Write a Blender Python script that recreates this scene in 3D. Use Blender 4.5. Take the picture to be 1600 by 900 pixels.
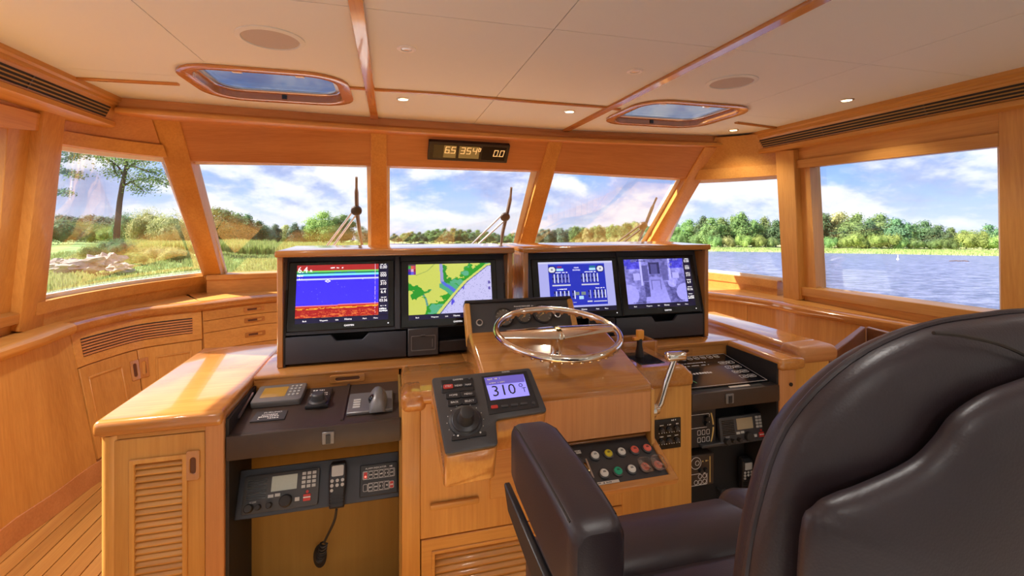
import bpy, bmesh, math, random
from mathutils import Vector, Matrix, noise
C = bpy.context
D = bpy.data
SC = C.scene
COL = SC.collection
for _o in list(D.objects):
    D.objects.remove(_o)
V = Vector
PI = math.pi
# ------------------------------------------------------------------ camera
HZ = 1.42                       # eye height above the cabin sole
FPX, CX, CY = 720.0, 800.0, 345.0
PSI = math.radians(14.71)       # camera turned to starboard; +Y is the bow, +X starboard
SP, CP = math.sin(PSI), math.cos(PSI)
cam_d = D.cameras.new('camera')
cam_d.sensor_width = 36.0
cam_d.lens = 36.0 * FPX / 1600.0
cam_d.shift_y = -(450.0 - CY) / 1600.0
cam_d.clip_start = 0.02
cam_d.clip_end = 6000
cam = D.objects.new('camera', cam_d)
COL.objects.link(cam)
cam.location = (0, 0, HZ)
cam.rotation_euler = (PI / 2, 0, -PSI)
SC.camera = cam
SC.view_settings.view_transform = 'Standard'
SC.view_settings.look = 'None'
SC.view_settings.gamma = 1.0
SC.view_settings.use_curve_mapping = False
SC.view_settings.exposure = 1.10
SC.cycles.max_bounces = 14
SC.cycles.transparent_max_bounces = 24
SC.cycles.caustics_reflective = False
SC.cycles.caustics_refractive = False
SC.cycles.sample_clamp_indirect = 6.0
SC.cycles.use_denoising = True
# the boat rides a little bow up: the water plane is tilted against the cabin
GP, GQ, HW = -0.0203, -0.0417, 4.0


# ------------------------------------------------------------------ world
def nn(nt, t, **kw):
    n = nt.nodes.new(t)
    for k, v in kw.items():
        if k in n.inputs.keys():
            n.inputs[k].default_value = v
        else:
            setattr(n, k, v)
    return n


def ramp(nt, stops, interp='LINEAR'):
    n = nt.nodes.new('ShaderNodeValToRGB')
    cr = n.color_ramp
    cr.interpolation = interp
    while len(cr.elements) < len(stops):
        cr.elements.new(0.5)
    for e, (p, c) in zip(cr.elements, stops):
        e.position = p
        e.color = (c[0], c[1], c[2], 1) if len(c) == 3 else c
    return n


def math_n(nt, op, a, b=None, c=None, clamp=False):
    n = nt.nodes.new('ShaderNodeMath')
    n.operation = op
    n.use_clamp = clamp
    for i, x in enumerate((a, b, c)):
        if x is None:
            continue
        if isinstance(x, (int, float)):
            n.inputs[i].default_value = x
        else:
            nt.links.new(x, n.inputs[i])
    return n.outputs[0]


def mixc(nt, fac, a, b, mode='MIX'):
    n = nt.nodes.new('ShaderNodeMix')
    n.data_type = 'RGBA'
    n.blend_type = mode
    for i, x in ((0, fac), (6, a), (7, b)):
        if isinstance(x, (int, float)):
            n.inputs[i].default_value = x
        elif isinstance(x, tuple):
            n.inputs[i].default_value = (x[0], x[1], x[2], 1)
        else:
            nt.links.new(x, n.inputs[i])
    return n.outputs[2]


def srgb(r, g, b):
    f = lambda x: (x / 255 / 12.92) if x / 255 <= 0.04045 else ((x / 255 + 0.055) / 1.055) ** 2.4
    return (f(r), f(g), f(b))


SKY_STRENGTH = 0.61
w = D.worlds.new('sky')
SC.world = w
w.use_nodes = True
nt = w.node_tree
nt.nodes.clear()
L = nt.links.new
tc = nn(nt, 'ShaderNodeTexCoord')
sep = nn(nt, 'ShaderNodeSeparateXYZ')
L(tc.outputs['Generated'], sep.inputs[0])
# elevation above the (slightly tilted) sea horizon
el = math_n(nt, 'ADD', sep.outputs['Z'], math_n(nt, 'ADD', math_n(nt, 'MULTIPLY', sep.outputs['X'], -GP), math_n(nt, 'MULTIPLY', sep.outputs['Y'], -GQ)))
elc = math_n(nt, 'MAXIMUM', el, 0.0)
den = math_n(nt, 'ADD', elc, 0.40)
comb = nn(nt, 'ShaderNodeCombineXYZ')
L(math_n(nt, 'DIVIDE', sep.outputs['X'], den), comb.inputs[0])
L(math_n(nt, 'DIVIDE', sep.outputs['Y'], den), comb.inputs[1])
mp = nn(nt, 'ShaderNodeMapping')
mp.inputs['Location'].default_value = (3.1, 1.7, 0.4)
mp.inputs['Rotation'].default_value = (0, 0, 0.35)
L(comb.outputs[0], mp.inputs[0])
n1 = nn(nt, 'ShaderNodeTexNoise', Scale=2.3, Detail=9.0, Roughness=0.58, Distortion=0.15)
L(mp.outputs[0], n1.inputs['Vector'])
n2 = nn(nt, 'ShaderNodeTexNoise', Scale=5.0, Detail=7.0, Roughness=0.6, Distortion=0.1)
L(mp.outputs[0], n2.inputs['Vector'])
cl = math_n(nt, 'ADD', math_n(nt, 'MULTIPLY', n1.outputs[0], 0.72), math_n(nt, 'MULTIPLY', n2.outputs[0], 0.28))
cover = ramp(nt, [(0.415, (0, 0, 0)), (0.50, (.8, .8, .8)), (0.60, (1, 1, 1))])
L(cl, cover.inputs[0])
blue = ramp(nt, [(0.0, srgb(196, 214, 248)), (0.10, srgb(150, 188, 245)), (0.35, srgb(92, 146, 232)), (1.0, srgb(50, 100, 200))])
L(elc, blue.inputs[0])
shade = ramp(nt, [(0.40, srgb(255, 254, 255)), (0.50, srgb(236, 238, 250)), (0.62, srgb(176, 188, 226)), (0.75, srgb(142, 156, 204))])
mp2 = nn(nt, 'ShaderNodeMapping')
mp2.inputs['Location'].default_value = (7.3, 0.2, 2.0)
L(mp.outputs[0], mp2.inputs[0])
n3 = nn(nt, 'ShaderNodeTexNoise', Scale=1.7, Detail=6.0, Roughness=0.55)
L(mp2.outputs[0], n3.inputs['Vector'])
# sunlit tops, grey undersides: compare the cloud density with that a little higher up
den2 = math_n(nt, 'ADD', elc, 0.425)
comb2 = nn(nt, 'ShaderNodeCombineXYZ')
L(math_n(nt, 'DIVIDE', sep.outputs['X'], den2), comb2.inputs[0])
L(math_n(nt, 'DIVIDE', sep.outputs['Y'], den2), comb2.inputs[1])
mp3 = nn(nt, 'ShaderNodeMapping')
mp3.inputs['Location'].default_value = (3.1, 1.7, 0.4)
mp3.inputs['Rotation'].default_value = (0, 0, 0.35)
L(comb2.outputs[0], mp3.inputs[0])
n4 = nn(nt, 'ShaderNodeTexNoise', Scale=2.3, Detail=6.0, Roughness=0.55, Distortion=0.15)
L(mp3.outputs[0], n4.inputs['Vector'])
sh_ = math_n(nt, 'MULTIPLY_ADD', math_n(nt, 'SUBTRACT', n4.outputs[0], n1.outputs[0]), 1.3, n3.outputs[0])
L(sh_, shade.inputs[0])
skyc = mixc(nt, cover.outputs[0], blue.outputs[0], shade.outputs[0])
haze = ramp(nt, [(0.0, (.75, .75, .75)), (0.05, (.35, .35, .35)), (0.14, (0, 0, 0))])
L(elc, haze.inputs[0])
skyc = mixc(nt, haze.outputs[0], skyc, srgb(226, 232, 250))
bg = nn(nt, 'ShaderNodeBackground')
bg.inputs['Strength'].default_value = SKY_STRENGTH
L(skyc, bg.inputs[0])
L(bg.outputs[0], nn(nt, 'ShaderNodeOutputWorld').inputs[0])
# ------------------------------------------------------------------ sun (high on the port side)
sun_d = D.lights.new('sun', 'SUN')
sun_d.energy = 7.5
sun_d.angle = math.radians(0.6)
sun_d.color = (1.0, 0.90, 0.74)
sun = D.objects.new('sun', sun_d)
COL.objects.link(sun)
SUN_DIR = V((-0.80, 0.22, 0.64)).normalized()     # towards the sun
sun.rotation_euler = SUN_DIR.to_track_quat('Z', 'Y').to_euler()
sun.location = (-6, 2, 8)


# ------------------------------------------------------------------ rays
def ray(u, v):
    a, b = (u - CX) / FPX, (CY - v) / FPX
    return V((SP + a * CP, CP - a * SP, b))


CAM = V((0, 0, HZ))


def pz(u, v, z):
    r = ray(u, v)
    return CAM + r * ((z - HZ) / r.z)


def py(u, v, y):
    r = ray(u, v)
    return CAM + r * (y / r.y)


def px(u, v, x):
    r = ray(u, v)
    return CAM + r * (x / r.x)


def pt(u, v, t):
    return CAM + ray(u, v) * t


def pn(u, v, p0, n):
    r = ray(u, v)
    return CAM + r * ((p0 - CAM).dot(n) / r.dot(n))


# ------------------------------------------------------------------ materials
MATS = {}


def new_mat(name):
    m = D.materials.new(name)
    m.use_nodes = True
    nt = m.node_tree
    nt.nodes.clear()
    out = nn(nt, 'ShaderNodeOutputMaterial')
    b = nn(nt, 'ShaderNodeBsdfPrincipled')
    nt.links.new(b.outputs[0], out.inputs[0])
    MATS[name] = m
    return m, nt, b, out


def plain(name, col, rough=0.5, metal=0.0, coat=0.0, bump=0.0, bscale=200.0, var=0.06, spec=0.5):
    m, nt, b, out = new_mat(name)
    tc = nn(nt, 'ShaderNodeTexCoord')
    n = nn(nt, 'ShaderNodeTexNoise', Scale=bscale, Detail=3.0)
    nt.links.new(tc.outputs['Object'], n.inputs['Vector'])
    c = mixc(nt, n.outputs[0], tuple(x * (1 - var) for x in col), tuple(min(1, x * (1 + var)) for x in col))
    nt.links.new(c, b.inputs['Base Color'])
    b.inputs['Roughness'].default_value = rough
    b.inputs['Metallic'].default_value = metal
    b.inputs['Coat Weight'].default_value = coat
    b.inputs['Coat Roughness'].default_value = 0.08
    b.inputs['Specular IOR Level'].default_value = spec
    if bump:
        bp = nn(nt, 'ShaderNodeBump', Strength=bump, Distance=0.002)
        nt.links.new(n.outputs[0], bp.inputs['Height'])
        nt.links.new(bp.outputs[0], b.inputs['Normal'])
    return m


def wood(name, axis, col, dark, rough=0.40, coat=0.12, contrast=1.0, fine=90.0):
    """Varnished timber: grain runs along AXIS (0, 1, 2) of the object."""
    m, nt, b, out = new_mat(name)
    tc = nn(nt, 'ShaderNodeTexCoord')
    oi = nn(nt, 'ShaderNodeObjectInfo')
    mp = nn(nt, 'ShaderNodeMapping')
    s = [1.0, 1.0, 1.0]
    s[axis] = 0.035
    mp.inputs['Scale'].default_value = s
    off = nn(nt, 'ShaderNodeVectorMath', operation='SCALE')
    off.inputs[0].default_value = (17.3, 9.1, 23.7)
    nt.links.new(oi.outputs['Random'], off.inputs['Scale'])
    add = nn(nt, 'ShaderNodeVectorMath', operation='ADD')
    nt.links.new(tc.outputs['Object'], add.inputs[0])
    nt.links.new(off.outputs[0], add.inputs[1])
    nt.links.new(add.outputs[0], mp.inputs[0])
    f1 = nn(nt, 'ShaderNodeTexNoise', Scale=fine, Detail=5.0, Roughness=0.65)
    f2 = nn(nt, 'ShaderNodeTexNoise', Scale=9.0, Detail=3.0, Roughness=0.5, Distortion=0.3)
    nt.links.new(mp.outputs[0], f1.inputs['Vector'])
    nt.links.new(mp.outputs[0], f2.inputs['Vector'])
    g = math_n(nt, 'ADD', math_n(nt, 'MULTIPLY', f1.outputs[0], 0.55), math_n(nt, 'MULTIPLY', f2.outputs[0], 0.45))
    r = ramp(nt, [(0.5 - 0.16 / contrast, dark), (0.5 + 0.12 / contrast, col)])
    nt.links.new(g, r.inputs[0])
    rv = math_n(nt, 'MULTIPLY_ADD', oi.outputs['Random'], 0.16, 0.92)
    hs = nn(nt, 'ShaderNodeHueSaturation')
    nt.links.new(r.outputs[0], hs.inputs['Color'])
    nt.links.new(rv, hs.inputs['Value'])
    nt.links.new(hs.outputs[0], b.inputs['Base Color'])
    b.inputs['Roughness'].default_value = rough
    b.inputs['Coat Weight'].default_value = coat
    b.inputs['Coat Roughness'].default_value = 0.06
    bp = nn(nt, 'ShaderNodeBump', Strength=0.05, Distance=0.001)
    nt.links.new(f1.outputs[0], bp.inputs['Height'])
    nt.links.new(bp.outputs[0], b.inputs['Normal'])
    return m


TEAK, TEAKD = (0.69, 0.350, 0.086), (0.54, 0.240, 0.050)
RED, REDD = (0.63, 0.285, 0.098), (0.50, 0.200, 0.062)
for i, ax in enumerate('xyz'):
    wood('teak_' + ax, i, TEAK, TEAKD)
    wood('mahogany_' + ax, i, RED, REDD)
    wood('varnish_' + ax, i, (0.56, 0.245, 0.062), (0.42, 0.158, 0.035), rough=0.2, coat=1.0)
wood('dark_wood', 0, (0.20, 0.068, 0.022), (0.14, 0.045, 0.014))
wood('sole_y', 1, (0.62, 0.33, 0.085), (0.47, 0.22, 0.05), rough=0.35, coat=0.3)
wood('tan_board', 2, (0.36, 0.205, 0.045), (0.27, 0.15, 0.03), rough=0.6, coat=0.0, contrast=0.7, fine=30)
plain('seam_black', (0.02, 0.012, 0.008), 0.7)
plain('headliner', (0.78, 0.83, 0.84), 0.75, bump=0.08, bscale=600, var=0.03)
plain('headliner_back', (0.40, 0.33, 0.26), 0.9)
plain('white_paint', (0.86, 0.84, 0.84), 0.35)
plain('white_trim', (0.92, 0.91, 0.90), 0.4)
plain('speaker_cloth', (0.54, 0.51, 0.50), 0.85, bump=0.3, bscale=900, var=0.15)
plain('black_plastic', (0.022, 0.021, 0.024), 0.38, var=0.15)
plain('black_gloss', (0.010, 0.010, 0.012), 0.12)
plain('black_matte', (0.016, 0.014, 0.014), 0.65, var=0.2, bscale=60)
plain('fascia', (0.040, 0.042, 0.056), 0.42, var=0.1, bscale=500, bump=0.03)
plain('charcoal', (0.055, 0.052, 0.055), 0.42, var=0.1, bscale=400)
plain('pewter', (0.20, 0.19, 0.19), 0.36, metal=0.25)
plain('brown_board', (0.050, 0.032, 0.024), 0.45, var=0.15, bscale=40)
plain('chrome', (0.86, 0.80, 0.72), 0.10, metal=1.0, var=0.02)
plain('steel', (0.62, 0.60, 0.58), 0.28, metal=1.0)
plain('brass', (0.70, 0.52, 0.24), 0.25, metal=1.0)
plain('letter_white', (0.80, 0.78, 0.76), 0.5)
plain('letter_gold', (0.75, 0.55, 0.18), 0.5)
plain('letter_dark', (0.03, 0.03, 0.035), 0.5)
plain('letter_green', (0.15, 0.55, 0.2), 0.5)
plain('key_grey', (0.55, 0.54, 0.52), 0.45)
plain('key_red', (0.55, 0.04, 0.03), 0.4)
plain('key_coral', (0.85, 0.16, 0.11), 0.4)
plain('key_green', (0.02, 0.42, 0.24), 0.4)
plain('key_yellow', (0.72, 0.58, 0.04), 0.4)
plain('key_white', (0.80, 0.78, 0.72), 0.4)
plain('orange_plastic', (0.90, 0.38, 0.05), 0.4)
plain('recess_brown', (0.13, 0.045, 0.016), 0.5)
plain('paper', (0.72, 0.66, 0.58), 0.7)
plain('rubber', (0.025, 0.022, 0.022), 0.6)
plain('lcd_amber', (0.44, 0.25, 0.05), 0.25)
plain('lcd_grey', (0.44, 0.46, 0.38), 0.25)
plain('lcd_tan', (0.42, 0.34, 0.22), 0.25)
plain('gauge_face', (0.16, 0.145, 0.12), 0.3)
plain('bark', (0.10, 0.065, 0.055), 0.9, var=0.4, bscale=8, bump=0.5)
plain('deck_white', (0.80, 0.79, 0.76), 0.6)
plain('rock', (0.46, 0.40, 0.36), 0.85, var=0.45, bscale=2.2, bump=0.6)


def leather():
    m, nt, b, out = new_mat('leather')
    tc = nn(nt, 'ShaderNodeTexCoord')
    v = nn(nt, 'ShaderNodeTexVoronoi', Scale=420.0)
    n = nn(nt, 'ShaderNodeTexNoise', Scale=9.0, Detail=4.0)
    nt.links.new(tc.outputs['Object'], v.inputs['Vector'])
    nt.links.new(tc.outputs['Object'], n.inputs['Vector'])
    c = mixc(nt, n.outputs[0], (0.024, 0.0155, 0.019), (0.040, 0.027, 0.032))
    nt.links.new(c, b.inputs['Base Color'])
    b.inputs['Roughness'].default_value = 0.40
    b.inputs['Specular IOR Level'].default_value = 0.5
    h = math_n(nt, 'ADD', math_n(nt, 'MULTIPLY', v.outputs['Distance'], 0.25), math_n(nt, 'MULTIPLY', n.outputs[0], 1.6))
    bp = nn(nt, 'ShaderNodeBump', Strength=0.12, Distance=0.003)
    nt.links.new(h, bp.inputs['Height'])
    nt.links.new(bp.outputs[0], b.inputs['Normal'])


leather()


def emis(name, col, strength, base=None):
    m, nt, b, out = new_mat(name)
    b.inputs['Base Color'].default_value = (*(base or col), 1)
    b.inputs['Emission Color'].default_value = (*col, 1)
    b.inputs['Emission Strength'].default_value = strength
    b.inputs['Roughness'].default_value = 0.3


emis('lamp_on', (1.0, 0.82, 0.45), 6.0)
emis('letter_screen', (0.95, 0.95, 1.0), 0.55)
emis('letter_red', (1.0, 0.2, 0.2), 0.6)
emis('led_digit', (1.0, 0.68, 0.27), 0.26)
emis('lcd_glow', (0.42, 0.24, 0.06), 0.20, (0.10, 0.06, 0.02))
emis('violet_screen', (0.24, 0.22, 0.80), 0.50)
emis('violet_dark', (0.10, 0.08, 0.36), 0.45)
emis('screen_dark', (0.010, 0.008, 0.05), 0.2)
emis('led_red', (1.0, 0.15, 0.10), 1.2)


def painted_screen():
    m, nt, b, out = new_mat('painted_screen')
    at = nn(nt, 'ShaderNodeAttribute', attribute_name='Col')
    nt.links.new(at.outputs['Color'], b.inputs['Emission Color'])
    b.inputs['Base Color'].default_value = (0.01, 0.01, 0.012, 1)
    b.inputs['Emission Strength'].default_value = 0.50
    b.inputs['Roughness'].default_value = 0.25


painted_screen()


def glass(name, tint=(1, 1, 1), refl=0.55):
    m, nt, b, out = new_mat(name)
    nt.nodes.remove(b)
    tr = nn(nt, 'ShaderNodeBsdfTransparent')
    tr.inputs[0].default_value = (*tint, 1)
    gl = nn(nt, 'ShaderNodeBsdfGlossy')
    gl.inputs['Roughness'].default_value = 0.02
    fr = nn(nt, 'ShaderNodeFresnel', IOR=1.5)
    mx = nn(nt, 'ShaderNodeMixShader')
    nt.links.new(math_n(nt, 'MULTIPLY', fr.outputs[0], refl), mx.inputs[0])
    nt.links.new(tr.outputs[0], mx.inputs[1])
    nt.links.new(gl.outputs[0], mx.inputs[2])
    nt.links.new(mx.outputs[0], out.inputs[0])


glass('pane_glass', (0.98, 0.985, 0.99), 0.28)
glass('clear_plastic', (0.96, 0.95, 0.95), 0.5)
glass('hatch_glass', (0.62, 0.64, 0.67), 0.25)


def foliage(name, dark, mid, light):
    m, nt, b, out = new_mat(name)
    tc = nn(nt, 'ShaderNodeTexCoord')
    oi = nn(nt, 'ShaderNodeObjectInfo')
    n = nn(nt, 'ShaderNodeTexNoise', Scale=0.55, Detail=4.0)
    n2 = nn(nt, 'ShaderNodeTexNoise', Scale=4.0, Detail=2.0)
    nt.links.new(tc.outputs['Object'], n.inputs['Vector'])
    nt.links.new(tc.outputs['Object'], n2.inputs['Vector'])
    g = math_n(nt, 'ADD', math_n(nt, 'MULTIPLY', n.outputs[0], 0.6), math_n(nt, 'MULTIPLY', n2.outputs[0], 0.4))
    r = ramp(nt, [(0.32, dark), (0.5, mid), (0.66, light)])
    nt.links.new(g, r.inputs[0])
    hs = nn(nt, 'ShaderNodeHueSaturation')
    nt.links.new(math_n(nt, 'MULTIPLY_ADD', oi.outputs['Random'], 0.05, 0.475), hs.inputs['Hue'])
    nt.links.new(math_n(nt, 'MULTIPLY_ADD', oi.outputs['Random'], 0.5, 0.75), hs.inputs['Value'])
    nt.links.new(r.outputs[0], hs.inputs['Color'])
    nt.links.new(hs.outputs[0], b.inputs['Base Color'])
    b.inputs['Roughness'].default_value = 0.7
    b.inputs['Specular IOR Level'].default_value = 0.2
    tl = nn(nt, 'ShaderNodeBsdfTranslucent')
    nt.links.new(hs.outputs[0], tl.inputs['Color'])
    mx = nn(nt, 'ShaderNodeMixShader')
    mx.inputs[0].default_value = 0.38
    nt.links.new(b.outputs[0], mx.inputs[1])
    nt.links.new(tl.outputs[0], mx.inputs[2])
    nt.links.new(mx.outputs[0], out.inputs[0])


foliage('leaf_green', (0.09, 0.17, 0.07), (0.21, 0.34, 0.12), (0.38, 0.50, 0.18))
foliage('leaf_deep', (0.06, 0.13, 0.08), (0.14, 0.26, 0.13), (0.25, 0.39, 0.17))
foliage('leaf_pale', (0.24, 0.25, 0.10), (0.42, 0.43, 0.19), (0.62, 0.60, 0.32))
foliage('leaf_lime', (0.17, 0.25, 0.08), (0.33, 0.43, 0.13), (0.50, 0.58, 0.21))
foliage('leaf_far', (0.13, 0.20, 0.16), (0.20, 0.29, 0.21), (0.28, 0.38, 0.25))
foliage('reed', (0.26, 0.42, 0.12), (0.40, 0.56, 0.18), (0.56, 0.66, 0.32))
foliage('marsh', (0.22, 0.32, 0.10), (0.34, 0.43, 0.16), (0.46, 0.50, 0.25))


def ground_mat(name, stops, scale):
    m, nt, b, out = new_mat(name)
    tc = nn(nt, 'ShaderNodeTexCoord')
    n = nn(nt, 'ShaderNodeTexNoise', Scale=scale, Detail=8.0, Roughness=0.65)
    nt.links.new(tc.outputs['Object'], n.inputs['Vector'])
    r = ramp(nt, stops)
    nt.links.new(n.outputs[0], r.inputs[0])
    nt.links.new(r.outputs[0], b.inputs['Base Color'])
    b.inputs['Roughness'].default_value = 0.9
    bp = nn(nt, 'ShaderNodeBump', Strength=0.6, Distance=0.3)
    nt.links.new(n.outputs[0], bp.inputs['Height'])
    nt.links.new(bp.outputs[0], b.inputs['Normal'])


ground_mat('field', [(0.36, (0.13, 0.25, 0.07)), (0.5, (0.23, 0.37, 0.10)), (0.64, (0.35, 0.43, 0.17))], 0.16)
ground_mat('shore', [(0.36, (0.26, 0.34, 0.12)), (0.5, (0.42, 0.46, 0.18)), (0.62, (0.54, 0.52, 0.26))], 0.05)


def water_mat():
    m, nt, b, out = new_mat('river_water')
    tc = nn(nt, 'ShaderNodeTexCoord')
    mp = nn(nt, 'ShaderNodeMapping')
    mp.inputs['Scale'].default_value = (1.0, 1.6, 1.0)
    nt.links.new(tc.outputs['Object'], mp.inputs[0])
    n = nn(nt, 'ShaderNodeTexNoise', Scale=2.0, Detail=6.0, Roughness=0.66)
    n2 = nn(nt, 'ShaderNodeTexNoise', Scale=0.10, Detail=4.0, Roughness=0.6)
    nt.links.new(mp.outputs[0], n.inputs['Vector'])
    nt.links.new(mp.outputs[0], n2.inputs['Vector'])
    h = math_n(nt, 'ADD', n.outputs[0], math_n(nt, 'MULTIPLY', n2.outputs[0], 1.5))
    bp = nn(nt, 'ShaderNodeBump', Strength=1.0, Distance=0.35)
    nt.links.new(h, bp.inputs['Height'])
    nt.links.new(bp.outputs[0], b.inputs['Normal'])
    n3 = nn(nt, 'ShaderNodeTexNoise', Scale=0.55, Detail=7.0, Roughness=0.75)
    nt.links.new(mp.outputs[0], n3.inputs['Vector'])
    rc = ramp(nt, [(0.40, (0.05, 0.07, 0.20)), (0.60, (0.24, 0.27, 0.48))])  # light and dark of the ripples painted into the base colour
    nt.links.new(n3.outputs[0], rc.inputs[0])
    nt.links.new(rc.outputs[0], b.inputs['Base Color'])
    b.inputs['Roughness'].default_value = 0.22
    b.inputs['IOR'].default_value = 1.33


water_mat()


# ------------------------------------------------------------------ mesh helpers
TXT = {}


def text_mesh(s):
    if s not in TXT:
        cu = D.curves.new('t', 'FONT')
        cu.body = s
        cu.size = 1.0
        cu.resolution_u = 2
        cu.fill_mode = 'FRONT'
        o = D.objects.new('t', cu)
        COL.objects.link(o)
        dg = C.evaluated_depsgraph_get()
        me = o.evaluated_get(dg).to_mesh()
        vs = [tuple(v.co) for v in me.vertices]
        fs = [tuple(p.vertices) for p in me.polygons]
        o.evaluated_get(dg).to_mesh_clear()
        D.objects.remove(o)
        D.curves.remove(cu)
        x0 = min((v[0] for v in vs), default=0)
        x1 = max((v[0] for v in vs), default=0)
        y0 = min((v[1] for v in vs), default=0)
        y1 = max((v[1] for v in vs), default=0)
        TXT[s] = (vs, fs, x0, x1, y0, y1)
    return TXT[s]


for _s in ('GARMIN',):
    text_mesh(_s)


class Frame:
    """Local axes on a face: x to the right, y up the face, n out of it."""
    def __init__(s, o, x, y):
        s.o = V(o)
        s.x = V(x).normalized()
        y = V(y)
        s.y = (y - s.x * y.dot(s.x)).normalized()
        s.n = s.x.cross(s.y).normalized()

    def p(s, x, y, h=0.0):
        return s.o + s.x * x + s.y * y + s.n * h


class MB:
    def __init__(s):
        s.v, s.f = [], []

    def add(s, vs, fs):
        b = len(s.v)
        s.v += [V(x) for x in vs]
        s.f += [tuple(i + b for i in f) for f in fs]
        return s

    def hexa(s, a, b):
        """a, b: two quads (4 points each, same order); b lies beyond a."""
        return s.add(list(a) + list(b), [(3, 2, 1, 0), (4, 5, 6, 7), (0, 1, 5, 4), (1, 2, 6, 5), (2, 3, 7, 6), (3, 0, 4, 7)])

    def box(s, x0, x1, y0, y1, z0, z1):
        return s.hexa([(x0, y0, z0), (x1, y0, z0), (x1, y1, z0), (x0, y1, z0)], [(x0, y0, z1), (x1, y0, z1), (x1, y1, z1), (x0, y1, z1)])

    def fbox(s, fr, x0, x1, y0, y1, h0, h1):
        q = [(x0, y0), (x1, y0), (x1, y1), (x0, y1)]
        return s.hexa([fr.p(x, y, h0) for x, y in q], [fr.p(x, y, h1) for x, y in q])

    def prism(s, poly, vec):
        n = len(poly)
        vec = V(vec)
        a = [V(p) for p in poly]
        return s.add(a + [p + vec for p in a], [tuple(range(n - 1, -1, -1)), tuple(range(n, 2 * n))] + [(i, (i + 1) % n, n + (i + 1) % n, n + i) for i in range(n)])

    def fprism(s, fr, pts, h0, h1):
        return s.prism([fr.p(x, y, h0) for x, y in pts], fr.n * (h1 - h0))

    def loft(s, rings, cap=True, close=True):
        n = len(rings[0])
        vs = [p for r in rings for p in r]
        fs = []
        m = n if close else n - 1
        for i in range(len(rings) - 1):
            for j in range(m):
                k = (j + 1) % n
                fs.append((i * n + j, i * n + k, (i + 1) * n + k, (i + 1) * n + j))
        if cap:
            fs.append(tuple(range(n - 1, -1, -1)))
            fs.append(tuple((len(rings) - 1) * n + j for j in range(n)))
        return s.add(vs, fs)

    def tube(s, path, r, n=8, cap=True, closed=False):
        path = [V(p) for p in path]
        rings = []
        up = None
        N = len(path)
        for i, p in enumerate(path):
            if closed:
                t = path[(i + 1) % N] - path[i - 1]
            else:
                t = path[min(i + 1, N - 1)] - path[max(i - 1, 0)]
            t.normalize()
            if up is None:
                up = t.orthogonal().normalized()
            up = (up - t * up.dot(t)).normalized()
            sd = t.cross(up)
            rr = r[i] if isinstance(r, (list, tuple)) else r
            rings.append([p + (up * math.cos(2 * PI * k / n) + sd * math.sin(2 * PI * k / n)) * rr for k in range(n)])
        if closed:
            rings.append(rings[0])
            return s.loft(rings, cap=False)
        return s.loft(rings, cap=cap)

    def lathe(s, c, axis, prof, n=24, cap=True):
        """prof: list of (radius, height along axis)"""
        c, ax = V(c), V(axis).normalized()
        u = ax.orthogonal().normalized()
        w = ax.cross(u)
        return s.loft([[c + ax * h + (u * math.cos(2 * PI * k / n) + w * math.sin(2 * PI * k / n)) * max(r, 1e-5) for k in range(n)] for r, h in prof], cap=cap)

    def fcyl(s, fr, x, y, r, h0, h1, n=16, r2=None):
        return s.lathe(fr.p(x, y), fr.n, [(r, h0), (r if r2 is None else r2, h1)], n)

    def fell(s, fr, x, y, rx, ry, h0, h1, n=24):
        return s.fprism(fr, [(x + rx * math.cos(2 * PI * k / n), y + ry * math.sin(2 * PI * k / n)) for k in range(n)], h0, h1)

    def ball(s, c, r, n=10, m=7):
        c = V(c)
        rx, ry, rz = r if isinstance(r, (tuple, list)) else (r, r, r)
        return s.loft([[c + V((rx * math.sin(PI * i / m) * math.cos(2 * PI * k / n), ry * math.sin(PI * i / m) * math.sin(2 * PI * k / n), -rz * math.cos(PI * i / m))) for k in range(n)] for i in range(m + 1)], cap=False)

    def ftext(s, fr, txt, x, y, size, h=0.0006, align='C', sx=1.0):
        vs, fs, x0, x1, y0, y1 = text_mesh(txt)
        ox = {'C': (x0 + x1) / 2, 'L': x0, 'R': x1}[align]
        return s.add([fr.p(x + (a[0] - ox) * size * sx, y + a[1] * size, h) for a in vs], fs)

    def fring(s, fr, outer, inner, h0, h1):
        """frame between two loops with the same number of points (x, y)"""
        n = len(outer)
        A = [fr.p(x, y, h0) for x, y in outer] + [fr.p(x, y, h0) for x, y in inner]
        B = [fr.p(x, y, h1) for x, y in outer] + [fr.p(x, y, h1) for x, y in inner]
        fs = []
        for i in range(n):
            j = (i + 1) % n
            fs += [(i, n + i, n + j, j), (2 * n + i, 2 * n + j, 3 * n + j, 3 * n + i), (i, j, 2 * n + j, 2 * n + i), (n + i, 3 * n + i, 3 * n + j, n + j)]
        return s.add(A + B, fs)

    def build(s, name, mat, parent=None, bevel=0.0, seg=2, smooth=True, flat=False, soft=False):
        vs = s.v
        lo = V((min(p.x for p in vs), min(p.y for p in vs), min(p.z for p in vs)))
        hi = V((max(p.x for p in vs), max(p.y for p in vs), max(p.z for p in vs)))
        org = V(((lo.x + hi.x) / 2, (lo.y + hi.y) / 2, lo.z))
        bm = bmesh.new()
        bv = [bm.verts.new(p - org) for p in vs]
        for f in s.f:
            try:
                bm.faces.new([bv[i] for i in f])
            except ValueError:
                pass
        if not flat:
            bmesh.ops.remove_doubles(bm, verts=bm.verts, dist=1e-6)
            bmesh.ops.recalc_face_normals(bm, faces=bm.faces)
            if bevel > 0:
                es = [e for e in bm.edges if len(e.link_faces) == 2 and e.calc_face_angle(0) > 0.45]
                bmesh.ops.bevel(bm, geom=es, offset=bevel, segments=seg, profile=0.5, affect='EDGES', clamp_overlap=True)
        me = D.meshes.new(name)
        bm.to_mesh(me)
        bm.free()
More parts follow.
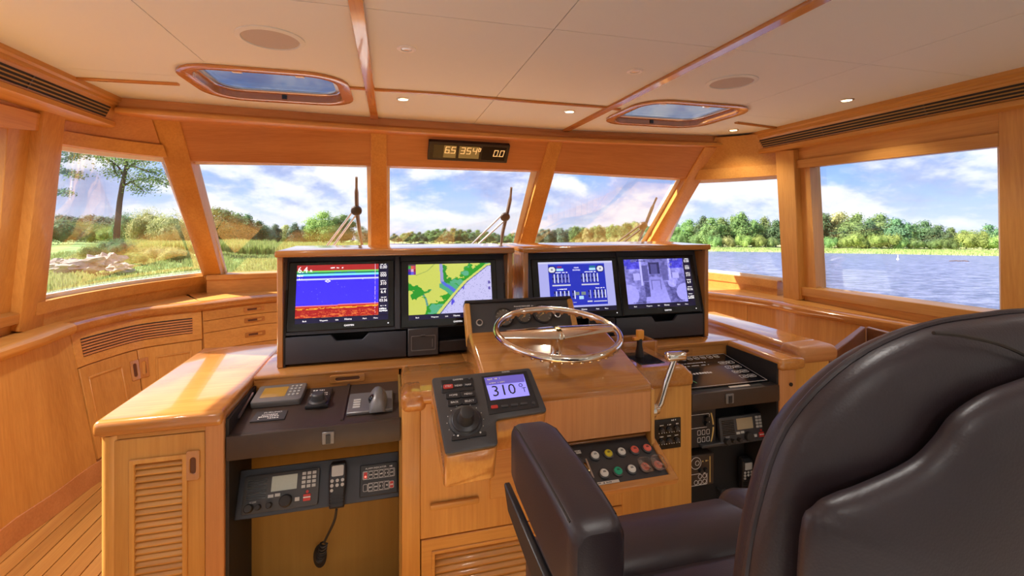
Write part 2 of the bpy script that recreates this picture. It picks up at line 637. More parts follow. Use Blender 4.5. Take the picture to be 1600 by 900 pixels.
        if smooth and not flat:
            me.polygons.foreach_set('use_smooth', [True] * len(me.polygons))
            if not soft:
                me.set_sharp_from_angle(angle=math.radians(38))
        me.materials.append(MATS[mat])
        o = D.objects.new(name, me)
        COL.objects.link(o)
        attach(o, parent, org)
        return o


WORG = {}


def attach(o, parent, org):
    WORG[o.name] = V(org)
    if parent:
        o.parent = parent
        o.location = V(org) - WORG[parent.name]
    else:
        o.location = org


def tag(o, label, cat=None, group=None, kind=None):
    o['label'] = label
    if cat:
        o['category'] = cat
    if group:
        o['group'] = group
    if kind:
        o['kind'] = kind
    return o


def thing(name, label, cat, loc, group=None, kind=None):
    o = D.objects.new(name, None)
    o.empty_display_size = 0.05
    COL.objects.link(o)
    o.location = loc
    WORG[o.name] = V(loc)
    return tag(o, label, cat, group, kind)


def dup(root, loc, label, group=None, rotz=0.0, scale=None):
    r = root.copy()
    COL.objects.link(r)
    r.location = loc
    r.rotation_euler = (0, 0, rotz)
    if scale:
        r.scale = scale
    r['label'] = label
    if group:
        r['group'] = group
    WORG[r.name] = V(loc)
    for ch in root.children:
        c = ch.copy()
        COL.objects.link(c)
        c.parent = r
        for g in ch.children:
            d = g.copy()
            COL.objects.link(d)
            d.parent = c
    return r


def dashes(m, fr, x0, x1, y, h, z=0.001, seed=None):
    """lettering too small to be read in the photograph: little uneven strokes"""
    rnd = random.Random(int((x0 * 7919 + y * 104729) * 1000))
    x = x0
    while x < x1:
        w_ = h * rnd.uniform(0.35, 0.8)
        k = rnd.random()
        if k < 0.85:
            m.fbox(fr, x, min(x + w_, x1), y - h * rnd.uniform(0.25, 0.5), y + h * rnd.uniform(0.2, 0.5), z - 0.0004, z)
        x += w_ + h * rnd.uniform(0.12, 0.4)


def rrect(x0, x1, y0, y1, r, n=6):
    pts = []
    for cx, cy, a in ((x1 - r, y1 - r, 0), (x0 + r, y1 - r, 90), (x0 + r, y0 + r, 180), (x1 - r, y0 + r, 270)):
        for k in range(n + 1):
            t = math.radians(a + 90 * k / n)
            pts.append((cx + r * math.cos(t), cy + r * math.sin(t)))
    return pts


def cspline(pts, n=8):
    """Catmull-Rom through points"""
    P = [V(p) for p in pts]
    P = [P[0] * 2 - P[1]] + P + [P[-1] * 2 - P[-2]]
    out = []
    for i in range(1, len(P) - 2):
        a, b, c, d = P[i - 1], P[i], P[i + 1], P[i + 2]
        for k in range(n):
            t = k / n
            out.append(0.5 * ((2 * b) + (c - a) * t + (2 * a - 5 * b + 4 * c - d) * t * t + (3 * b - a - 3 * c + d) * t ** 3))
    out.append(P[-2])
    return out


def sweep(mb, path, prof, side=1, zup=True):
    """profile (d, z) swept along a plan path: d is measured to the path's left (side=1) or right."""
    P = [V(p) for p in path]
    rings = []
    for i, p in enumerate(P):
        t = P[min(i + 1, len(P) - 1)] - P[max(i - 1, 0)]
        t.z = 0
        t.normalize()
        nrm = V((-t.y, t.x, 0)) * side
        rings.append([p + nrm * d + V((0, 0, z)) for d, z in prof])
    return mb.loft(rings)


def rect_minus(r, holes):
    out = [r]
    for h in holes:
        nx = []
        for (x0, x1, y0, y1) in out:
            a0, a1, b0, b1 = max(x0, h[0]), min(x1, h[1]), max(y0, h[2]), min(y1, h[3])
            if a0 >= a1 or b0 >= b1:
                nx.append((x0, x1, y0, y1))
                continue
            if x0 < a0: nx.append((x0, a0, y0, y1))
            if a1 < x1: nx.append((a1, x1, y0, y1))
            if y0 < b0: nx.append((a0, a1, y0, b0))
            if b1 < y1: nx.append((a0, a1, b1, y1))
        out = nx
    return out


def S_(o, n, label, cat='trim'):
    return tag(o, label, cat, None, 'structure')


# ================================================================== SETTING
ZC = 2.10                      # headliner
XL, XR = -1.44, 2.70           # inner faces of the ceiling valances
# ---- sole
fl = S_(MB().box(-2.1, 3.1, -2.3, 4.6, -0.06, -0.012).build('floor', 'seam_black'), 0, 'varnished teak cabin sole of narrow planks with dark seams', 'floor')
pm = None
x = -1.78
while x < 3.0:
    if pm is None:
        pm = MB().box(x, x + 0.068, -2.3, 4.5, -0.012, 0.0).build('plank', 'sole_y', fl, bevel=0.0015, seg=1)
        px0 = pm.location.x
    else:
        o = pm.copy()
        COL.objects.link(o)
        o.location.x = px0 + (x + 1.78)
    x += 0.072
DECK = [(-2.9, -7.0), (-2.95, 2.5), (-2.5, 5.0), (-1.3, 7.6), (0.6, 10.0), (2.5, 7.6), (3.7, 5.0), (4.15, 2.5), (4.1, -7.0)]
DIN = [(-2.0, -2.32), (-2.0, 2.6), (-1.6, 4.0), (-0.6, 4.35), (0.6, 4.4), (1.8, 4.35), (2.8, 4.0), (3.2, 2.6), (3.2, -2.32)]
dk = MB()
n_ = len(DECK)
dk.fring(Frame((0, 0, 0), (1, 0, 0), (0, 1, 0)), DECK, DIN, -0.10, -0.02)  # unseen deck, added in white to bounce sunlight through the windows
tag(dk.build('bounce_deck', 'deck_white', smooth=False), 'unseen pale deck added to bounce sunlight into the wheelhouse', 'deck', None, 'structure')
hb = MB()
hb.fring(Frame((0, 0, 0), (1, 0, 0), (0, 1, 0)), DECK, [(0.6 + (a - 0.6) * 0.97, b * 0.985) for a, b in DECK], -3.2, -0.1)
tag(hb.build('hull', 'deck_white', smooth=False), 'pale hull below the deck', 'hull', None, 'structure')
wb = thing('wall_back_added', 'unseen cream aft bulkhead added behind the viewer to shape the light', 'wall', (0.6, -2.25, 0), None, 'structure')  # added out of view: cuts the light from aft, cream for bounce
for k_ in range(6):
    MB().box(-1.8 + k_ * 0.8, -1.004 + k_ * 0.8, -2.3, -2.24, 0, ZC + 0.03).build('bulkhead_panel', 'headliner', wb, bevel=0.002, seg=1)
tag(MB().box(-1.75, 2.8, -2.2, 0.35, 0.0, 0.012).build('bounce_carpet', 'deck_white'), 'pale floor covering added out of view to bounce lamp light', 'bounce_carpet', None, 'structure')  # unseen pale slab added to throw lamp light up at the headliner
# ---- ceiling with two hatch openings
H1 = (pz(290, 112, ZC), pz(545, 135, ZC))
HATCH = [(-0.892, -0.255, 2.315, 2.81), (1.42, 2.085, 2.325, 2.86)]     # clear opening x0 x1 y0 y1
cb = MB()
for r in rect_minus((-1.75, 2.95, -2.2, 3.6), HATCH):
    cb.box(*r, ZC + 0.009, ZC + 0.05)
ce = S_(cb.build('ceiling', 'headliner_back'), 0, 'cream headliner of soft panels divided by seams and teak battens', 'ceiling')
XS = [XL - 0.04, -0.774, -0.105, 0.56, 1.265, 2.0, XR + 0.05]
YS = [-2.2, -0.9, 0.15, 1.545, 2.49, 3.3]
for i in range(len(XS) - 1):
    for j in range(len(YS) - 1):
        if j == 4 and i in (0, 4):
            continue
        x0, x1 = XS[i], XS[i + 1]
        if j == 4 and i in (1, 5):
            x0 = XS[i - 1]
        m = MB()
        for r in rect_minus((x0 + 0.0016, x1 - 0.0016, YS[j] + 0.0016, YS[j + 1] - 0.0016), HATCH):
            m.box(*r, ZC, ZC + 0.009)
        m.build('ceiling_panel', 'headliner', ce, smooth=False)


def batten(pts, wd, name, label, m='varnish_y', h=0.014):
    mb = MB()
    sweep(mb, pts, [(-wd / 2, 0), (-wd / 2, -h * 0.6), (-wd / 2 + 0.004, -h), (wd / 2 - 0.004, -h), (wd / 2, -h * 0.6), (wd / 2, 0)])
    return S_(mb.build(name, m), 0, label)


batten([(-0.105, -2.2, ZC), (-0.105, 3.22, ZC)], 0.05, 'trim_1', 'varnished batten running fore and aft, left of the ceiling centre')
batten([(1.265, -2.2, ZC), (1.265, 3.25, ZC)], 0.05, 'trim_2', 'varnished batten running fore and aft, right of the ceiling centre')
CROSS = [pz(u, v, ZC) for u, v in ((112, 121), (279, 130), (543, 135.5), (586, 138.5), (690, 145), (800, 155), (940, 166), (968, 170), (1150, 190.5), (1230, 201))]
for k_, (i_, j_, l_) in enumerate(((0, 2, 'left of the left hatch'), (2, 8, 'between the two hatches'), (8, 10, 'right of the right hatch'))):
    batten(CROSS[i_:j_], 0.026, 'trim_%d' % (3 if k_ == 1 else 15 + k_), 'thin varnished batten across the ceiling ' + l_, 'varnish_x', 0.011)
# ---- front cornice
CORN = [pz(u, v, ZC) for u, v in ((183, 152), (290, 160.5), (390, 168.5), (590, 184), (735, 193.5), (880, 203), (1020, 209), (1172, 214))]
cp = cspline(CORN, 4)
mb = MB()
sweep(mb, cp, [(0.0, 0.0), (0.0, -0.045), (-0.012, -0.058), (-0.03, -0.062), (-0.03, -0.082), (-0.02, -0.088), (0.24, -0.088), (0.24, 0.0)])
cn = S_(mb.build('trim_4', 'mahogany_x'), 0, 'dark mahogany cornice between the headliner and the windshield')
mb = MB()
sweep(mb, cp, [(-0.0305, -0.063), (-0.034, -0.068), (-0.034, -0.080), (-0.0305, -0.086), (-0.02, -0.089), (-0.02, -0.063)])
mb.build('lower_lip', 'teak_x', cn)
ALON = {}


# ---- side valances with air grilles
def valance(sgn, x, y1, name, label, side):
    f = lambda d, z: (x + sgn * d, z)     # d grows outboard
    prof = [f(0, ZC), f(0, ZC - 0.022), f(0.012, ZC - 0.03), f(0.012, ZC - 0.045), f(0.022, ZC - 0.05), f(0.054, ZC - 0.125), f(0.034, ZC - 0.135), f(0.034, ZC - 0.158), f(0.05, ZC - 0.166), f(0.24, ZC - 0.166), f(0.24, ZC)]
    mb = MB()
    mb.loft([[(a, yy, z) for a, z in prof] for yy in (-2.2, y1)])
    o = S_(mb.build(name, 'teak_y'), 0, label)
    # grille: dark slot and three slats on the sloping face
    a, b = f(0.0255, ZC - 0.064), f(0.0505, ZC - 0.119)
    A, B = V((a[0], 0, a[1])), V((b[0], 0, b[1]))
    d = (B - A)
    nrm = V((-sgn * (-d.z), 0, -sgn * d.x)).normalized()
    nrm = V((-sgn * abs(nrm.x), 0, -abs(nrm.z)))
    mb = MB()
    q = [A + V((0, -2.1, 0)), A + V((0, y1 - 0.06, 0)), B + V((0, y1 - 0.06, 0)), B + V((0, -2.1, 0))]
    mb.prism(q, nrm * 0.0015)
    mb.build('grille_slot', 'seam_black', o, smooth=False)
    for k in range(3):
        c = A + d * ((k + 0.75) / 3.5)
        e = d * 0.055
        mb = MB()
        mb.prism([c - e + V((0, -2.1, 0)), c - e + V((0, y1 - 0.07, 0)), c + e + V((0, y1 - 0.07, 0)), c + e + V((0, -2.1, 0))], nrm * 0.006)
        mb.build('slat', 'tan_board', o, smooth=False)
    for yy in (0.9, 1.35, 1.8, 2.4):
        mb = MB()
        mb.prism([A + V((0, yy, 0)), A + V((0, yy + 0.008, 0)), B + V((0, yy + 0.008, 0)), B + V((0, yy, 0))], nrm * 0.005)
        mb.build('grille_bar', 'brown_board', o, smooth=False)
    return o


valance(-1, XL, 3.02, 'trim_5', 'left teak ceiling valance with a long dark air grille', 1)
valance(1, XR, 3.10, 'trim_6', 'right teak ceiling valance with a long dark air grille', -1)


# ---- windshield surface: raked aft at the top, slightly faceted in plan
def yw(x, z):
    return 3.30 - 0.035 * (x - 0.62) ** 2 + 0.85 * (2.0 - z)


def pf(u, v, off=0.0):
    r = ray(u, v)
    lo, hi = 1.5, 8.0
    for _ in range(50):
        t = (lo + hi) / 2
        p = CAM + r * t
        if p.y > yw(p.x, p.z) + off:
            hi = t
        else:
            lo = t
    return p


NOUT = V((0, 0.76, 0.65))       # outward normal of the rake


def pslab(mb, quad, off, thick, n=6, fn=pf):
    """solid board whose inner face covers the pixel quad (TL TR BR BL)"""
    TL, TR, BR, BL = quad
    fr, bk = [], []
    rings = []
    for i in range(n + 1):
        s = i / n
        a = (TL[0] + (TR[0] - TL[0]) * s, TL[1] + (TR[1] - TL[1]) * s)
        b = (BL[0] + (BR[0] - BL[0]) * s, BL[1] + (BR[1] - BL[1]) * s)
        p, q = fn(*a, off), fn(*b, off)
        rings.append([p, q, q + V((0, thick, 0)), p + V((0, thick, 0))])
    return mb.loft(rings)


# posts of the windshield: (top-left, top-right, bottom-right, bottom-left) of the inner face
POSTS = [((232, 180), (279, 185), (346, 432), (317, 434)),
         ((579, 203), (604, 204), (606, 425), (580, 425)),
         ((858, 217), (880, 220), (823, 425), (800, 425)),
         ((1102, 229), (1126, 231), (1012, 425), (988, 425))]
PLAB = ['slanted varnished post between the left quarter window and the windshield', 'upright varnished post left of the centre windshield pane', 'slanted varnished post right of the centre windshield pane', 'slanted varnished post at the right end of the windshield']
for k, q in enumerate(POSTS):
    mb = MB()
    pslab(mb, q, -0.012, 0.15, 1)
    S_(mb.build('trim_%d' % (7 + k), 'teak_z', bevel=0.004, seg=1), 0, PLAB[k])
mb = MB()
pslab(mb, ((319, 432), (346, 430), (349, 458), (320, 459)), -0.03, 0.1, 1)
S_(mb.build('trim_11', 'teak_z', bevel=0.003, seg=1), 0, 'short square post foot under the slanted left windshield post')
# header boards above the panes
wf = thing('wall_front', 'mahogany header boards over the windshield and the low wall below it', 'wall', (0.62, 3.6, 0), None, 'structure')
HEAD = [((262, 172), (592, 190), (592, 259), (280, 251)), ((590, 190), (872, 206), (855, 267), (590, 259)), ((868, 206), (1130, 222), (1090, 280), (848, 267))]
for q in HEAD:
    mb = MB()
    pslab(mb, q, 0.004, 0.13, 8)
    mb.build('header_board', 'mahogany_x', wf)
# low wall between the windshield sill and the counter
mb = MB()
xs = [-1.36 + i * 3.92 / 14 for i in range(15)]
mb.loft([[(x, yw(x, 1.0) - 0.02, 0.80), (x, yw(x, 1.0) - 0.02, 1.0), (x, yw(x, 1.0) + 0.16, 1.0), (x, yw(x, 1.0) + 0.16, 0.80)] for x in xs])
mb.build('lower_board', 'teak_x', wf)
mb = MB()
mb.loft([[(x, yw(x, 1.0) - 0.035, 0.965), (x, yw(x, 1.0) - 0.035, 1.006), (x, yw(x, 1.0) + 0.14, 1.006), (x, yw(x, 1.0) + 0.14, 0.965)] for x in xs])
mb.build('sill', 'teak_x', wf, bevel=0.004, seg=1)


def window(idx, opening, pane, fn, label, off=0.07, th=0.03, frame_mat='white_paint', n=1):
    t = thing('window_%d' % idx, label, 'window', fn(*[sum(p[i] for p in pane) / 4 for i in (0, 1)], off), None, 'structure')
    mb = MB()
    O = [fn(*p, off) for p in opening]
    G = [fn(*p, off) for p in pane]
    m = len(O)
    O2 = [fn(*p, off + th) for p in opening]
    G2 = [fn(*p, off + th) for p in pane]
    vs = O + G + O2 + G2
    fs = []
    for i in range(m):
        j = (i + 1) % m
        fs += [(i, m + i, m + j, j), (2 * m + i, 2 * m + j, 3 * m + j, 3 * m + i), (i, j, 2 * m + j, 2 * m + i), (m + i, 3 * m + i, 3 * m + j, m + j)]
    mb.add(vs, fs)
    mb.build('window_frame', frame_mat, t, smooth=False)
    a = [fn(*p, off + th * 0.45) for p in pane]
    b = [fn(*p, off + th * 0.75) for p in pane]
    mb = MB()
    mb.add(a + b, [tuple(range(m)), tuple(range(2 * m - 1, m - 1, -1))] + [(i, m + i, m + (i + 1) % m, (i + 1) % m) for i in range(m)])
    mb.build('pane', 'pane_glass', t, smooth=False)
    return t


window(3, [(278, 244), (584, 252), (586, 424), (340, 432)], [(302, 257), (573, 260), (576, 422), (354, 428)], pf, 'left windshield pane showing reeds and a round green tree')
window(4, [(600, 252), (846, 260), (808, 424), (600, 424)], [(609, 262), (829, 269), (792, 422), (609, 422)], pf, 'centre windshield pane with blue sky over a wooded island')
window(5, [(858, 260), (1092, 274), (1005, 424), (812, 424)], [(866, 271), (1057, 282), (976, 422), (824, 422)], pf, 'right windshield pane looking on the dark wooded far shore')

# ---- quarter walls: ruled between a lower and an upper curve
def qwall(B0, B1, T0, T1, bulge):
    B0, B1, T0, T1 = map(V, (B0, B1, T0, T1))
    nb = V((B1.y - B0.y, -(B1.x - B0.x), 0)).normalized()
    def f(s, w, off=0.0):
        k = 4 * s * (1 - s)
        b = B0.lerp(B1, s) + nb * (bulge * k)
        t = T0.lerp(T1, s) + nb * (bulge * 0.4 * k)
        return b.lerp(t, w) + nb * off
    return f


def qslab(mb, f, s0, s1, w0, w1, off, th, n=8):
    rings = []
    for i in range(n + 1):
        s = s0 + (s1 - s0) * i / n
        rings.append([f(s, w0, off), f(s, w1, off), f(s, w1, off + th), f(s, w0, off + th)])
    return mb.loft(rings)


def qwindow(idx, f, s0, s1, w0, w1, label, out, rim=0.03):
    t = thing('window_%d' % idx, label, 'window', f((s0 + s1) / 2, (w0 + w1) / 2), None, 'structure')
    m = MB()
    n = 8
    ds = rim * 0.5
    o0, th = 0.05 * out, 0.03 * out
    qslab(m, f, s0, s1, w0, w0 + rim, o0, th, n)
    qslab(m, f, s0, s1, w1 - rim, w1, o0, th, n)
    qslab(m, f, s0, s0 + ds, w0, w1, o0, th, 2)
    qslab(m, f, s1 - ds, s1, w0, w1, o0, th, 2)
    m.build('window_frame', 'white_paint', t)
    m = MB()
    qslab(m, f, s0 + ds, s1 - ds, w0 + rim, w1 - rim, o0 + th * 0.4, th * 0.3, n)
    m.build('pane', 'pane_glass', t)


B0, B1 = pz(50, 518, 0.85), pz(322, 458, 0.85)
T0, T1 = pz(88, 180, 1.95), pz(240, 205, 1.95)
ql = qwall(B0, B1, T0, T1, -0.10)
wl = thing('wall_left', 'left side wall of varnished boards around its windows', 'wall', (-1.9, 2.0, 0.8), None, 'structure')
for w0, w1, off, m_ in ((-0.02, 0.075, 0.0, 'teak_x'), (0.075, 0.135, -0.012, 'teak_x'), (0.875, 0.935, -0.018, 'teak_x'), (0.937, 1.10, 0.0, 'mahogany_x')):
    mb = MB()
    qslab(mb, ql, 0.0, 1.02, w0, w1, -off, -0.12)
    mb.build('sill_board' if w0 < .5 else 'header_board', m_, wl)
qwindow(2, ql, 0.06, 1.10, 0.125, 0.885, 'left quarter window with a tall thin tree and rocks outside', -1)


# ---- side planes
class Plane:
    def __init__(s, p0, n):
        s.p0, s.n = V(p0), V(n).normalized()      # n points outboard

    def __call__(s, u, v, off=0.0):
        return pn(u, v, s.p0 + s.n * off, s.n)

    def slab(s, mb, pts, off, th):
        a = [s(u, v, off) for u, v in pts]
        return mb.prism(a, s.n * th)


PL = Plane((-1.83, 2.9, 0.85), V((-1.1, 0, 0.22)))
PR = Plane((2.88, 2.5, 0.85), V((1.0, 0, 0.06)))
# left: post, wide board, ledge, header, sliver of window
mb = MB()
PL.slab(mb, [(70, 172), (104, 176), (67, 519), (30, 519)], -0.045, 0.15)
S_(mb.build('trim_12', 'teak_z', bevel=0.006, seg=2), 0, 'broad varnished post between the left side window and quarter window')
mb = MB()
PL.slab(mb, [(16, 150), (76, 160), (36, 525), (-14, 540)], 0.0, 0.10)
mb.build('wide_board', 'teak_z', wl, bevel=0.003, seg=1)
mb = MB()
PL.slab(mb, [(-400, 60), (66, 178), (66, 206), (-400, 160)], -0.03, 0.11)
mb.build('header_board', 'teak_y', wl, bevel=0.003, seg=1)
mb = MB()
PL.slab(mb, [(-400, -20), (70, 140), (70, 182), (-400, 70)], -0.012, 0.11)
mb.build('header_board', 'teak_y', wl)
mb = MB()
PL.slab(mb, [(-500, 600), (35, 489), (34, 505), (-500, 650)], -0.04, 0.2)
mb.build('ledge', 'teak_y', wl, bevel=0.004, seg=1)
mb = MB()
PL.slab(mb, [(-500, 630), (36, 500), (32, 530), (-500, 720)], -0.008, 0.1)
mb.build('sill_board', 'teak_y', wl)
window(1, [(-420, 120), (19, 200), (4, 420), (-420, 590)], [(-400, 150), (13, 206), (0, 405), (-400, 560)], PL, 'left side window of which only a sliver shows', off=0.06, frame_mat='black_plastic')

# right
wr = thing('wall_right', 'right side wall of varnished boards around its windows', 'wall', (2.9, 1.8, 0.8), None, 'structure')
qr = qwall((2.50, 4.02, 0.85), (2.86, 2.90, 0.85), (2.50, 3.22, 1.95), (2.84, 2.76, 1.95), -0.08)
for w0, w1, off, m_ in ((-0.02, 0.045, 0.0, 'teak_x'), (0.045, 0.10, 0.010, 'teak_x'), (0.83, 0.905, 0.018, 'teak_x'), (0.907, 1.12, 0.0, 'teak_x')):
    mb = MB()
    qslab(mb, qr, -0.02, 1.0, w0, w1, off, -0.12)
    mb.build('sill_board' if w0 < .5 else 'header_board', m_, wr)
qwindow(6, qr, -0.08, 1.08, 0.09, 0.84, 'right quarter window over the river and grassy bank', -1)
mb = MB()
PR.slab(mb, [(1211, 236), (1240, 234), (1249, 469), (1224, 469)], -0.05, 0.15)
S_(mb.build('trim_13', 'teak_z', bevel=0.004, seg=1), 0, 'varnished post between the right quarter window and the large side window')
mb = MB()
PR.slab(mb, [(1238, 236), (1264, 240), (1276, 468), (1247, 470)], 0.0, 0.09)
mb.build('window_stile', 'teak_z', wr)
mb = MB()
PR.slab(mb, [(1559, 160), (1760, 120), (1780, 560), (1563, 510)], -0.03, 0.12)
S_(mb.build('trim_14', 'teak_z', bevel=0.004, seg=1), 0, 'wide varnished post right of the large side window')
mb = MB()
PR.slab(mb, [(1238, 215), (1562, 150), (1562, 209), (1238, 252)], -0.006, 0.10)
mb.build('header_board', 'teak_y', wr)
mb = MB()
PR.slab(mb, [(1239, 251), (1561, 207), (1561, 229), (1239, 264)], -0.028, 0.11)
mb.build('header_board', 'teak_y', wr, bevel=0.003, seg=1)
mb = MB()
PR.slab(mb, [(1246, 448), (1780, 521), (1780, 545), (1246, 461)], -0.03, 0.12)
mb.build('sill', 'teak_y', wr, bevel=0.003, seg=1)
mb = MB()
PR.slab(mb, [(1246, 459), (1780, 541), (1780, 600), (1246, 490)], -0.004, 0.10)
mb.build('sill_board', 'teak_y', wr)
mb = MB()
PR.slab(mb, [(1700, 80), (2600, -160), (2600, 900), (1700, 600)], -0.01, 0.1)
mb.build('wide_board', 'teak_z', wr)
for k_ in range(4):  # unseen aft side walls, added to block daylight, pale for bounce
    MB().box(2.86, 2.92, -2.24 + k_ * 0.66, -1.584 + k_ * 0.66, 0, ZC + 0.02).build('wide_board', 'headliner', wr)
    MB().box(-1.92, -1.86, -2.24 + k_ * 0.66, -1.584 + k_ * 0.66, 0, ZC + 0.02).build('wide_board', 'headliner', wl)
window(7, [(1258, 258), (1563, 222), (1567, 496), (1270, 452)], [(1263, 263), (1558, 229), (1562, 489), (1275, 447)], PR, 'large right side window over the water and tree lined shore', off=0.05)


# ================================================================== CEILING FITTINGS
UP = Frame((0, 0, ZC), (1, 0, 0), (0, -1, 0))      # face looking down: x starboard, y aft, n down


def hatch(k, label):
    x0, x1, y0, y1 = HATCH[k]
    t = thing('deck_hatch', label, 'hatch', ((x0 + x1) / 2, (y0 + y1) / 2, ZC), None)
    fr = UP
    r = 0.13
    inn = rrect(x0, x1, -y1, -y0, r)
    out = rrect(x0 - 0.055, x1 + 0.055, -y1 - 0.055, -y0 + 0.055, r + 0.055)
    MB().fring(fr, out, inn, 0.0, 0.012).build('coaming_frame', 'varnish_x', t, bevel=0.003, seg=2)
    # liner goes up through the deck
    inn2 = rrect(x0 + 0.004, x1 - 0.004, -y1 + 0.004, -y0 - 0.004, r)
    o2 = rrect(x0 - 0.012, x1 + 0.012, -y1 - 0.012, -y0 + 0.012, r)
    MB().fring(fr, o2, inn2, -0.024, 0.008).build('liner', 'varnish_x', t)
    # inner ledge, glass and its frame
    i3 = rrect(x0 + 0.016, x1 - 0.016, -y1 + 0.016, -y0 - 0.016, 0.12)
    MB().fring(fr, o2, i3, -0.030, -0.024).build('upper_ledge', 'varnish_x', t, bevel=0.003, seg=1)
    i4 = rrect(x0 + 0.035, x1 - 0.035, -y1 + 0.035, -y0 - 0.035, 0.11)
    MB().fring(fr, i3, i4, -0.040, -0.0305).build('lid_frame', 'steel', t)
    MB().fprism(fr, i3, -0.050, -0.041).build('pane', 'hatch_glass', t, smooth=False)
    xm = (x0 + x1) / 2
    m = MB()
    m.fbox(fr, xm - 0.012, xm + 0.012, -y1 - 0.004, -y1 + 0.012, -0.02, 0.002)
    m.build('latch', 'black_plastic', t)
    m = MB()
    m.fbox(fr, x0 + 0.16, x0 + 0.20, -y0 - 0.16, -y0 - 0.09, -0.0405, -0.028)
    m.fbox(fr, x1 - 0.20, x1 - 0.16, -y0 - 0.16, -y0 - 0.09, -0.0405, -0.028)
    m.build('hinge', 'white_trim', t)
    return t


hatch(0, 'left roof hatch in a rounded varnished frame')
hatch(1, 'right roof hatch in a rounded varnished frame, sun on its inner side')


def disc_thing(name, lab, cat, u, v, parts, group=None):
    p = pz(u, v, ZC)
    t = thing(name, lab, cat, p, group)
    fr = Frame(p, (1, 0, 0), (0, -1, 0))
    for nm, mt, prof in parts:
        MB().lathe(fr.o, fr.n, prof, 36).build(nm, mt, t)
    return t


SPK = [('rim', 'headliner', [(0.118, 0), (0.118, 0.004), (0.108, 0.008), (0.100, 0.008), (0.098, 0.0)]), ('grille', 'speaker_cloth', [(0.099, 0.0), (0.097, 0.004), (0.06, 0.0065), (0.0, 0.007)])]
disc_thing('ceiling_speaker', 'round ceiling speaker with grey mesh behind the left hatch', 'speaker', 423, 60, SPK, 'ceiling speakers')
disc_thing('ceiling_speaker', 'round ceiling speaker with grey mesh above the right hatch', 'speaker', 1143, 128, SPK, 'ceiling speakers')
OFF = [('trim_ring', 'white_trim', [(0.037, 0), (0.037, 0.003), (0.030, 0.007), (0.022, 0.005), (0.020, -0.001)]), ('reflector', 'steel', [(0.021, 0.0), (0.018, 0.003), (0.009, 0.0015), (0.0, 0.001)])]
ON = [('trim_ring', 'steel', [(0.036, 0), (0.036, 0.002), (0.030, 0.006), (0.026, 0.005), (0.024, -0.001)]), ('lens', 'lamp_on', [(0.0255, 0.0), (0.024, 0.0045), (0.0, 0.0055)])]
disc_thing('downlight', 'white unlit downlight in the panel right of the left batten', 'ceiling light', 635, 76, OFF, 'recessed ceiling lights')
disc_thing('downlight', 'white unlit downlight left of the right ceiling batten', 'ceiling light', 992, 111, OFF, 'recessed ceiling lights')
for u, v, lab in ((630, 154.5, 'lit downlight by the cornice next to the left batten'), (890, 174, 'lit downlight by the cornice next to the right batten'), (1146, 203, 'lit downlight in the right front corner below the right hatch'), (1323, 156, 'lit downlight near the right ceiling valance')):
    t = disc_thing('downlight', lab, 'ceiling light', u, v, ON, 'recessed ceiling lights')
    ld = D.lights.new('lamp', 'SPOT')
    ld.energy = 9
    ld.spot_size = math.radians(120)
    ld.spot_blend = 0.6
    ld.shadow_soft_size = 0.03
    ld.color = (1, 0.86, 0.66)
    lo = D.objects.new('lamp', ld)
    COL.objects.link(lo)
    lo.parent = t
    lo.location = (0, 0, -0.02)
# added fill downlights out of view, brightening the cabin and left passage
for x_, y_, w_, e_ in ((-1.24, 1.72, 'over the left passage', 34), (-1.1, 0.5, 'left light of the front row', 6), (0.56, 0.30, 'middle light of the front row', 6), (2.3, 0.5, 'right light of the front row', 6), (-0.9, -1.2, 'left light of the back row', 12), (0.56, -1.2, 'middle light of the back row', 12), (2.1, -1.2, 'right light of the back row', 12)):
    p = V((x_, y_, ZC))
    t = thing('downlight', 'unseen fill downlight added to the ceiling, ' + w_, 'ceiling light', p, 'added unseen ceiling lights')
    for nm, mt, prof in ON:
        MB().lathe(p, (0, 0, -1), prof, 24).build(nm, mt, t)
    ld = D.lights.new('lamp', 'SPOT')
    ld.energy = e_
    ld.spot_size = math.radians(150)
    ld.spot_blend = 0.5
    ld.shadow_soft_size = 0.05
    ld.color = (1, 0.95, 0.90)
    lo = D.objects.new('lamp', ld)
    COL.objects.link(lo)
    lo.parent = t
    lo.location = (0, 0, -0.02)

# ---- repeater display on the centre header board
a, b, c_ = pf(669, 220, -0.03), pf(796, 227, -0.03), pf(668, 249, -0.03)
W_, H_ = (b - a).length, (a - c_).length
fr = Frame(c_, b - a, a - c_)
t = thing('instrument_display', 'narrow black repeater with amber digits 6.5, 354 and 0.0 over the centre pane', 'display', fr.p(W_ / 2, 0))
MB().fbox(fr, 0, W_, 0, H_, -0.05, 0.006).build('case', 'black_plastic', t, bevel=0.003, seg=1)
m = MB(); m.fbox(fr, 0.06 * W_, 0.345 * W_, 0.14 * H_, 0.86 * H_, 0.006, 0.0075); m.fbox(fr, 0.37 * W_, 0.63 * W_, 0.14 * H_, 0.86 * H_, 0.006, 0.0075); m.fbox(fr, 0.66 * W_, 0.96 * W_, 0.14 * H_, 0.86 * H_, 0.006, 0.0075)
m.build('window', 'black_gloss', t, smooth=False)
m = MB(); m.fbox(fr, 0.185 * W_, 0.335 * W_, 0.18 * H_, 0.84 * H_, 0.0076, 0.008); m.fbox(fr, 0.37 * W_, 0.625 * W_, 0.18 * H_, 0.84 * H_, 0.0076, 0.008)
m.build('backlight', 'lcd_glow', t, smooth=False)
m = MB()


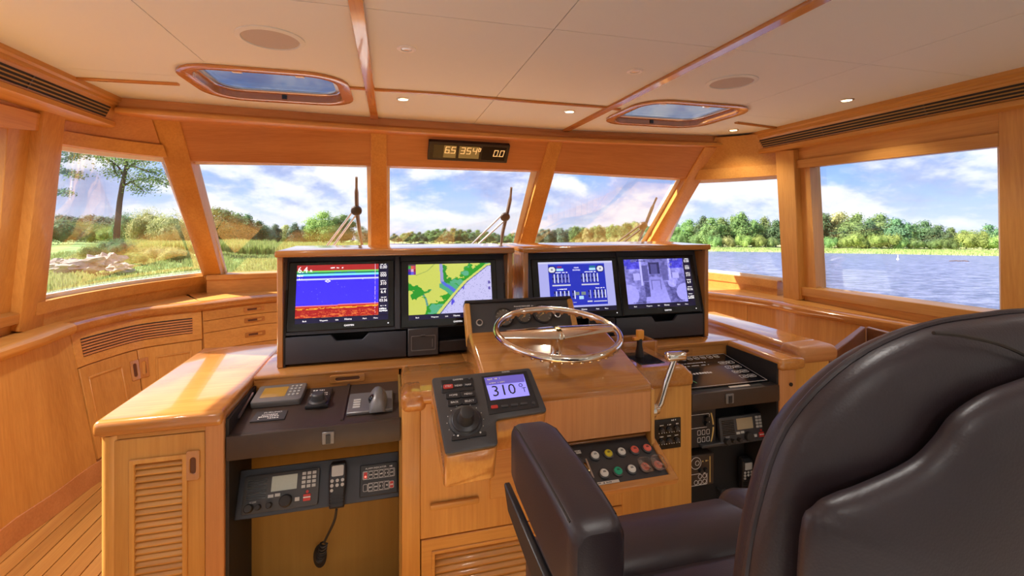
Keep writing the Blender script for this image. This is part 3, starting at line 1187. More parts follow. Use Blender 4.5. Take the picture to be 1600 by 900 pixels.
def seg7(m, ch, x, y, w_, h_, th):
    S = {'0': 'abcdef', '3': 'abcdg', '4': 'bcfg', '5': 'acdfg', '6': 'acdefg', 'o': 'abfg'}[ch]
    g = th * 0.25
    R = {'a': (g, h_ - th, w_ - g, h_), 'g': (g, h_ / 2 - th / 2, w_ - g, h_ / 2 + th / 2), 'd': (g, 0, w_ - g, th), 'f': (0, h_ / 2 + g, th, h_ - g), 'b': (w_ - th, h_ / 2 + g, w_, h_ - g), 'e': (0, g, th, h_ / 2 - g), 'c': (w_ - th, g, w_, h_ / 2 - g)}
    k = 0.12
    for s in S:
        a, b, c, d = R[s]
        m.fprism(fr, [(x + a + b * k, y + b), (x + c + b * k, y + b), (x + c + d * k, y + d), (x + a + d * k, y + d)], 0.0082, 0.0088)


cw, chh, ct = 0.055 * W_, 0.36 * H_, 0.010 * W_
for ch_, xx, yy in (('6', .195, .42), ('5', .268, .42), ('3', .385, .42), ('5', .458, .42), ('4', .531, .42), ('0', .80, .36), ('0', .878, .36)):
    seg7(m, ch_, xx * W_, yy * H_, cw, chh, ct)
seg7(m, 'o', .598 * W_, .42 * H_ + chh * 0.0, cw * .6, chh, ct)
for xx, yy in ((.255, .42), (.862, .36)):
    m.fbox(fr, xx * W_, xx * W_ + ct, yy * H_, yy * H_ + ct, 0.0082, 0.0088)
m.build('digits', 'led_digit', t, smooth=False)['kind'] = 'stuff'

# ================================================================== SIDE COUNTERS
ZT = 0.865


class Side:
    """counter front seen from above: a smooth plan curve with pixel look-up"""
    def __init__(s, pix, z, ext):
        P = [pz(u, v, z) for u, v in pix]
        for p in P:
            p.z = 0
        P = [V(e) for e in ext[0]] + P + [V(e) for e in ext[1]]
        s.zt = z
        s.pts = cspline(P, 12)
        s.cum = [0]
        for a, b in zip(s.pts, s.pts[1:]):
            s.cum.append(s.cum[-1] + (b - a).length)

    def at(s, d):
        d = max(0, min(s.cum[-1] - 1e-6, d))
        for i in range(len(s.pts) - 1):
            if s.cum[i + 1] >= d:
                k = (d - s.cum[i]) / max(1e-9, s.cum[i + 1] - s.cum[i])
                t = (s.pts[i + 1] - s.pts[i]).normalized()
                return s.pts[i].lerp(s.pts[i + 1], k), V((-t.y, t.x, 0))

    def lean(s, d):
        """how far the cabinet face runs into the room per metre of height going down"""
        return 0.0

    def hit(s, u):
        r = ray(u, 345)
        best = None
        for i in range(len(s.pts) - 1):
            a, b = s.pts[i], s.pts[i + 1]
            c0, c1 = a.x * r.y - a.y * r.x, b.x * r.y - b.y * r.x
            if c0 * c1 <= 0 and c0 != c1:
                k = c0 / (c0 - c1)
                p = a.lerp(b, k)
                if p.x * r.x + p.y * r.y > 0:
                    return s.cum[i] + k * (s.cum[i + 1] - s.cum[i])
        return 0

    def z(s, u, v):
        p, _ = s.at(s.hit(u))
        r = ray(u, v)
        return HZ + r.z * (p.length / V((r.x, r.y, 0)).length)

    def sweep(s, mb, d0, d1, prof, n=None):
        """prof (out, z): out is measured towards the room"""
        n = n or max(1, int((d1 - d0) / 0.06))
        rings = []
        for i in range(n + 1):
            d = d0 + (d1 - d0) * i / n
            p, nr = s.at(d)
            rings.append([p + nr * (s.sg * (o + s.lean(d) * max(0, s.zt - zz))) + V((0, 0, zz)) for o, zz in prof])
        return mb.loft(rings)

    def panel(s, mb, d0, d1, z0, z1, o0, o1):
        return s.sweep(mb, d0, d1, [(o0, z0), (o1, z0), (o1, z1), (o0, z1)])

    def frame(s, d, z=0.0, out=0.0):
        p, nr = s.at(d)
        nr = nr * s.sg
        k = s.lean(d)
        return Frame(p + nr * (out + k * max(0, s.zt - z)) + V((0, 0, z)), V((0, 0, 1)).cross(nr), V((0, 0, 1)) - nr * k)


LS = Side([(0, 555), (50, 538), (107, 516), (160, 502.5), (215, 491), (275, 484), (315, 480), (430, 467)], 0.83, ([(-1.66, -0.9, 0), (-1.66, 1.3, 0)], [(-0.2, 3.80, 0), (0.6, 3.86, 0)]))
LS.sg = -1 if LS.at(1.0)[1].x < 0 else 1
RSd = Side([(1600, 548), (1440, 518), (1330, 500), (1245, 485), (1200, 476), (1110, 464)], 0.815, ([(2.66, -1.2, 0), (2.66, 0.6, 0)], [(2.05, 3.62, 0), (1.3, 3.82, 0)]))
RSd.sg = 1 if RSd.at(1.0)[1].x < 0 else -1

_d0, _d1 = LS.hit(0), LS.hit(108)
LS.lean = lambda d: 0.07 + 0.11 * max(0.0, min(1.0, (d - _d0) / (_d1 - _d0)))
_sh = 0.015
RAIL = [(a, b + _sh) for a, b in [(-0.02, 0.795), (0.020, 0.795), (0.032, 0.805), (0.036, 0.82), (0.034, 0.838), (0.022, 0.849), (0.0, 0.853), (-0.03, 0.853), (-0.036, 0.846), (-0.036, 0.80)]]
dA, dB, dC_ = LS.hit(108), LS.hit(315), LS.hit(430)
t = thing('side_counter', 'long varnished counter top with a rounded edge curving along the left side', 'counter', (-1.8, 2.6, 0.8))
m = MB(); LS.sweep(m, 0, dA, RAIL); m.build('edge_rail', 'teak_y', t)
m = MB(); LS.sweep(m, dA + 0.001, LS.cum[-1], RAIL); m.build('edge_rail', 'varnish_x', t)
m = MB(); LS.sweep(m, 0, LS.cum[-1], [(-0.035, 0.835), (-0.035, 0.863), (-0.62, 0.863), (-0.62, 0.835)]); m.build('counter_top', 'teak_x', t)
# plain cupboard side, vent cabinet, drawers
t = thing('side_cabinet', 'plain panelled cabinet side under the left counter, nearest the viewer', 'cabinet', LS.at(dA - 1.0)[0])
m = MB(); LS.panel(m, 0, dA - 0.002, 0.10, 0.81, -0.06, 0.0); m.build('panel', 'teak_z', t)
t2 = thing('side_cabinet', 'curved left cabinet with a dark air grille over two panelled doors', 'cabinet', LS.at((dA + dB) / 2)[0])
z_mid = LS.z(212, 548)
zt_, zb_ = 0.795, z_mid - 0.115
m = MB(); LS.panel(m, dA + 0.001, dB - 0.002, 0.08, 0.81, -0.08, -0.012); m.build('carcass', 'teak_z', t2)
m = MB(); LS.panel(m, dA + 0.001, dB - 0.002, 0.62, 0.81, -0.02, 0.002); m.build('grille_panel', 'teak_x', t2, bevel=0.002, seg=1)
g0, g1 = LS.hit(121), LS.hit(300)
m = MB(); LS.panel(m, g0, g1, 0.667, 0.767, -0.004, 0.004); m.build('grille_slot', 'seam_black', t2, smooth=False)
for k in range(6):
    m = MB(); z0 = 0.6715 + k * 0.0158; LS.panel(m, g0, g1, z0, z0 + 0.0095, 0.0, 0.007); m.build('slat', 'mahogany_x', t2)
dd = LS.hit(207)


def cab_door(side, parent, d0, d1, z0, z1, hd, mat='teak_z', hname='handle'):
    m = MB(); side.panel(m, d0 + 0.0025, d1 - 0.0025, z0, z1, -0.016, 0.004)
    dr = m.build('door', mat, parent, bevel=0.002, seg=1)
    # raised field with a moulded border
    i0, i1 = (d0 + 0.055, d1 - 0.115) if hd > (d0 + d1) / 2 else (d0 + 0.115, d1 - 0.055)
    a, b = z0 + 0.06, z1 - 0.06
    for q in ((i0, i1, a, a + 0.012), (i0, i1, b - 0.012, b), (i0, i0 + 0.012, a, b), (i1 - 0.012, i1, a, b)):
        m = MB(); side.panel(m, q[0], q[1], q[2], q[3], 0.0, 0.010); m.build('moulding', mat, dr, bevel=0.003, seg=1)
    pull(side.frame(hd, (z1 - 0.115), 0.004), 0.026, 0.105, dr)
    return dr


def pull(fr, wd, ht, parent, mat='varnish_z', horiz=False):
    """recessed finger pull in a small raised frame"""
    o = rrect(-wd, wd, -ht / 2 - 0.008, ht / 2 + 0.008, 0.006, 3)
    i = rrect(-wd * 0.42, wd * 0.42, -ht / 2 + 0.012, ht / 2 - 0.012, wd * 0.41, 3)
    h = MB().fring(fr, o, i, -0.001, 0.006).build('handle', mat, parent, bevel=0.0015, seg=1)
    m = MB(); m.fprism(fr, rrect(-wd * 0.42, wd * 0.42, -ht / 2 + 0.012, ht / 2 - 0.012, wd * 0.41, 3), -0.001, 0.0012)
    m.build('recess', 'recess_brown', parent, smooth=False)
    return h


cab_door(LS, t2, dA + 0.004, dd, 0.115, 0.615, dd - 0.035)
cab_door(LS, t2, dd, dB - 0.004, 0.115, 0.615, dd + 0.035)
t3 = thing('drawer_unit', 'stack of plain drawers with slot pulls under the left counter by the windshield', 'drawers', LS.at((dB + dC_) / 2)[0])
m = MB(); LS.panel(m, dB, LS.cum[-1], 0.08, 0.81, -0.08, -0.012); m.build('carcass', 'teak_x', t3)
for z0, z1 in ((0.737, 0.808), (0.657, 0.734), (0.535, 0.654), (0.34, 0.532), (0.115, 0.337)):
    m = MB(); LS.panel(m, dB + 0.003, dC_ + 0.12, z0, z1, -0.014, 0.004)
    dr = m.build('drawer', 'teak_x', t3, bevel=0.002, seg=1)
    dh = LS.hit(396)
    fr = LS.frame(dh, (z0 + z1) / 2, 0.004)
    pull(Frame(fr.o, fr.y, -fr.x), 0.017, 0.12, dr, 'varnish_x')
m = MB(); LS.panel(m, 0, LS.cum[-1], 0.0, 0.105, -0.10, 0.006)
S_(m.build('baseboard_left', 'mahogany_x', bevel=0.002, seg=1), 0, 'dark skirting along the foot of the left cabinets', 'baseboard')
# right counter
t = thing('side_counter', 'varnished counter top with a rounded edge along the right side', 'counter', (2.8, 2.4, 0.8))
m = MB(); RSd.sweep(m, 0, RSd.cum[-1], [(a, b - _sh) for a, b in RAIL]); m.build('edge_rail', 'varnish_y', t)
m = MB(); RSd.sweep(m, 0, RSd.cum[-1], [(-0.035, 0.82), (-0.035, 0.848), (-0.5, 0.848), (-0.5, 0.82)]); m.build('counter_top', 'teak_y', t)
t = thing('side_cabinet', 'tall grained panels under the right counter', 'cabinet', RSd.at(2.0)[0])
ds = [0] + [RSd.hit(u) for u in (1395, 1168)] + [RSd.cum[-1]]
for a, b in zip(ds, ds[1:]):
    m = MB(); RSd.panel(m, a + 0.0015, b - 0.0015, 0.10, 0.795, -0.05, 0.0); m.build('panel', 'teak_z', t, bevel=0.001, seg=1)
m = MB(); RSd.panel(m, 0, RSd.cum[-1], 0.0, 0.105, -0.10, 0.006)
S_(m.build('baseboard_right', 'mahogany_x', bevel=0.002, seg=1), 0, 'dark skirting along the foot of the right cabinets', 'baseboard')
# bench corner by the right counter
P1, P2, P3 = px(1353, 511, 2.40), pt(1298, 556, 2.05), px(1425, 530, 2.44)
t = thing('bench', 'dark mahogany bench back between the helm chair and right counter', 'bench', (P1.x, P1.y, 0))
dn = V((0, 0, -1))
MB().hexa([P2, P1, P1 + dn * P1.z, P2 + dn * P2.z], [P2 + V((-.01, .03, 0)), P1 + V((0, .03, 0)), P1 + V((0, .03, -P1.z)), P2 + V((-.01, .03, -P2.z))]).build('back_panel', 'dark_wood', t, bevel=0.004, seg=1)
MB().hexa([P3, P1, P1 + dn * P1.z, P3 + dn * P3.z], [P3 + V((.03, .01, 0)), P1 + V((.03, .01, 0)), P1 + V((.03, .01, -P1.z)), P3 + V((.03, .01, -P3.z))]).build('side_panel', 'dark_wood', t, bevel=0.004, seg=1)
MB().hexa([P2 + dn * .25, P1 + dn * .25, P3 + dn * .25, P3 + V((0, -.5, -.25))], [P2 + dn * .30, P1 + dn * .30, P3 + dn * .30, P3 + V((0, -.5, -.30))]).build('seat', 'dark_wood', t)


# ================================================================== HELM CONSOLE
YF, YB = 1.61, 2.42          # front and back of the console
XA, XB, XC_, XD, XE, XF = -0.83, -0.50, 0.035, 1.168, 1.60, 1.93
con = thing('helm_console', 'wide varnished helm console with a louvred door, open instrument bays and a raised wheel box', 'console', (0.56, 2.0, 0))
ZTOP = 0.835
# left cabinet
MB().box(XA - 0.012, XB, YF - 0.012, YB, ZTOP - 0.05, ZTOP).build('left_top', 'varnish_x', con, bevel=0.018, seg=4)
MB().box(XA + 0.012, XB - 0.03, YF + 0.03, YB - 0.01, 0.0, ZTOP - 0.048).build('left_carcass', 'teak_z', con)
# rounded corner post, door frame
m = MB(); m.lathe((XA + 0.028, YF + 0.026, 0.0), (0, 0, 1), [(0.027, 0), (0.027, ZTOP - 0.05)], 20); m.build('corner_post', 'teak_z', con)
MB().box(XA + 0.028, XB, YF + 0.006, YF + 0.032, ZTOP - 0.062, ZTOP - 0.048).build('top_rail', 'teak_x', con)
MB().box(XB - 0.052, XB, YF - 0.004, YF + 0.32, 0.0, ZTOP - 0.03).build('bay_side', 'mahogany_z', con, bevel=0.003, seg=1)
x0d, x1d, z0d, z1d = XA + 0.030, XB - 0.054, 0.05, ZTOP - 0.064
fr = Frame((x0d, YF + 0.002, 0), (1, 0, 0), (0, 0, 1))
wd = x1d - x0d
lx0, lx1 = 0.062, wd - 0.060
m = MB()
m.fring(fr, [(0, z0d), (wd, z0d), (wd, z1d), (0, z1d)], [(lx0, 0.12), (lx1, 0.12), (lx1, z1d - 0.075), (lx0, z1d - 0.075)], -0.022, 0.0)
door = m.build('louvre_door', 'teak_z', con, bevel=0.002, seg=1)
m = MB()
m.fring(fr, [(lx0 - 0.014, 0.106), (lx1 + 0.014, 0.106), (lx1 + 0.014, z1d - 0.061), (lx0 - 0.014, z1d - 0.061)], [(lx0, 0.12), (lx1, 0.12), (lx1, z1d - 0.075), (lx0, z1d - 0.075)], -0.001, 0.006)
m.build('louvre_border', 'teak_z', door, bevel=0.002, seg=1)
MB().fbox(fr, lx0 - 0.01, lx1 + 0.01, 0.11, z1d - 0.06, -0.03, -0.021).build('louvre_back', 'seam_black', door)
zz = z1d - 0.075
sl = None
k = 0
while zz > 0.14:
    if sl is None:
        m = MB()
        c0 = fr.p(0, zz - 0.017)
        prof = [(-0.014, 0.0125), (-0.002, 0.003), (0.003, -0.003), (0.002, -0.0075), (-0.002, -0.0085), (-0.018, 0.003)]
        m.loft([[fr.p(xx, zz - 0.012 + b, a - 0.004) for a, b in prof] for xx in (lx0, lx1)])
        sl = m.build('slat', 'teak_x', door)
        sz = sl.location.z
    else:
        o = sl.copy(); COL.objects.link(o); o.location.z = sz - 0.0196 * k
    zz -= 0.0196
    k += 1
pull(Frame(fr.p(wd - 0.031, z1d - 0.098), (1, 0, 0), (0, 0, 1)), 0.0185, 0.074, door)
# back strip of the top, with finger pulls in its front lip
YL = 1.915
MB().box(XB + 0.001, 0.30, YL, YB, ZTOP - 0.014, ZTOP - 0.001).build('back_top', 'varnish_x', con, bevel=0.004, seg=2)
MB().box(XB + 0.001, XC_ - 0.004, YL + 0.003, YL + 0.03, ZTOP - 0.085, ZTOP - 0.013).build('lip_board', 'varnish_x', con, bevel=0.002, seg=1)
pull(Frame((-0.165, YL + 0.003, ZTOP - 0.034), (0, 0, 1), (-1, 0, 0)), 0.0155, 0.115, con, 'varnish_x')
MB().box(0.30, XE + 0.06, YL, YB, ZTOP - 0.02, ZTOP - 0.001).build('back_top', 'varnish_x', con, bevel=0.004, seg=2)
MB().box(XD - 0.06, XE + 0.02, YL + 0.003, YL + 0.03, ZTOP - 0.085, ZTOP - 0.019).build('lip_board', 'varnish_x', con, bevel=0.002, seg=1)
pull(Frame((1.335, YL + 0.003, ZTOP - 0.038), (0, 0, 1), (-1, 0, 0)), 0.0165, 0.105, con, 'varnish_x')
MB().box(XA + 0.05, XF - 0.05, YB - 0.03, YB, 0.0, ZTOP - 0.03).build('back_panel', 'teak_x', con)
# left bay: black tray, tray front, lining, tan back board
m = MB(); m.hexa([(XB, YL + 0.03, 0.755), (XC_, YL + 0.03, 0.755), (XC_, YF + 0.012, 0.735), (XB, YF + 0.012, 0.735)], [(XB, YL + 0.03, 0.775), (XC_, YL + 0.03, 0.775), (XC_, YF + 0.012, 0.748), (XB, YF + 0.012, 0.748)])
tray_l = m.build('tray', 'brown_board', con, bevel=0.002, seg=1)
MB().box(XB + 0.004, XC_ - 0.004, YF - 0.002, YF + 0.018, 0.672, 0.749).build('tray_front', 'brown_board', con, bevel=0.004, seg=2)
MB().hexa([(-0.165, YF + 0.03, 0.748), (-0.155, YF + 0.03, 0.748), (-0.155, YL + 0.02, 0.772), (-0.165, YL + 0.02, 0.772)], [(-0.165, YF + 0.03, 0.754), (-0.155, YF + 0.03, 0.754), (-0.155, YL + 0.02, 0.780), (-0.165, YL + 0.02, 0.780)]).build('tray_divider', 'brown_board', con)
MB().box(XB - 0.001, XB + 0.010, YF + 0.01, YL + 0.04, 0.0, 0.80).build('bay_lining', 'black_matte', con)
MB().box(XB, XC_, 1.86, 1.875, 0.0, 0.745).build('back_board', 'tan_board', con)
MB().box(XC_ - 0.008, XC_, YF + 0.012, YL, 0.0, 0.80).build('bay_lining', 'tan_board', con)


def latch(x, z, y, parent):
    m = MB(); m.box(x - 0.019, x + 0.019, y - 0.006, y, z - 0.02, z + 0.02)
    l = m.build('latch', 'pewter', parent, bevel=0.002, seg=1)
    m = MB(); m.box(x - 0.007, x + 0.007, y - 0.010, y - 0.005, z - 0.016, z + 0.012); m.build('latch_tongue', 'black_plastic', parent)


latch(-0.198, 0.712, YF - 0.002, con)
# divider with a rounded cap between left bay and pedestal
m = MB(); m.box(XC_, XC_ + 0.062, YF - 0.004, YL + 0.02, 0.0, ZTOP - 0.05); m.build('bay_side', 'teak_z', con, bevel=0.004, seg=2)
MB().box(XC_ - 0.004, XC_ + 0.085, YF - 0.014, YF + 0.13, ZTOP - 0.072, ZTOP - 0.002).build('cap_rail', 'varnish_y', con, bevel=0.026, seg=4)
# pedestal front, split like the photograph into upper face and louvred lower door
MB().box(XC_ + 0.062, 1.0, YF, YF + 0.03, 0.325, ZTOP - 0.03).build('pedestal_face', 'teak_z', con, bevel=0.002, seg=1)
MB().box(XC_ + 0.002, 1.0, YF - 0.01, YL + 0.02, ZTOP - 0.05, ZTOP - 0.003).build('pedestal_top', 'varnish_x', con, bevel=0.02, seg=4)
ped = Frame((XC_ + 0.062, YF + 0.002, 0), (1, 0, 0), (0, 0, 1))
m = MB(); m.fring(ped, [(0.003, 0.02), (0.938, 0.02), (0.938, 0.321), (0.003, 0.321)], [(0.05, 0.07), (0.90, 0.07), (0.90, 0.268), (0.05, 0.268)], -0.02, 0.003)
pd = m.build('louvre_door', 'teak_x', con, bevel=0.002, seg=1)
m = MB(); m.fring(ped, [(0.038, 0.058), (0.912, 0.058), (0.912, 0.28), (0.038, 0.28)], [(0.05, 0.07), (0.90, 0.07), (0.90, 0.268), (0.05, 0.268)], 0.002, 0.008); m.build('louvre_border', 'teak_x', pd, bevel=0.002, seg=1)
MB().fbox(ped, 0.04, 0.91, 0.06, 0.28, -0.03, -0.02).build('louvre_back', 'seam_black', pd)
sl = None
for k in range(8):
    if sl is None:
        m = MB(); zz = 0.268
        m.loft([[ped.p(xx, zz - 0.017 + b, a - 0.004) for a, b in prof] for xx in (0.05, 0.90)])
        sl = m.build('slat', 'teak_x', pd); sz = sl.location.z
    else:
        o = sl.copy(); COL.objects.link(o); o.location.z = sz - 0.0245 * k
# wide drawers on the pedestal, right of the armrest
MB().box(0.34, 0.995, YF - 0.008, YF + 0.004, 0.43, 0.60).build('drawer', 'teak_x', con, bevel=0.003, seg=1)
m = MB(); m.box(0.60, 0.93, YF - 0.016, YF - 0.007, 0.555, 0.575); m.build('drawer_pull', 'teak_x', con, bevel=0.004, seg=2)
m = MB(); m.box(0.13, 0.30, YF - 0.014, YF - 0.001, 0.425, 0.445); m.build('drawer_pull', 'teak_x', con, bevel=0.004, seg=2)
# right pillar with rounded top, carries the throttle
MB().box(0.86, XD, YF - 0.004, YL + 0.02, 0.0, ZTOP - 0.02).build('throttle_pillar', 'teak_z', con, bevel=0.004, seg=2)
m = MB()
m.prism([(0.80, YF - 0.014, ZTOP - 0.075), (XD + 0.006, YF - 0.014, ZTOP - 0.075), (XD + 0.006, YF - 0.014, ZTOP - 0.03), (XD - 0.04, YF - 0.014, ZTOP + 0.012), (0.80, YF - 0.014, ZTOP + 0.012)], (0, YL - YF + 0.02, 0))
m.build('pillar_cap', 'varnish_y', con, bevel=0.016, seg=4)
MB().box(0.96, 1.07, YF + 0.03, YF + 0.19, ZTOP + 0.010, ZTOP + 0.015).build('throttle_plate', 'black_gloss', con, bevel=0.002, seg=1)
# right bay
m = MB(); m.hexa([(XD, YL + 0.03, 0.745), (XE, YL + 0.03, 0.745), (XE, YF + 0.012, 0.708), (XD, YF + 0.012, 0.708)], [(XD, YL + 0.03, 0.768), (XE, YL + 0.03, 0.768), (XE, YF + 0.012, 0.722), (XD, YF + 0.012, 0.722)])
m.build('tray', 'black_matte', con, bevel=0.002, seg=1)
MB().box(XD + 0.002, XE - 0.002, YF - 0.004, YF + 0.016, 0.652, 0.722).build('tray_front', 'brown_board', con, bevel=0.004, seg=2)
latch(1.345, 0.690, YF - 0.004, con)
MB().box(XE - 0.010, XE, YF + 0.004, YL + 0.04, 0.0, 0.81).build('bay_lining', 'black_matte', con)
MB().box(XD, XE, 1.80, 1.815, 0.0, 0.70).build('back_board', 'black_matte', con)
MB().box(XD, XD + 0.006, YF + 0.012, YL, 0.0, 0.72).build('bay_lining', 'black_matte', con)
MB().box(XD + 0.006, XE - 0.01, YF + 0.01, 1.80, 0.0, 0.02).build('bay_floor', 'black_matte', con)
# right cheek, sloping front ledge and big rounded rail
MB().box(XE, XE + 0.085, YF - 0.004, YL + 0.06, 0.0, ZTOP - 0.04).build('bay_side', 'mahogany_z', con, bevel=0.004, seg=2)
m = MB(); m.box(XE + 0.085, XF - 0.02, YF + 0.02, YB, 0.0, ZTOP - 0.035); m.build('right_carcass', 'teak_z', con)
MB().box(XE - 0.005, XE + 0.13, YF - 0.016, YB, ZTOP - 0.055, ZTOP - 0.004).build('right_ledge', 'varnish_y', con, bevel=0.018, seg=4)
m = MB(); m.box(XE + 0.118, XF + 0.01, YF + 0.085, YB + 0.02, ZTOP - 0.045, ZTOP + 0.030); m.build('right_rail', 'varnish_y', con, bevel=0.033, seg=5)
m = MB(); m.box(XE + 0.115, XF + 0.013, YF + 0.005, YF + 0.135, ZTOP - 0.047, ZTOP + 0.031); m.build('rail_end', 'mahogany_x', con, bevel=0.035, seg=5)
m = MB(); m.fcyl(Frame((XE + 0.055, YF - 0.005, 0.72), (1, 0, 0), (0, 0, 1)), 0, 0, 0.008, 0, 0.004); m.build('door_catch', 'seam_black', con)
# wheel box
WX0, WX1 = 0.293, 0.868
prof_w = [(1.40, 0.700), (1.40, 0.862), (1.80, 0.981), (1.84, 0.95), (1.84, ZTOP - 0.01), (YF + 0.03, ZTOP - 0.06), (YF + 0.01, 0.700)]
m = MB()
m.prism([(WX0, y, z) for y, z in prof_w], (WX1 - WX0, 0, 0))
m.build('wheel_box', 'varnish_x', con, bevel=0.016, seg=4)
MB().box(WX0 + 0.02, WX1 - 0.012, 1.397, 1.41, 0.702, 0.842).build('wheel_box_front', 'mahogany_z', con, bevel=0.003, seg=1)
MB().box(WX1 - 0.010, WX1 + 0.004, 1.398, 1.62, 0.60, 0.845).build('wheel_box_cheek', 'teak_z', con, bevel=0.003, seg=1)
# open tray beside the wheel box
for q in ((0.95, 1.162, 1.845, 1.862), (0.95, 1.162, 1.96, 1.972), (0.95, 0.964, 1.845, 1.97), (1.148, 1.164, 1.842, 1.972)):
    MB().box(q[0], q[1], q[2], q[3], ZTOP - 0.01, ZTOP + 0.045).build('tray_fiddle', 'varnish_x', con, bevel=0.004, seg=2)

# ---- gauge panel behind the wheel
g0, g1, g2 = V((0.300, 1.83, 0.955)), V((0.765, 1.83, 0.955)), V((0.300, 1.905, 1.075))
gf = Frame(g0, g1 - g0, g2 - g0)
GW, GH = (g1 - g0).length, (g2 - g0).length
gp = thing('gauge_panel', 'black sloping panel with three round gauges behind the steering wheel', 'gauges', (0.53, 1.88, 0.93))
MB().fbox(gf, 0, GW, -0.02, GH, -0.03, 0.0).build('face_plate', 'charcoal', gp, bevel=0.003, seg=1)
MB().fbox(gf, -0.004, GW + 0.004, GH - 0.002, GH + 0.012, -0.05, 0.008).build('top_edge', 'black_plastic', gp, bevel=0.003, seg=1)
for xx in (-0.006, GW - 0.016):
    MB().fbox(gf, xx, xx + 0.022, -0.03, GH - 0.003, -0.04, 0.012).build('wooden_cheek', 'teak_z', gp, bevel=0.003, seg=1)
for (xx, yy, rr) in ((0.155, 0.072, 0.036), (0.243, 0.072, 0.027), (0.328, 0.080, 0.038)):
    m = MB(); m.lathe(gf.p(xx, yy), gf.n, [(rr + 0.006, 0), (rr + 0.006, 0.006), (rr, 0.009), (rr, 0.003)], 28, cap=False); g = m.build('gauge', 'black_plastic', gp)
    MB().fcyl(gf, xx, yy, rr + 0.001, 0.001, 0.0045, 28).build('dial', 'gauge_face', g)
    m = MB()
    for k in range(11):
        a = math.radians(-45 + 27 * k)
        d1, d2 = rr * 0.78, rr * 0.95
        p = [(math.cos(a) * d1 - math.sin(a) * 0.0007, math.sin(a) * d1 + math.cos(a) * 0.0007), (math.cos(a) * d1 + math.sin(a) * 0.0007, math.sin(a) * d1 - math.cos(a) * 0.0007), (math.cos(a) * d2 + math.sin(a) * 0.0007, math.sin(a) * d2 - math.cos(a) * 0.0007), (math.cos(a) * d2 - math.sin(a) * 0.0007, math.sin(a) * d2 + math.cos(a) * 0.0007)]
        m.fprism(gf, [(xx + a_, yy + b_) for a_, b_ in p], 0.0046, 0.0052)
    m.build('tick_marks', 'letter_white', g, smooth=False)
    a = math.radians(215)
    m = MB(); m.fprism(gf, [(xx + math.cos(a) * rr * 0.8, yy + math.sin(a) * rr * 0.8), (xx - math.sin(a) * 0.0015, yy + math.cos(a) * 0.0015), (xx + math.sin(a) * 0.0015, yy - math.cos(a) * 0.0015)], 0.0053, 0.006)
    m.fcyl(gf, xx, yy, 0.004, 0.0046, 0.007, 10)
    m.build('needle', 'letter_gold', g, smooth=False)
for xx, yy in ((0.05, 0.056), (0.392, 0.072)):
    m = MB(); m.lathe(gf.p(xx, yy), gf.n, [(0.014, 0), (0.014, 0.004), (0.010, 0.005), (0.010, 0.001)], 20); m.build('push_button', 'steel', gp)
    m = MB(); m.fcyl(gf, xx, yy, 0.0095, 0.001, 0.0055, 16); m.fbox(gf, xx - 0.006, xx + 0.006, yy - 0.002, yy + 0.002, 0.0055, 0.006); m.build('button_cap', 'black_plastic', gp)
m = MB(); dashes(m, gf, 0.20, 0.29, 0.118, 0.006); dashes(m, gf, 0.215, 0.275, 0.108, 0.004); m.build('lettering', 'letter_white', gp, smooth=False)

# ---- steering wheel
wc = V((0.584, 1.575, 1.020))
wn = V((0, -0.17, 1)).normalized()
sw = thing('steering_wheel', 'polished chrome two-spoke steering wheel lying flat over the helm box', 'wheel', wc - wn * 0.1)
wfm = Frame(wc, (1, 0, 0), wn.cross(V((1, 0, 0))))
R_ = 0.2225
rim = []
N = 96
m = MB()
pts = [wfm.p(R_ * math.cos(2 * PI * k / N), R_ * math.sin(2 * PI * k / N)) for k in range(N)]
m.tube(pts, 0.0125, 12, closed=True)
rimo = m.build('rim', 'chrome', sw)
m = MB()     # finger scallops along the underside
for k in range(44):
    a = 2 * PI * k / 44
    m.ball(wfm.p(R_ * math.cos(a), R_ * math.sin(a), -0.0085), (0.0105, 0.0105, 0.0105), 8, 5)
m.build('finger_grips', 'chrome', rimo)
for sg in (-1, 1):
    rings = []
    for k in range(11):
        s = k / 10
        xx = sg * (0.01 + 0.208 * s)
        hw_ = 0.052 - 0.024 * s
        hh_ = 0.010 + 0.006 * (1 - s)
        z_ = -0.006 + 0.006 * s
        rings.append([wfm.p(xx, hw_ * math.cos(2 * PI * j / 14), z_ + hh_ * math.sin(2 * PI * j / 14)) for j in range(14)])
    m = MB(); m.loft(rings); m.build('spoke', 'chrome', sw)
m = MB(); m.lathe(wfm.o, wn, [(0.0, 0.006), (0.014, 0.0055), (0.024, 0.002), (0.030, -0.008), (0.034, -0.018), (0.024, -0.035), (0.020, -0.085), (0.030, -0.105), (0.034, -0.112)][::-1], 28); m.build('hub', 'chrome', sw)
m = MB(); m.lathe(wfm.o, wn, [(0.012, 0.008), (0.011, 0.013), (0.0, 0.014)], 20); m.build('hub_nut', 'brass', sw)

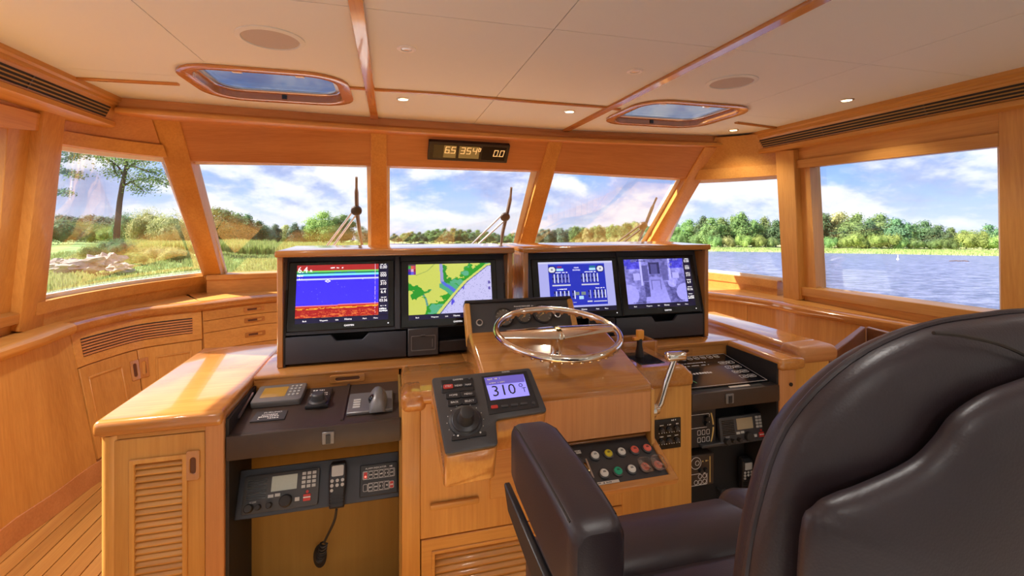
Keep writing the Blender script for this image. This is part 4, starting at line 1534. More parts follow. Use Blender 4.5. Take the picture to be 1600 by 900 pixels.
# ---- throttle lever
p0, p1 = V((0.888, 1.425, 0.765)), V((0.965, 1.42, 0.938))
th = thing('throttle_lever', 'chrome throttle lever with a flat grip right of the wheel box', 'lever', p0)
m = MB(); m.lathe(p0 - V((0.02, 0, 0)), (1, 0, 0), [(0.028, 0.0), (0.028, 0.012), (0.018, 0.02), (0.016, 0.032), (0.0, 0.034)], 20); m.build('pivot', 'chrome', th)
m = MB(); m.tube([p0 + V((0.006, 0, 0)), p0.lerp(p1, 0.12) + V((0.012, 0, 0)), p0.lerp(p1, 0.5) + V((0.004, 0, 0)), p1], [0.012, 0.0125, 0.011, 0.0105], 12); m.build('arm', 'chrome', th)
m = MB(); m.box(p1.x - 0.038, p1.x + 0.040, p1.y - 0.018, p1.y + 0.018, p1.z - 0.008, p1.z + 0.022); m.build('grip', 'chrome', th, bevel=0.011, seg=3)
p0 = V((1.012, 1.74, ZTOP + 0.014))
jl = thing('trim_joystick', 'small black stick with an orange knob standing beside the wheel box', 'lever', p0)
m = MB(); m.lathe(p0, (0, 0, 1), [(0.018, 0), (0.016, 0.02), (0.011, 0.05), (0.012, 0.075), (0.0, 0.077)], 16); m.build('boot', 'rubber', jl)
m = MB(); m.box(p0.x - 0.030, p0.x + 0.014, p0.y - 0.010, p0.y + 0.010, p0.z + 0.070, p0.z + 0.082); m.box(p0.x - 0.012, p0.x + 0.016, p0.y - 0.011, p0.y + 0.011, p0.z + 0.076, p0.z + 0.112); m.build('knob', 'orange_plastic', jl, bevel=0.003, seg=2)

# ---- tilted button drawer under the wheel box
d0, d1 = V((0.52, 1.425, 0.668)), V((0.862, 1.425, 0.668))
dv = V((0, -0.125, -0.062))
df = Frame(d0 + dv, d1 - d0, -dv)
DW, DH = (d1 - d0).length, dv.length
bd = thing('button_drawer', 'tilted wooden drawer of round coloured engine buttons under the wheel box', 'drawer', (0.7, 1.4, 0.58))
m = MB(); m.fring(df, [(-0.02, -0.022), (DW + 0.022, -0.022), (DW + 0.022, DH + 0.02), (-0.02, DH + 0.02)], [(0, 0), (DW, 0), (DW, DH + 0.012), (0, DH + 0.012)], -0.018, 0.006); m.build('drawer_rim', 'varnish_x', bd, bevel=0.003, seg=1)
m = MB(); m.loft([[(xx, 1.285, 0.590), (xx, 1.42, 0.655), (xx, 1.60, 0.655), (xx, 1.60, 0.56)] for xx in (0.512, 0.872)]); m.build('drawer_body', 'mahogany_x', bd, bevel=0.003, seg=1)
MB().fbox(df, 0, DW, 0, DH + 0.012, -0.012, -0.003).build('button_plate', 'charcoal', bd)


def rbtn(xx, yy, mt, r=0.0135):
    m = MB(); m.lathe(df.p(xx, yy), df.n, [(r + 0.004, -0.003), (r + 0.004, 0.003), (r, 0.005), (r, 0.0)], 24); b = m.build('button_bezel', 'charcoal', bd)
    m = MB(); m.lathe(df.p(xx, yy), df.n, [(r, -0.002), (r, 0.006), (r * 0.8, 0.009), (0.0, 0.010)], 24); c = m.build('button', mt, bd)
    m = MB(); m.fbox(df, xx - 0.005, xx + 0.005, yy - 0.001, yy + 0.001, 0.0101, 0.0105); m.fbox(df, xx - 0.004, xx + 0.004, yy + 0.0025, yy + 0.004, 0.0101, 0.0105); m.build('lettering', 'letter_dark', c, smooth=False)


for xx, mt in ((0.125, 'key_white'), (0.173, 'key_yellow'), (0.221, 'key_white'), (0.269, 'key_coral'), (0.316, 'key_coral')):
    rbtn(xx, 0.100, mt)
for xx, mt in ((0.130, 'key_white'), (0.178, 'key_green'), (0.226, 'key_white'), (0.274, 'key_coral'), (0.321, 'key_coral')):
    rbtn(xx, 0.036, mt)
for xx in (0.274, 0.321):
    m = MB(); m.fprism(df, rrect(xx - 0.022, xx + 0.022, 0.036 - 0.026, 0.036 + 0.026, 0.012, 4), 0.012, 0.022); m.build('clear_guard', 'clear_plastic', bd, bevel=0.003, seg=2)
for q in ((0.0, 0.085, 0.118, 0.130), (0.0, 0.068, 0.101, 0.113), (0.0, 0.055, 0.084, 0.096), (0.07, 0.17, 0.004, 0.013)):
    m = MB(); m.fbox(df, q[0], q[1], q[2], q[3], -0.003, -0.002); lab = m.build('paper_strip', 'paper', bd, smooth=False)
m = MB()
m.ftext(df, 'POSITIONING OFF', 0.056, 0.1215, 0.010, -0.0015); m.ftext(df, 'POSITIONING OFF', 0.05, 0.1045, 0.008, -0.0015); m.ftext(df, '2 X ON', 0.03, 0.0875, 0.008, -0.0015); dashes(m, df, 0.08, 0.15, 0.0085, 0.005, -0.0015)
m.build('strip_lettering', 'letter_dark', bd, smooth=False)
m = MB(); m.lathe(df.p(0.075, 0.062), df.n, [(0.017, -0.003), (0.017, 0.006), (0.012, 0.009), (0.0, 0.009)], 22); m.build('key_switch', 'brass', bd)
m = MB(); m.fbox(df, 0.082, 0.087, 0.02, 0.085, 0.012, 0.015); m.build('key', 'steel', bd)

# ---- switch panel on the throttle pillar
a, b, c_ = py(1020, 657, YF - 0.006), py(1063, 654, YF - 0.006), py(1020, 704, YF - 0.006)
sf = Frame((a.x, YF - 0.006, c_.z), (1, 0, 0), (0, 0, 1))
SW_, SH_ = b.x - a.x, a.z - c_.z
sp = thing('switch_panel', 'small black panel of six toggle knobs on the pillar under the throttle', 'switches', sf.o)
MB().fbox(sf, 0, SW_, 0, SH_, -0.004, 0.004).build('plate', 'black_gloss', sp, bevel=0.001, seg=1)
m = MB()
for i in range(3):
    for j in range(2):
        xx, yy = SW_ * (0.30 + 0.27 * i), SH_ * (0.66 - 0.38 * j)
        MB().lathe(sf.p(xx, yy), sf.n, [(0.009, 0.003), (0.008, 0.014), (0.0, 0.015)], 14).build('toggle', 'charcoal', sp)
        dashes(m, sf, xx - 0.008, xx + 0.008, yy + 0.018, 0.005, 0.0046)
        for k in range(3):
            m.fbox(sf, xx - 0.012 + k * 0.012 - 0.001, xx - 0.010 + k * 0.012, yy - 0.014, yy - 0.011, 0.0041, 0.0046)
dashes(m, sf, 0.6 * SW_, 0.85 * SH_, 0.95 * SH_, 0.006, 0.0046)
m.build('lettering', 'letter_white', sp, smooth=False)


# ================================================================== MONITOR CABINETS
YS = 2.0


def paint(name, fr, x0, x1, y0, y1, h, nx, ny, fn, parent):
    """a lit screen: a grid of small cells, each with its own colour. fn(u, v): u right, v down, 0..1"""
    me = D.meshes.new(name)
    vs, fs, cols = [], [], []
    for j in range(ny + 1):
        for i in range(nx + 1):
            vs.append((x0 + (x1 - x0) * i / nx, y0 + (y1 - y0) * j / ny))
    org = fr.p((x0 + x1) / 2, (y0 + y1) / 2, h)
    co = [fr.p(a, b, h) - org for a, b in vs]
    for j in range(ny):
        for i in range(nx):
            k = j * (nx + 1) + i
            fs.append((k, k + 1, k + nx + 2, k + nx + 1))
            c = fn((i + .5) / nx, 1 - (j + .5) / ny)
            cols += [c[0], c[1], c[2], 1.0]
    me.from_pydata(co, [], fs)
    at = me.attributes.new('Col', 'FLOAT_COLOR', 'FACE')
    at.data.foreach_set('color', cols)
    me.materials.append(MATS['painted_screen'])
    o = D.objects.new(name, me)
    COL.objects.link(o)
    attach(o, parent, org)
    return o


def fbm(x, y, s=1.0, o=4):
    return noise.fractal(V((x * s, y * s, 3.7)), 0.9, 2.0, o) * 0.5


def C8(*c):
    return srgb(*c)


RN = random.Random(5)


def sonar(u, v):
    n = RN.random()
    if v < 0.105:
        c = C8(178, 40, 42)
    elif v < 0.14:
        c = C8(120, 215, 95)
    elif v < 0.175:
        c = C8(10, 105, 165) if fbm(u, v, 9) > 0.06 else C8(12, 130, 90)
    elif v < 0.205:
        c = C8(130, 235, 245)
    elif v < 0.262:
        c = C8(44, 40, 222)
    elif v < 0.290 + 0.012 * fbm(u, 0, 8):
        c = C8(215, 215, 250)
    elif v < 0.775 - 0.02 * u:
        c = C8(64, 46, 252) if n > 0.004 else C8(150, 150, 255)
    else:
        d = v - (0.775 - 0.02 * u)
        f = fbm(u * 3, v * 14, 5)
        c = C8(176, 18, 22)
        if d < 0.02: c = C8(232, 120, 150)
        elif d < 0.045: c = C8(205, 40, 20)
        elif d < 0.075 and f > -0.10: c = C8(255, 178, 50)
        elif d > 0.11 and f + n * 0.3 > 0.34 - (d - 0.11): c = C8(240, 120, 60)
    if 0.955 < u < 0.962 and (v < 0.3 or n > 0.4):
        c = C8(235, 200, 235)
    return c


COAST = [(0.36, 1.0), (0.44, 0.84), (0.574, 0.585), (0.70, 0.37), (0.855, 0.18), (0.95, 0.06), (1.05, 0.03)]
RIVER = [(0.385, -0.05), (0.392, 0.2), (0.397, 0.36), (0.44, 0.43), (0.49, 0.48), (0.574, 0.60)]


def dseg(p, pl):
    best, side = 9, 0
    for (ax, ay), (bx, by) in zip(pl, pl[1:]):
        dx, dy = bx - ax, by - ay
        t = max(0, min(1, ((p[0] - ax) * dx + (p[1] - ay) * dy) / (dx * dx + dy * dy)))
        d = math.hypot(p[0] - ax - dx * t, p[1] - ay - dy * t)
        if d < best:
            best, side = d, (1 if (dx * (p[1] - ay) - dy * (p[0] - ax)) > 0 else -1)
    return best, side


def chart(u, v):
    n = RN.random()
    d, sd = dseg((u, v), COAST)
    r, _ = dseg((u, v), RIVER)
    f = fbm(u, v, 6.5, 5)
    if u < 0.09 and v < 0.21:
        if v < 0.03: return C8(90, 60, 80)
        return ((C8(60, 160, 70), C8(220, 90, 70), C8(190, 60, 90)), (C8(110, 40, 140), C8(220, 170, 190), C8(150, 30, 60)), (C8(40, 40, 170), C8(100, 90, 220), C8(120, 40, 140)))[min(2, int((v - .03) / .06))][min(2, int(u / 0.03))]
    if sd > 0:
        if d < 0.012: return C8(70, 78, 150)
        if d < 0.06 and 0.5 < u < 0.66 and f > -0.05: return C8(80, 70, 215)
        if n < 0.035: return C8(96, 98, 150)
        return C8(196, 192, 238)
    if d < 0.035 + 0.01 * f: return C8(205, 210, 105)
    if r < 0.020 + 0.05 * max(0, v - 0.38) + 0.012 * f:
        return C8(78, 104, 214) if v > 0.36 else C8(150, 150, 205)
    if r < 0.09 and v > 0.40 and u > 0.36: return C8(70, 168, 120)
    w_ = 0.13 + 0.32 * f
    if u > 0.66: w_ += 0.05
    if d < w_ and not (0.585 < u < 0.66 and f < 0.02):
        return C8(28, 150, 24) if f + n * 0.06 < 0.2 else C8(82, 170, 130)
    if r < 0.09 + 0.2 * f and 0.39 < u < 0.52 and 0.02 < v < 0.6: return C8(24, 138, 26)
    e, _ = dseg((u, v), [(0.02, 0.45), (0.15, 0.56), (0.2, 0.70), (0.24, 1.0)])
    e2, _ = dseg((u, v), [(0.12, 0.62), (0.26, 0.52)])
    if min(e, e2) < 0.035 + 0.30 * f: return C8(28, 146, 36)
    if min(e, e2) < 0.012: return C8(90, 150, 140)
    g, _ = dseg((u, v), [(0.09, 0.22), (0.22, 0.14), (0.31, 0.0)])
    if g < 0.006: return C8(150, 168, 84)
    return C8(202, 208, 92) if n > 0.02 else C8(188, 196, 88)


def engine(u, v):
    if v < 0.045: return C8(206, 206, 238)
    if u < 0.125 or u > 0.885 or v > 0.955: return C8(172, 172, 232)
    if v < 0.06: return C8(120, 130, 225)
    c = C8(30, 46, 184)
    def bars(x0, x1, y0, y1, n):
        if x0 < u < x1 and y0 < v < y1:
            k = (u - x0) / (x1 - x0) * n % 1
            if k < 0.42: return C8(16, 20, 90) if int(v * 120) % 4 else C8(120, 130, 220)
            if 0.5 < k < 0.72: return C8(226, 228, 255)
        return None
    for q in ((0.17, 0.41, 0.27, 0.46, 5), (0.555, 0.80, 0.27, 0.46, 5), (0.18, 0.395, 0.64, 0.82, 4), (0.42, 0.475, 0.64, 0.82, 1), (0.63, 0.685, 0.64, 0.82, 1), (0.70, 0.885, 0.64, 0.82, 4)):
        r = bars(*q)
        if r: return r
    for q in ((0.165, 0.41, 0.50, 0.53), (0.55, 0.795, 0.50, 0.53), (0.15, 0.40, 0.885, 0.905), (0.42, 0.47, 0.885, 0.905), (0.61, 0.68, 0.87, 0.90), (0.70, 0.88, 0.875, 0.90)):
        if q[0] < u < q[1] and q[2] < v < q[3]: return C8(205, 204, 215)
    if 0.235 < u < 0.33 and 0.155 < v < 0.20 or 0.675 < u < 0.76 and 0.155 < v < 0.20: return C8(176, 226, 250)
    if 0.245 < u < 0.31 and 0.10 < v < 0.135: return C8(150, 40, 90)
    if 0.68 < u < 0.76 and 0.10 < v < 0.14: return C8(30, 120, 140)
    if (0.455 < u < 0.515 or 0.54 < u < 0.60) and 0.67 < v < 0.74: return C8(122, 136, 130)
    if 0.505 < u < 0.57 and 0.76 < v < 0.83: return C8(176, 216, 255)
    for cx in (0.175, 0.825):
        rr = math.hypot((u - cx) * 1.45, v - 0.17)
        if rr < 0.065: return C8(225, 225, 232) if rr > 0.02 else C8(120, 120, 140)
        if rr < 0.085: return C8(24, 22, 90)
    return c


def engine_room(u, v):
    f = fbm(u, v, 5, 5)
    g = fbm(u, v, 22, 3)
    b = 150 + 130 * f + 70 * g
    x = abs(u - 0.5)
    s = 1 if u > 0.5 else -1
    if x < 0.11 + 0.18 * max(0, v - 0.45) and v > 0.42: b = 172 + 40 * (v - 0.4) + 20 * g
    if 0.42 < u < 0.58 and 0.48 < v < 0.70 and (abs(u - .5) > .065 or v < .50): b = 130
    if 0.40 < u < 0.585 and 0.08 < v < 0.34: b = 52 + 30 * g if (abs(u - 0.49) > 0.055 or v < 0.12) else 96
    if 0.28 < u < 0.385 and 0.14 < v < 0.50: b = 108 + 24 * g
    if 0.62 < u < 0.72 and 0.14 < v < 0.50: b = 118 + 24 * g
    if 0.30 < u < 0.385 and 0.52 < v < 0.86: b = 96 + 60 * g
    if 0.25 < u < 0.285 or 0.735 < u < 0.765:
        if v < 0.6: b = 222
    if math.hypot((u - 0.03) * 1.4, v - 0.80) < 0.23: b = 198 + 18 * g
    if math.hypot((u - 0.97) * 1.4, v - 0.78) < 0.20: b = 198 + 18 * g
    if 0.13 < u < 0.24 and 0.32 < v < 0.48: b = 210
    if 0.79 < u < 0.90 and 0.32 < v < 0.46: b = 216
    if math.hypot((u - 0.77) * 1.4, v - 0.56) < 0.10: b = 205 + 50 * g
    b = max(40, min(235, b))
    blue = 0
    if (u < 0.25 or u > 0.74) and v < 0.22 and f > -0.1: blue = 60
    return C8(int(max(0, b * 0.84 - blue)), int(max(0, b * 0.82 - blue)), int(min(255, b * 1.06 + 45)))


def display(fr, x0, x1, y0, y1, label, fn, nx, ny, grp, sidebar, kind):
    t = thing('chart_display', label, 'display', fr.p((x0 + x1) / 2, y0, 0.0))
    MB().fbox(fr, x0, x1, y0, y1, -0.02, 0.007).build('bezel', 'black_gloss', t, bevel=0.003, seg=1)
    ww, hh = x1 - x0, y1 - y0
    a, b = x0 + ww * 0.075, x1 - ww * (0.155 if sidebar else 0.06)
    c, d = y0 + hh * 0.185, y1 - hh * 0.055
    paint('screen', fr, a, b, c, d, 0.0078, nx, ny, fn, t)
    m = MB()
    m.fbox(fr, a, x1 - ww * 0.06, c - hh * 0.075, c - hh * 0.004, 0.0071, 0.0076)
    if sidebar:
        m.fbox(fr, b + 0.001, x1 - ww * 0.06, c, d, 0.0071, 0.0076)
    m.build('menu_bar', 'screen_dark', t, smooth=False)
    m = MB()
    W2 = x1 - ww * 0.06 - a
    for k, (q, s) in enumerate((((0.10, 'Back'), 0.02), ((0.30, 'Waypoint'), 0.02), ((0.44, 'Info'), 0.02), ((0.56, 'Home'), 0.026), ((0.74, 'Mark'), 0.02), ((0.86, 'Menu'), 0.02))):
        xx, word = q
        m.ftext(fr, word, a + W2 * xx, c - hh * 0.052, hh * (0.040 if k == 3 else 0.028), 0.0083)
    if sidebar:
        mid = (b + x1 - ww * 0.06) / 2
        vals = ('0.00', '000', '310', '6.4', '03:36', '')
        for k, s in enumerate(vals):
            yy = d - (d - c) * (0.055 + 0.163 * k)
            dashes(m, fr, mid - 0.012, mid + 0.012, yy + 0.009, 0.004, 0.0083)
            if not s:
                dashes(m, fr, mid - 0.016, mid + 0.016, yy - 0.003, 0.007, 0.0083); dashes(m, fr, mid - 0.016, mid + 0.016, yy - 0.012, 0.007, 0.0083)
                continue
            m.ftext(fr, s, mid, yy - 0.009, 0.020 if k < 4 else (0.017 if k == 4 else 0.011), 0.0083, sx=0.85)
    if kind == 'sonar':
        m.ftext(fr, '6.4', a + 0.004, d - 0.031, 0.036, 0.0086, 'L', 0.9)
        m.ftext(fr, 'ft', a + 0.050, d - 0.029, 0.016, 0.0086, 'L')
        dashes(m, fr, a + 0.13, a + 0.18, d - 0.013, 0.006, 0.0086)
        dashes(m, fr, a + 0.002, a + 0.025, d - 0.043, 0.008, 0.0086)
        dashes(m, fr, a + 0.002, a + 0.020, d - 0.056, 0.006, 0.0086)
        m.fring(fr, [(a + .108, d - .068), (a + .12, d - .062), (a + .132, d - .068), (a + .12, d - .074)], [(a + .112, d - .068), (a + .12, d - .065), (a + .128, d - .068), (a + .12, d - .071)], 0.0082, 0.0086)
    if kind == 'engine':
        m.ftext(fr, 'MAIN', (a + b) / 2, d - hh * 0.115, hh * 0.034, 0.0086)
        m.ftext(fr, 'ENGINES', (a + b) / 2, d - hh * 0.155, hh * 0.034, 0.0086)
        for xx in (0.30, 0.68):
            dashes(m, fr, a + (b - a) * (xx - 0.08), a + (b - a) * (xx + 0.08), d - (d - c) * 0.235, 0.005, 0.0086)
        for xx in (0.29, 0.80):
            dashes(m, fr, a + (b - a) * (xx - 0.06), a + (b - a) * (xx + 0.06), d - (d - c) * 0.60, 0.005, 0.0086)
    m.ftext(fr, 'GARMIN', a + W2 * 0.57, y0 + hh * 0.045, hh * 0.036, 0.0074)
    m.fcyl(fr, x1 - ww * 0.06, y0 + hh * 0.06, 0.0025, 0.007, 0.0076, 10)
    m.build('lettering', 'letter_screen', t, smooth=False)['kind'] = 'stuff'
    if kind == 'camera':
        m = MB()
        dashes(m, fr, a + 0.07, a + 0.12, d - 0.009, 0.006, 0.0086); dashes(m, fr, a + 0.03, a + 0.12, c + 0.006, 0.005, 0.0086); dashes(m, fr, b - 0.06, b - 0.02, c + 0.009, 0.005, 0.0086)
        m.build('picture_lettering', 'letter_dark', t, smooth=False)
    if kind == 'chart':
        m = MB()
        for k, yy in enumerate((0.40, 0.52)):
            m.fprism(fr, rrect(b - 0.016, b - 0.006, d - (d - c) * yy - 0.008, d - (d - c) * yy + 0.006, 0.004, 3), 0.008, 0.0086)
        m.build('zoom_keys', 'violet_dark', t, smooth=False)
    return t


def cabinet(x0, x1, label, lid, left):
    t = thing('monitor_cabinet', label, 'cabinet', ((x0 + x1) / 2, YS + 0.2, ZTOP))
    z0, z1 = ZTOP, 1.300
    for xx in ((x0, x0 + 0.022), (x1 - 0.022, x1)):
        MB().box(xx[0], xx[1], YS, YS + 0.38, z0, z1 - 0.02).build('side', 'varnish_z', t, bevel=0.003, seg=1)
    MB().box(x0 - 0.008, x1 + 0.008, YS - 0.01, YS + 0.40, z1 - 0.026, z1).build('top', 'varnish_x', t, bevel=0.007, seg=2)
    MB().box(x0 + 0.022, x1 - 0.022, YS + 0.36, YS + 0.38, z0, z1 - 0.02).build('back', 'varnish_x', t)
    # sloping fascia: bottom edge forward, top edge set back under a shade
    p0, p1 = V((x0 + 0.022, YS + 0.012, z0 + 0.125)), V((x0 + 0.022, YS + 0.085, z1 - 0.03))
    fr = Frame(p0, (1, 0, 0), p1 - p0)
    W2, H2 = x1 - x0 - 0.044, (p1 - p0).length
    MB().fbox(fr, 0, W2, 0, H2, -0.02, 0.0).build('fascia', 'fascia', t)
    MB().box(x0 + 0.022, x1 - 0.022, YS + 0.02, YS + 0.12, z1 - 0.032, z1 - 0.026).build('shade', 'black_matte', t)
    xm = 0.442 if left else 0.476
    MB().fbox(fr, xm - (0.012 if left else 0.0015), xm + (0.012 if left else 0.0015), 0.0, H2, -0.001, 0.009).build('centre_bar', 'fascia', t, bevel=0.003, seg=1)
    MB().box(x0 + 0.022, x1 - 0.022, YS + 0.10, YS + 0.12, z0, z0 + 0.13).build('recess_back', 'black_matte', t)
    for xx in (x0 + 0.0221, x1 - 0.0301):
        m = MB(); m.prism([(xx, YS + 0.004, z0), (xx, YS + 0.004, z0 + 0.12), (xx, YS + 0.09, z1 - 0.03), (xx, YS + 0.1, z0)], (0.008, 0, 0)); m.build('side_lining', 'black_matte', t)
    return t, fr, W2, H2


t, fr, W2, H2 = cabinet(-0.437, 0.528, 'left varnished monitor cabinet holding the sonar and chart screens', 0, True)
display(fr, 0.0085, 0.4285, 0.012, 0.296, 'screen with a blue sonar picture over a red sea bed, leftmost of four', sonar, 150, 100, 'screens', True, 'sonar')
display(fr, 0.456, 0.881, 0.003, 0.289, 'screen with a green and yellow sea chart of the coast', chart, 160, 110, 'screens', False, 'chart')
# notched drawer, small compartment, keyboard slot
f2 = Frame((-0.415, YS + 0.004, ZTOP + 0.010), (1, 0, 0), (0, 0, 1))
m = MB(); m.fprism(f2, [(0.004, 0), (0.478, 0), (0.478, 0.108), (0.325, 0.108), (0.300, 0.082), (0.200, 0.082), (0.178, 0.108), (0.004, 0.108)], -0.018, 0.0)
m.build('notched_drawer', 'fascia', t, bevel=0.003, seg=2)
m = MB(); m.fbox(f2, 0.484, 0.612, 0.0, 0.116, -0.018, 0.006); bx = m.build('hatch_box', 'charcoal', t, bevel=0.003, seg=1)
m = MB(); m.fring(f2, rrect(0.497, 0.600, 0.022, 0.086, 0.004, 3), rrect(0.500, 0.597, 0.025, 0.083, 0.004, 3), 0.004, 0.0085); m.fbox(f2, 0.538, 0.556, 0.083, 0.089, 0.005, 0.0085); m.fbox(f2, 0.585, 0.588, 0.035, 0.07, 0.005, 0.008)
m.build('hatch_lid', 'pewter', bx)
m = MB(); m.fbox(f2, 0.615, 0.92, 0.006, 0.055, -0.06, -0.004); m.build('lower_shelf', 'black_plastic', t, bevel=0.003, seg=1)
t, fr, W2, H2 = cabinet(0.580, 1.553, 'right varnished monitor cabinet holding the engine and camera screens', 0, False)
display(fr, 0.033, 0.4735, 0.001, 0.285, 'screen with blue engine bar gauges behind the steering wheel', engine, 150, 100, 'screens', False, 'engine')
display(fr, 0.478, 0.911, 0.001, 0.289, 'screen with a violet engine room camera picture, rightmost of four', engine_room, 120, 90, 'screens', True, 'camera')
f2 = Frame((0.602, YS + 0.004, ZTOP + 0.010), (1, 0, 0), (0, 0, 1))
m = MB(); m.fprism(f2, [(0.440, 0), (0.922, 0), (0.922, 0.108), (0.775, 0.108), (0.752, 0.080), (0.650, 0.080), (0.630, 0.108), (0.440, 0.108)], -0.018, 0.0)
m.build('notched_drawer', 'fascia', t, bevel=0.003, seg=2)
MB().fbox(f2, 0.30, 0.435, 0.0, 0.112, -0.018, 0.0).build('hatch_box', 'black_plastic', t, bevel=0.003, seg=1)
m = MB(); m.fbox(f2, 0.345, 0.42, 0.04, 0.09, 0.0, 0.003)
m.build('hatch_lid', 'charcoal', t, bevel=0.001, seg=1)

# ================================================================== AUTOPILOT POD
c0 = V((0.135, 1.385, 0.945))
xe = V((1, 0, 0))
ye = V((0, 0.80, 0.60)).normalized()
# face corners found on the sloping plane through c0
PN = xe.cross(ye)
fp = lambda u, v: pn(u, v, c0, PN)
o_ = fp(693, 712)
pf_ = Frame(o_, xe, ye)


def loc(u, v):
    q = fp(u, v) - pf_.o
    return (q.dot(pf_.x), q.dot(pf_.y))


Lp = [loc(*q) for q in ((696, 712), (778, 697), (774, 657), (855, 644), (828, 576), (674, 592))]


def round_poly(pts, r, n=5):
    out = []
    N = len(pts)
    for i in range(N):
        a, b, c = V((*pts[i - 1], 0)), V((*pts[i], 0)), V((*pts[(i + 1) % N], 0))
        d1, d2 = (a - b).normalized(), (c - b).normalized()
        p, q = b + d1 * r, b + d2 * r
        for k in range(n + 1):
            t = k / n
            w_ = p * (1 - t) ** 2 + b * 2 * t * (1 - t) + q * t * t
            out.append((w_.x, w_.y))
    return out


Lr = round_poly(Lp, 0.012)
pod = thing('autopilot_pod', 'wooden pod with an L shaped black autopilot keypad, 310 on its violet screen', 'control panel', pf_.p(0.1, 0.1, -0.12))
m = MB(); m.prism([pf_.p(x, y, -0.004) for x, y in Lr], V((0, 0.035, -0.105)))
m.build('wooden_body', 'varnish_z', pod, bevel=0.006, seg=2)
ctr = (sum(p[0] for p in Lr) / len(Lr), sum(p[1] for p in Lr) / len(Lr))
MB().fprism(pf_, Lr, -0.006, 0.006).build('face_plate', 'charcoal', pod, bevel=0.004, seg=2)
m = MB(); m.box(0.145, 0.23, 1.36, 1.62, 0.77, 0.85); m.build('bracket', 'varnish_y', pod, bevel=0.004, seg=1)
# display unit on the right arm
q = [loc(*p) for p in ((764, 650), (842, 638), (822, 582), (752, 591))]
m = MB(); m.fring(pf_, q, [(a[0] + (ctr_[0] - a[0]) * .02, a[1] + (ctr_[1] - a[1]) * .02) for a, ctr_ in zip(q, [((q[0][0] + q[2][0]) / 2, (q[0][1] + q[2][1]) / 2)] * 4)], 0.004, 0.008); du = m.build('display_frame', 'black_plastic', pod)
MB().fprism(pf_, q, 0.004, 0.0075).build('display_unit', 'black_plastic', pod)
s = [loc(*p) for p in ((766, 628), (827, 620), (817, 587), (756, 593))]
MB().fprism(pf_, s, 0.0076, 0.0082).build('screen', 'violet_screen', pod, smooth=False)
s2 = [loc(*p) for p in ((759, 605), (819, 599), (817, 587), (756, 593))]
MB().fprism(pf_, s2, 0.0083, 0.0086).build('screen_header', 'violet_dark', pod, smooth=False)
mid = loc(782, 620)
# the lettering follows the screen's own slant
sx_ = V(s[1]) - V(s[0])
up = V(s[3]) - V(s[0])
tf = Frame(pf_.p(*s[0], 0.0088), pf_.p(*s[1]) - pf_.p(*s[0]), pf_.p(*s[3]) - pf_.p(*s[0]))
SWd, SHt = (pf_.p(*s[1]) - pf_.p(*s[0])).length, (pf_.p(*s[3]) - pf_.p(*s[0])).length
m = MB(); m.ftext(tf, '310', SWd * 0.39, SHt * 0.14, SHt * 0.66, 0.0); m.ftext(tf, 'o', SWd * 0.84, SHt * 0.40, SHt * 0.36, 0.0); m.ftext(tf, 'T', SWd * 0.90, SHt * 0.16, SHt * 0.30, 0.0)
m.build('screen_digits', 'letter_dark', pod, smooth=False)
m = MB(); dashes(m, tf, 0.003, SWd * 0.35, SHt * 0.90, SHt * 0.08, 0.0004); dashes(m, tf, 0.003, SWd * 0.45, SHt * 0.72, SHt * 0.06, 0.0004); m.ftext(tf, 'GARMIN', SWd * 0.55, SHt * 1.13, SHt * 0.085, 0.0)
g1 = [loc(*p) for p in ((706, 600),)][0]
m.ftext(pf_, 'GARMIN', loc(715, 597)[0], loc(715, 597)[1], 0.008, 0.0092)
m.build('lettering', 'letter_white', pod, smooth=False)


def key(u, v, w_, h_, mt, txt=None, pr=0.0045, base=0.006):
    a = loc(u, v)
    m = MB(); m.fprism(pf_, rrect(a[0] - w_, a[0] + w_, a[1] - h_, a[1] + h_, min(w_, h_) * 0.5, 3), base - 0.001, base + pr)
    k = m.build('key', mt, pod, bevel=0.001, seg=1)
    if txt:
        m = MB(); m.ftext(pf_, txt, a[0], a[1] - 0.003, 0.0085, base + pr + 0.0006); m.build('key_lettering', 'letter_white', k, smooth=False)


a, b = loc(688, 596), loc(741, 612)
MB().fbox(pf_, a[0], b[0], b[1], a[1], 0.004, 0.0085).build('key_block', 'black_plastic', pod, bevel=0.002, seg=1)
key(700, 607, 0.014, 0.007, 'key_red', 'STBY', 0.003, 0.0085); key(716, 605.5, 0.012, 0.006, 'black_plastic', 'HEAD', 0.002, 0.0085); key(731, 604, 0.012, 0.006, 'black_plastic', 'NAV', 0.002, 0.0085)
m = MB(); m.fcyl(pf_, *loc(733, 594.5), 0.004, 0.008, 0.0105, 12); m.build('key', 'charcoal', pod)
key(708, 620.5, 0.022, 0.010, 'black_plastic', 'HOME'); key(731, 618.5, 0.021, 0.010, 'black_plastic', 'MENU'); key(710, 631.5, 0.021, 0.010, 'black_plastic', 'BACK'); key(733, 629.5, 0.022, 0.010, 'black_plastic', 'SELECT')
key(720, 686, 0.026, 0.006, 'black_plastic'); key(745, 681.5, 0.026, 0.006, 'black_plastic')
m = MB()
for u, v in ((715, 684), (750, 679)):
    m.fcyl(pf_, *loc(u, v), 0.0025, 0.0106, 0.0112, 8)
m.build('key_mark', 'letter_white', pod, smooth=False)
key(772, 638.5, 0.010, 0.005, 'key_red', None, 0.003, 0.0075)
for u, v in ((788, 637), (803, 635.2), (818, 633.4)):
    key(u, v, 0.010, 0.0035, 'charcoal', None, 0.003, 0.0075)
m = MB(); m.fcyl(pf_, *loc(833, 632), 0.005, 0.007, 0.010, 12); m.build('key', 'charcoal', pod)
kx, ky = loc(727, 660)
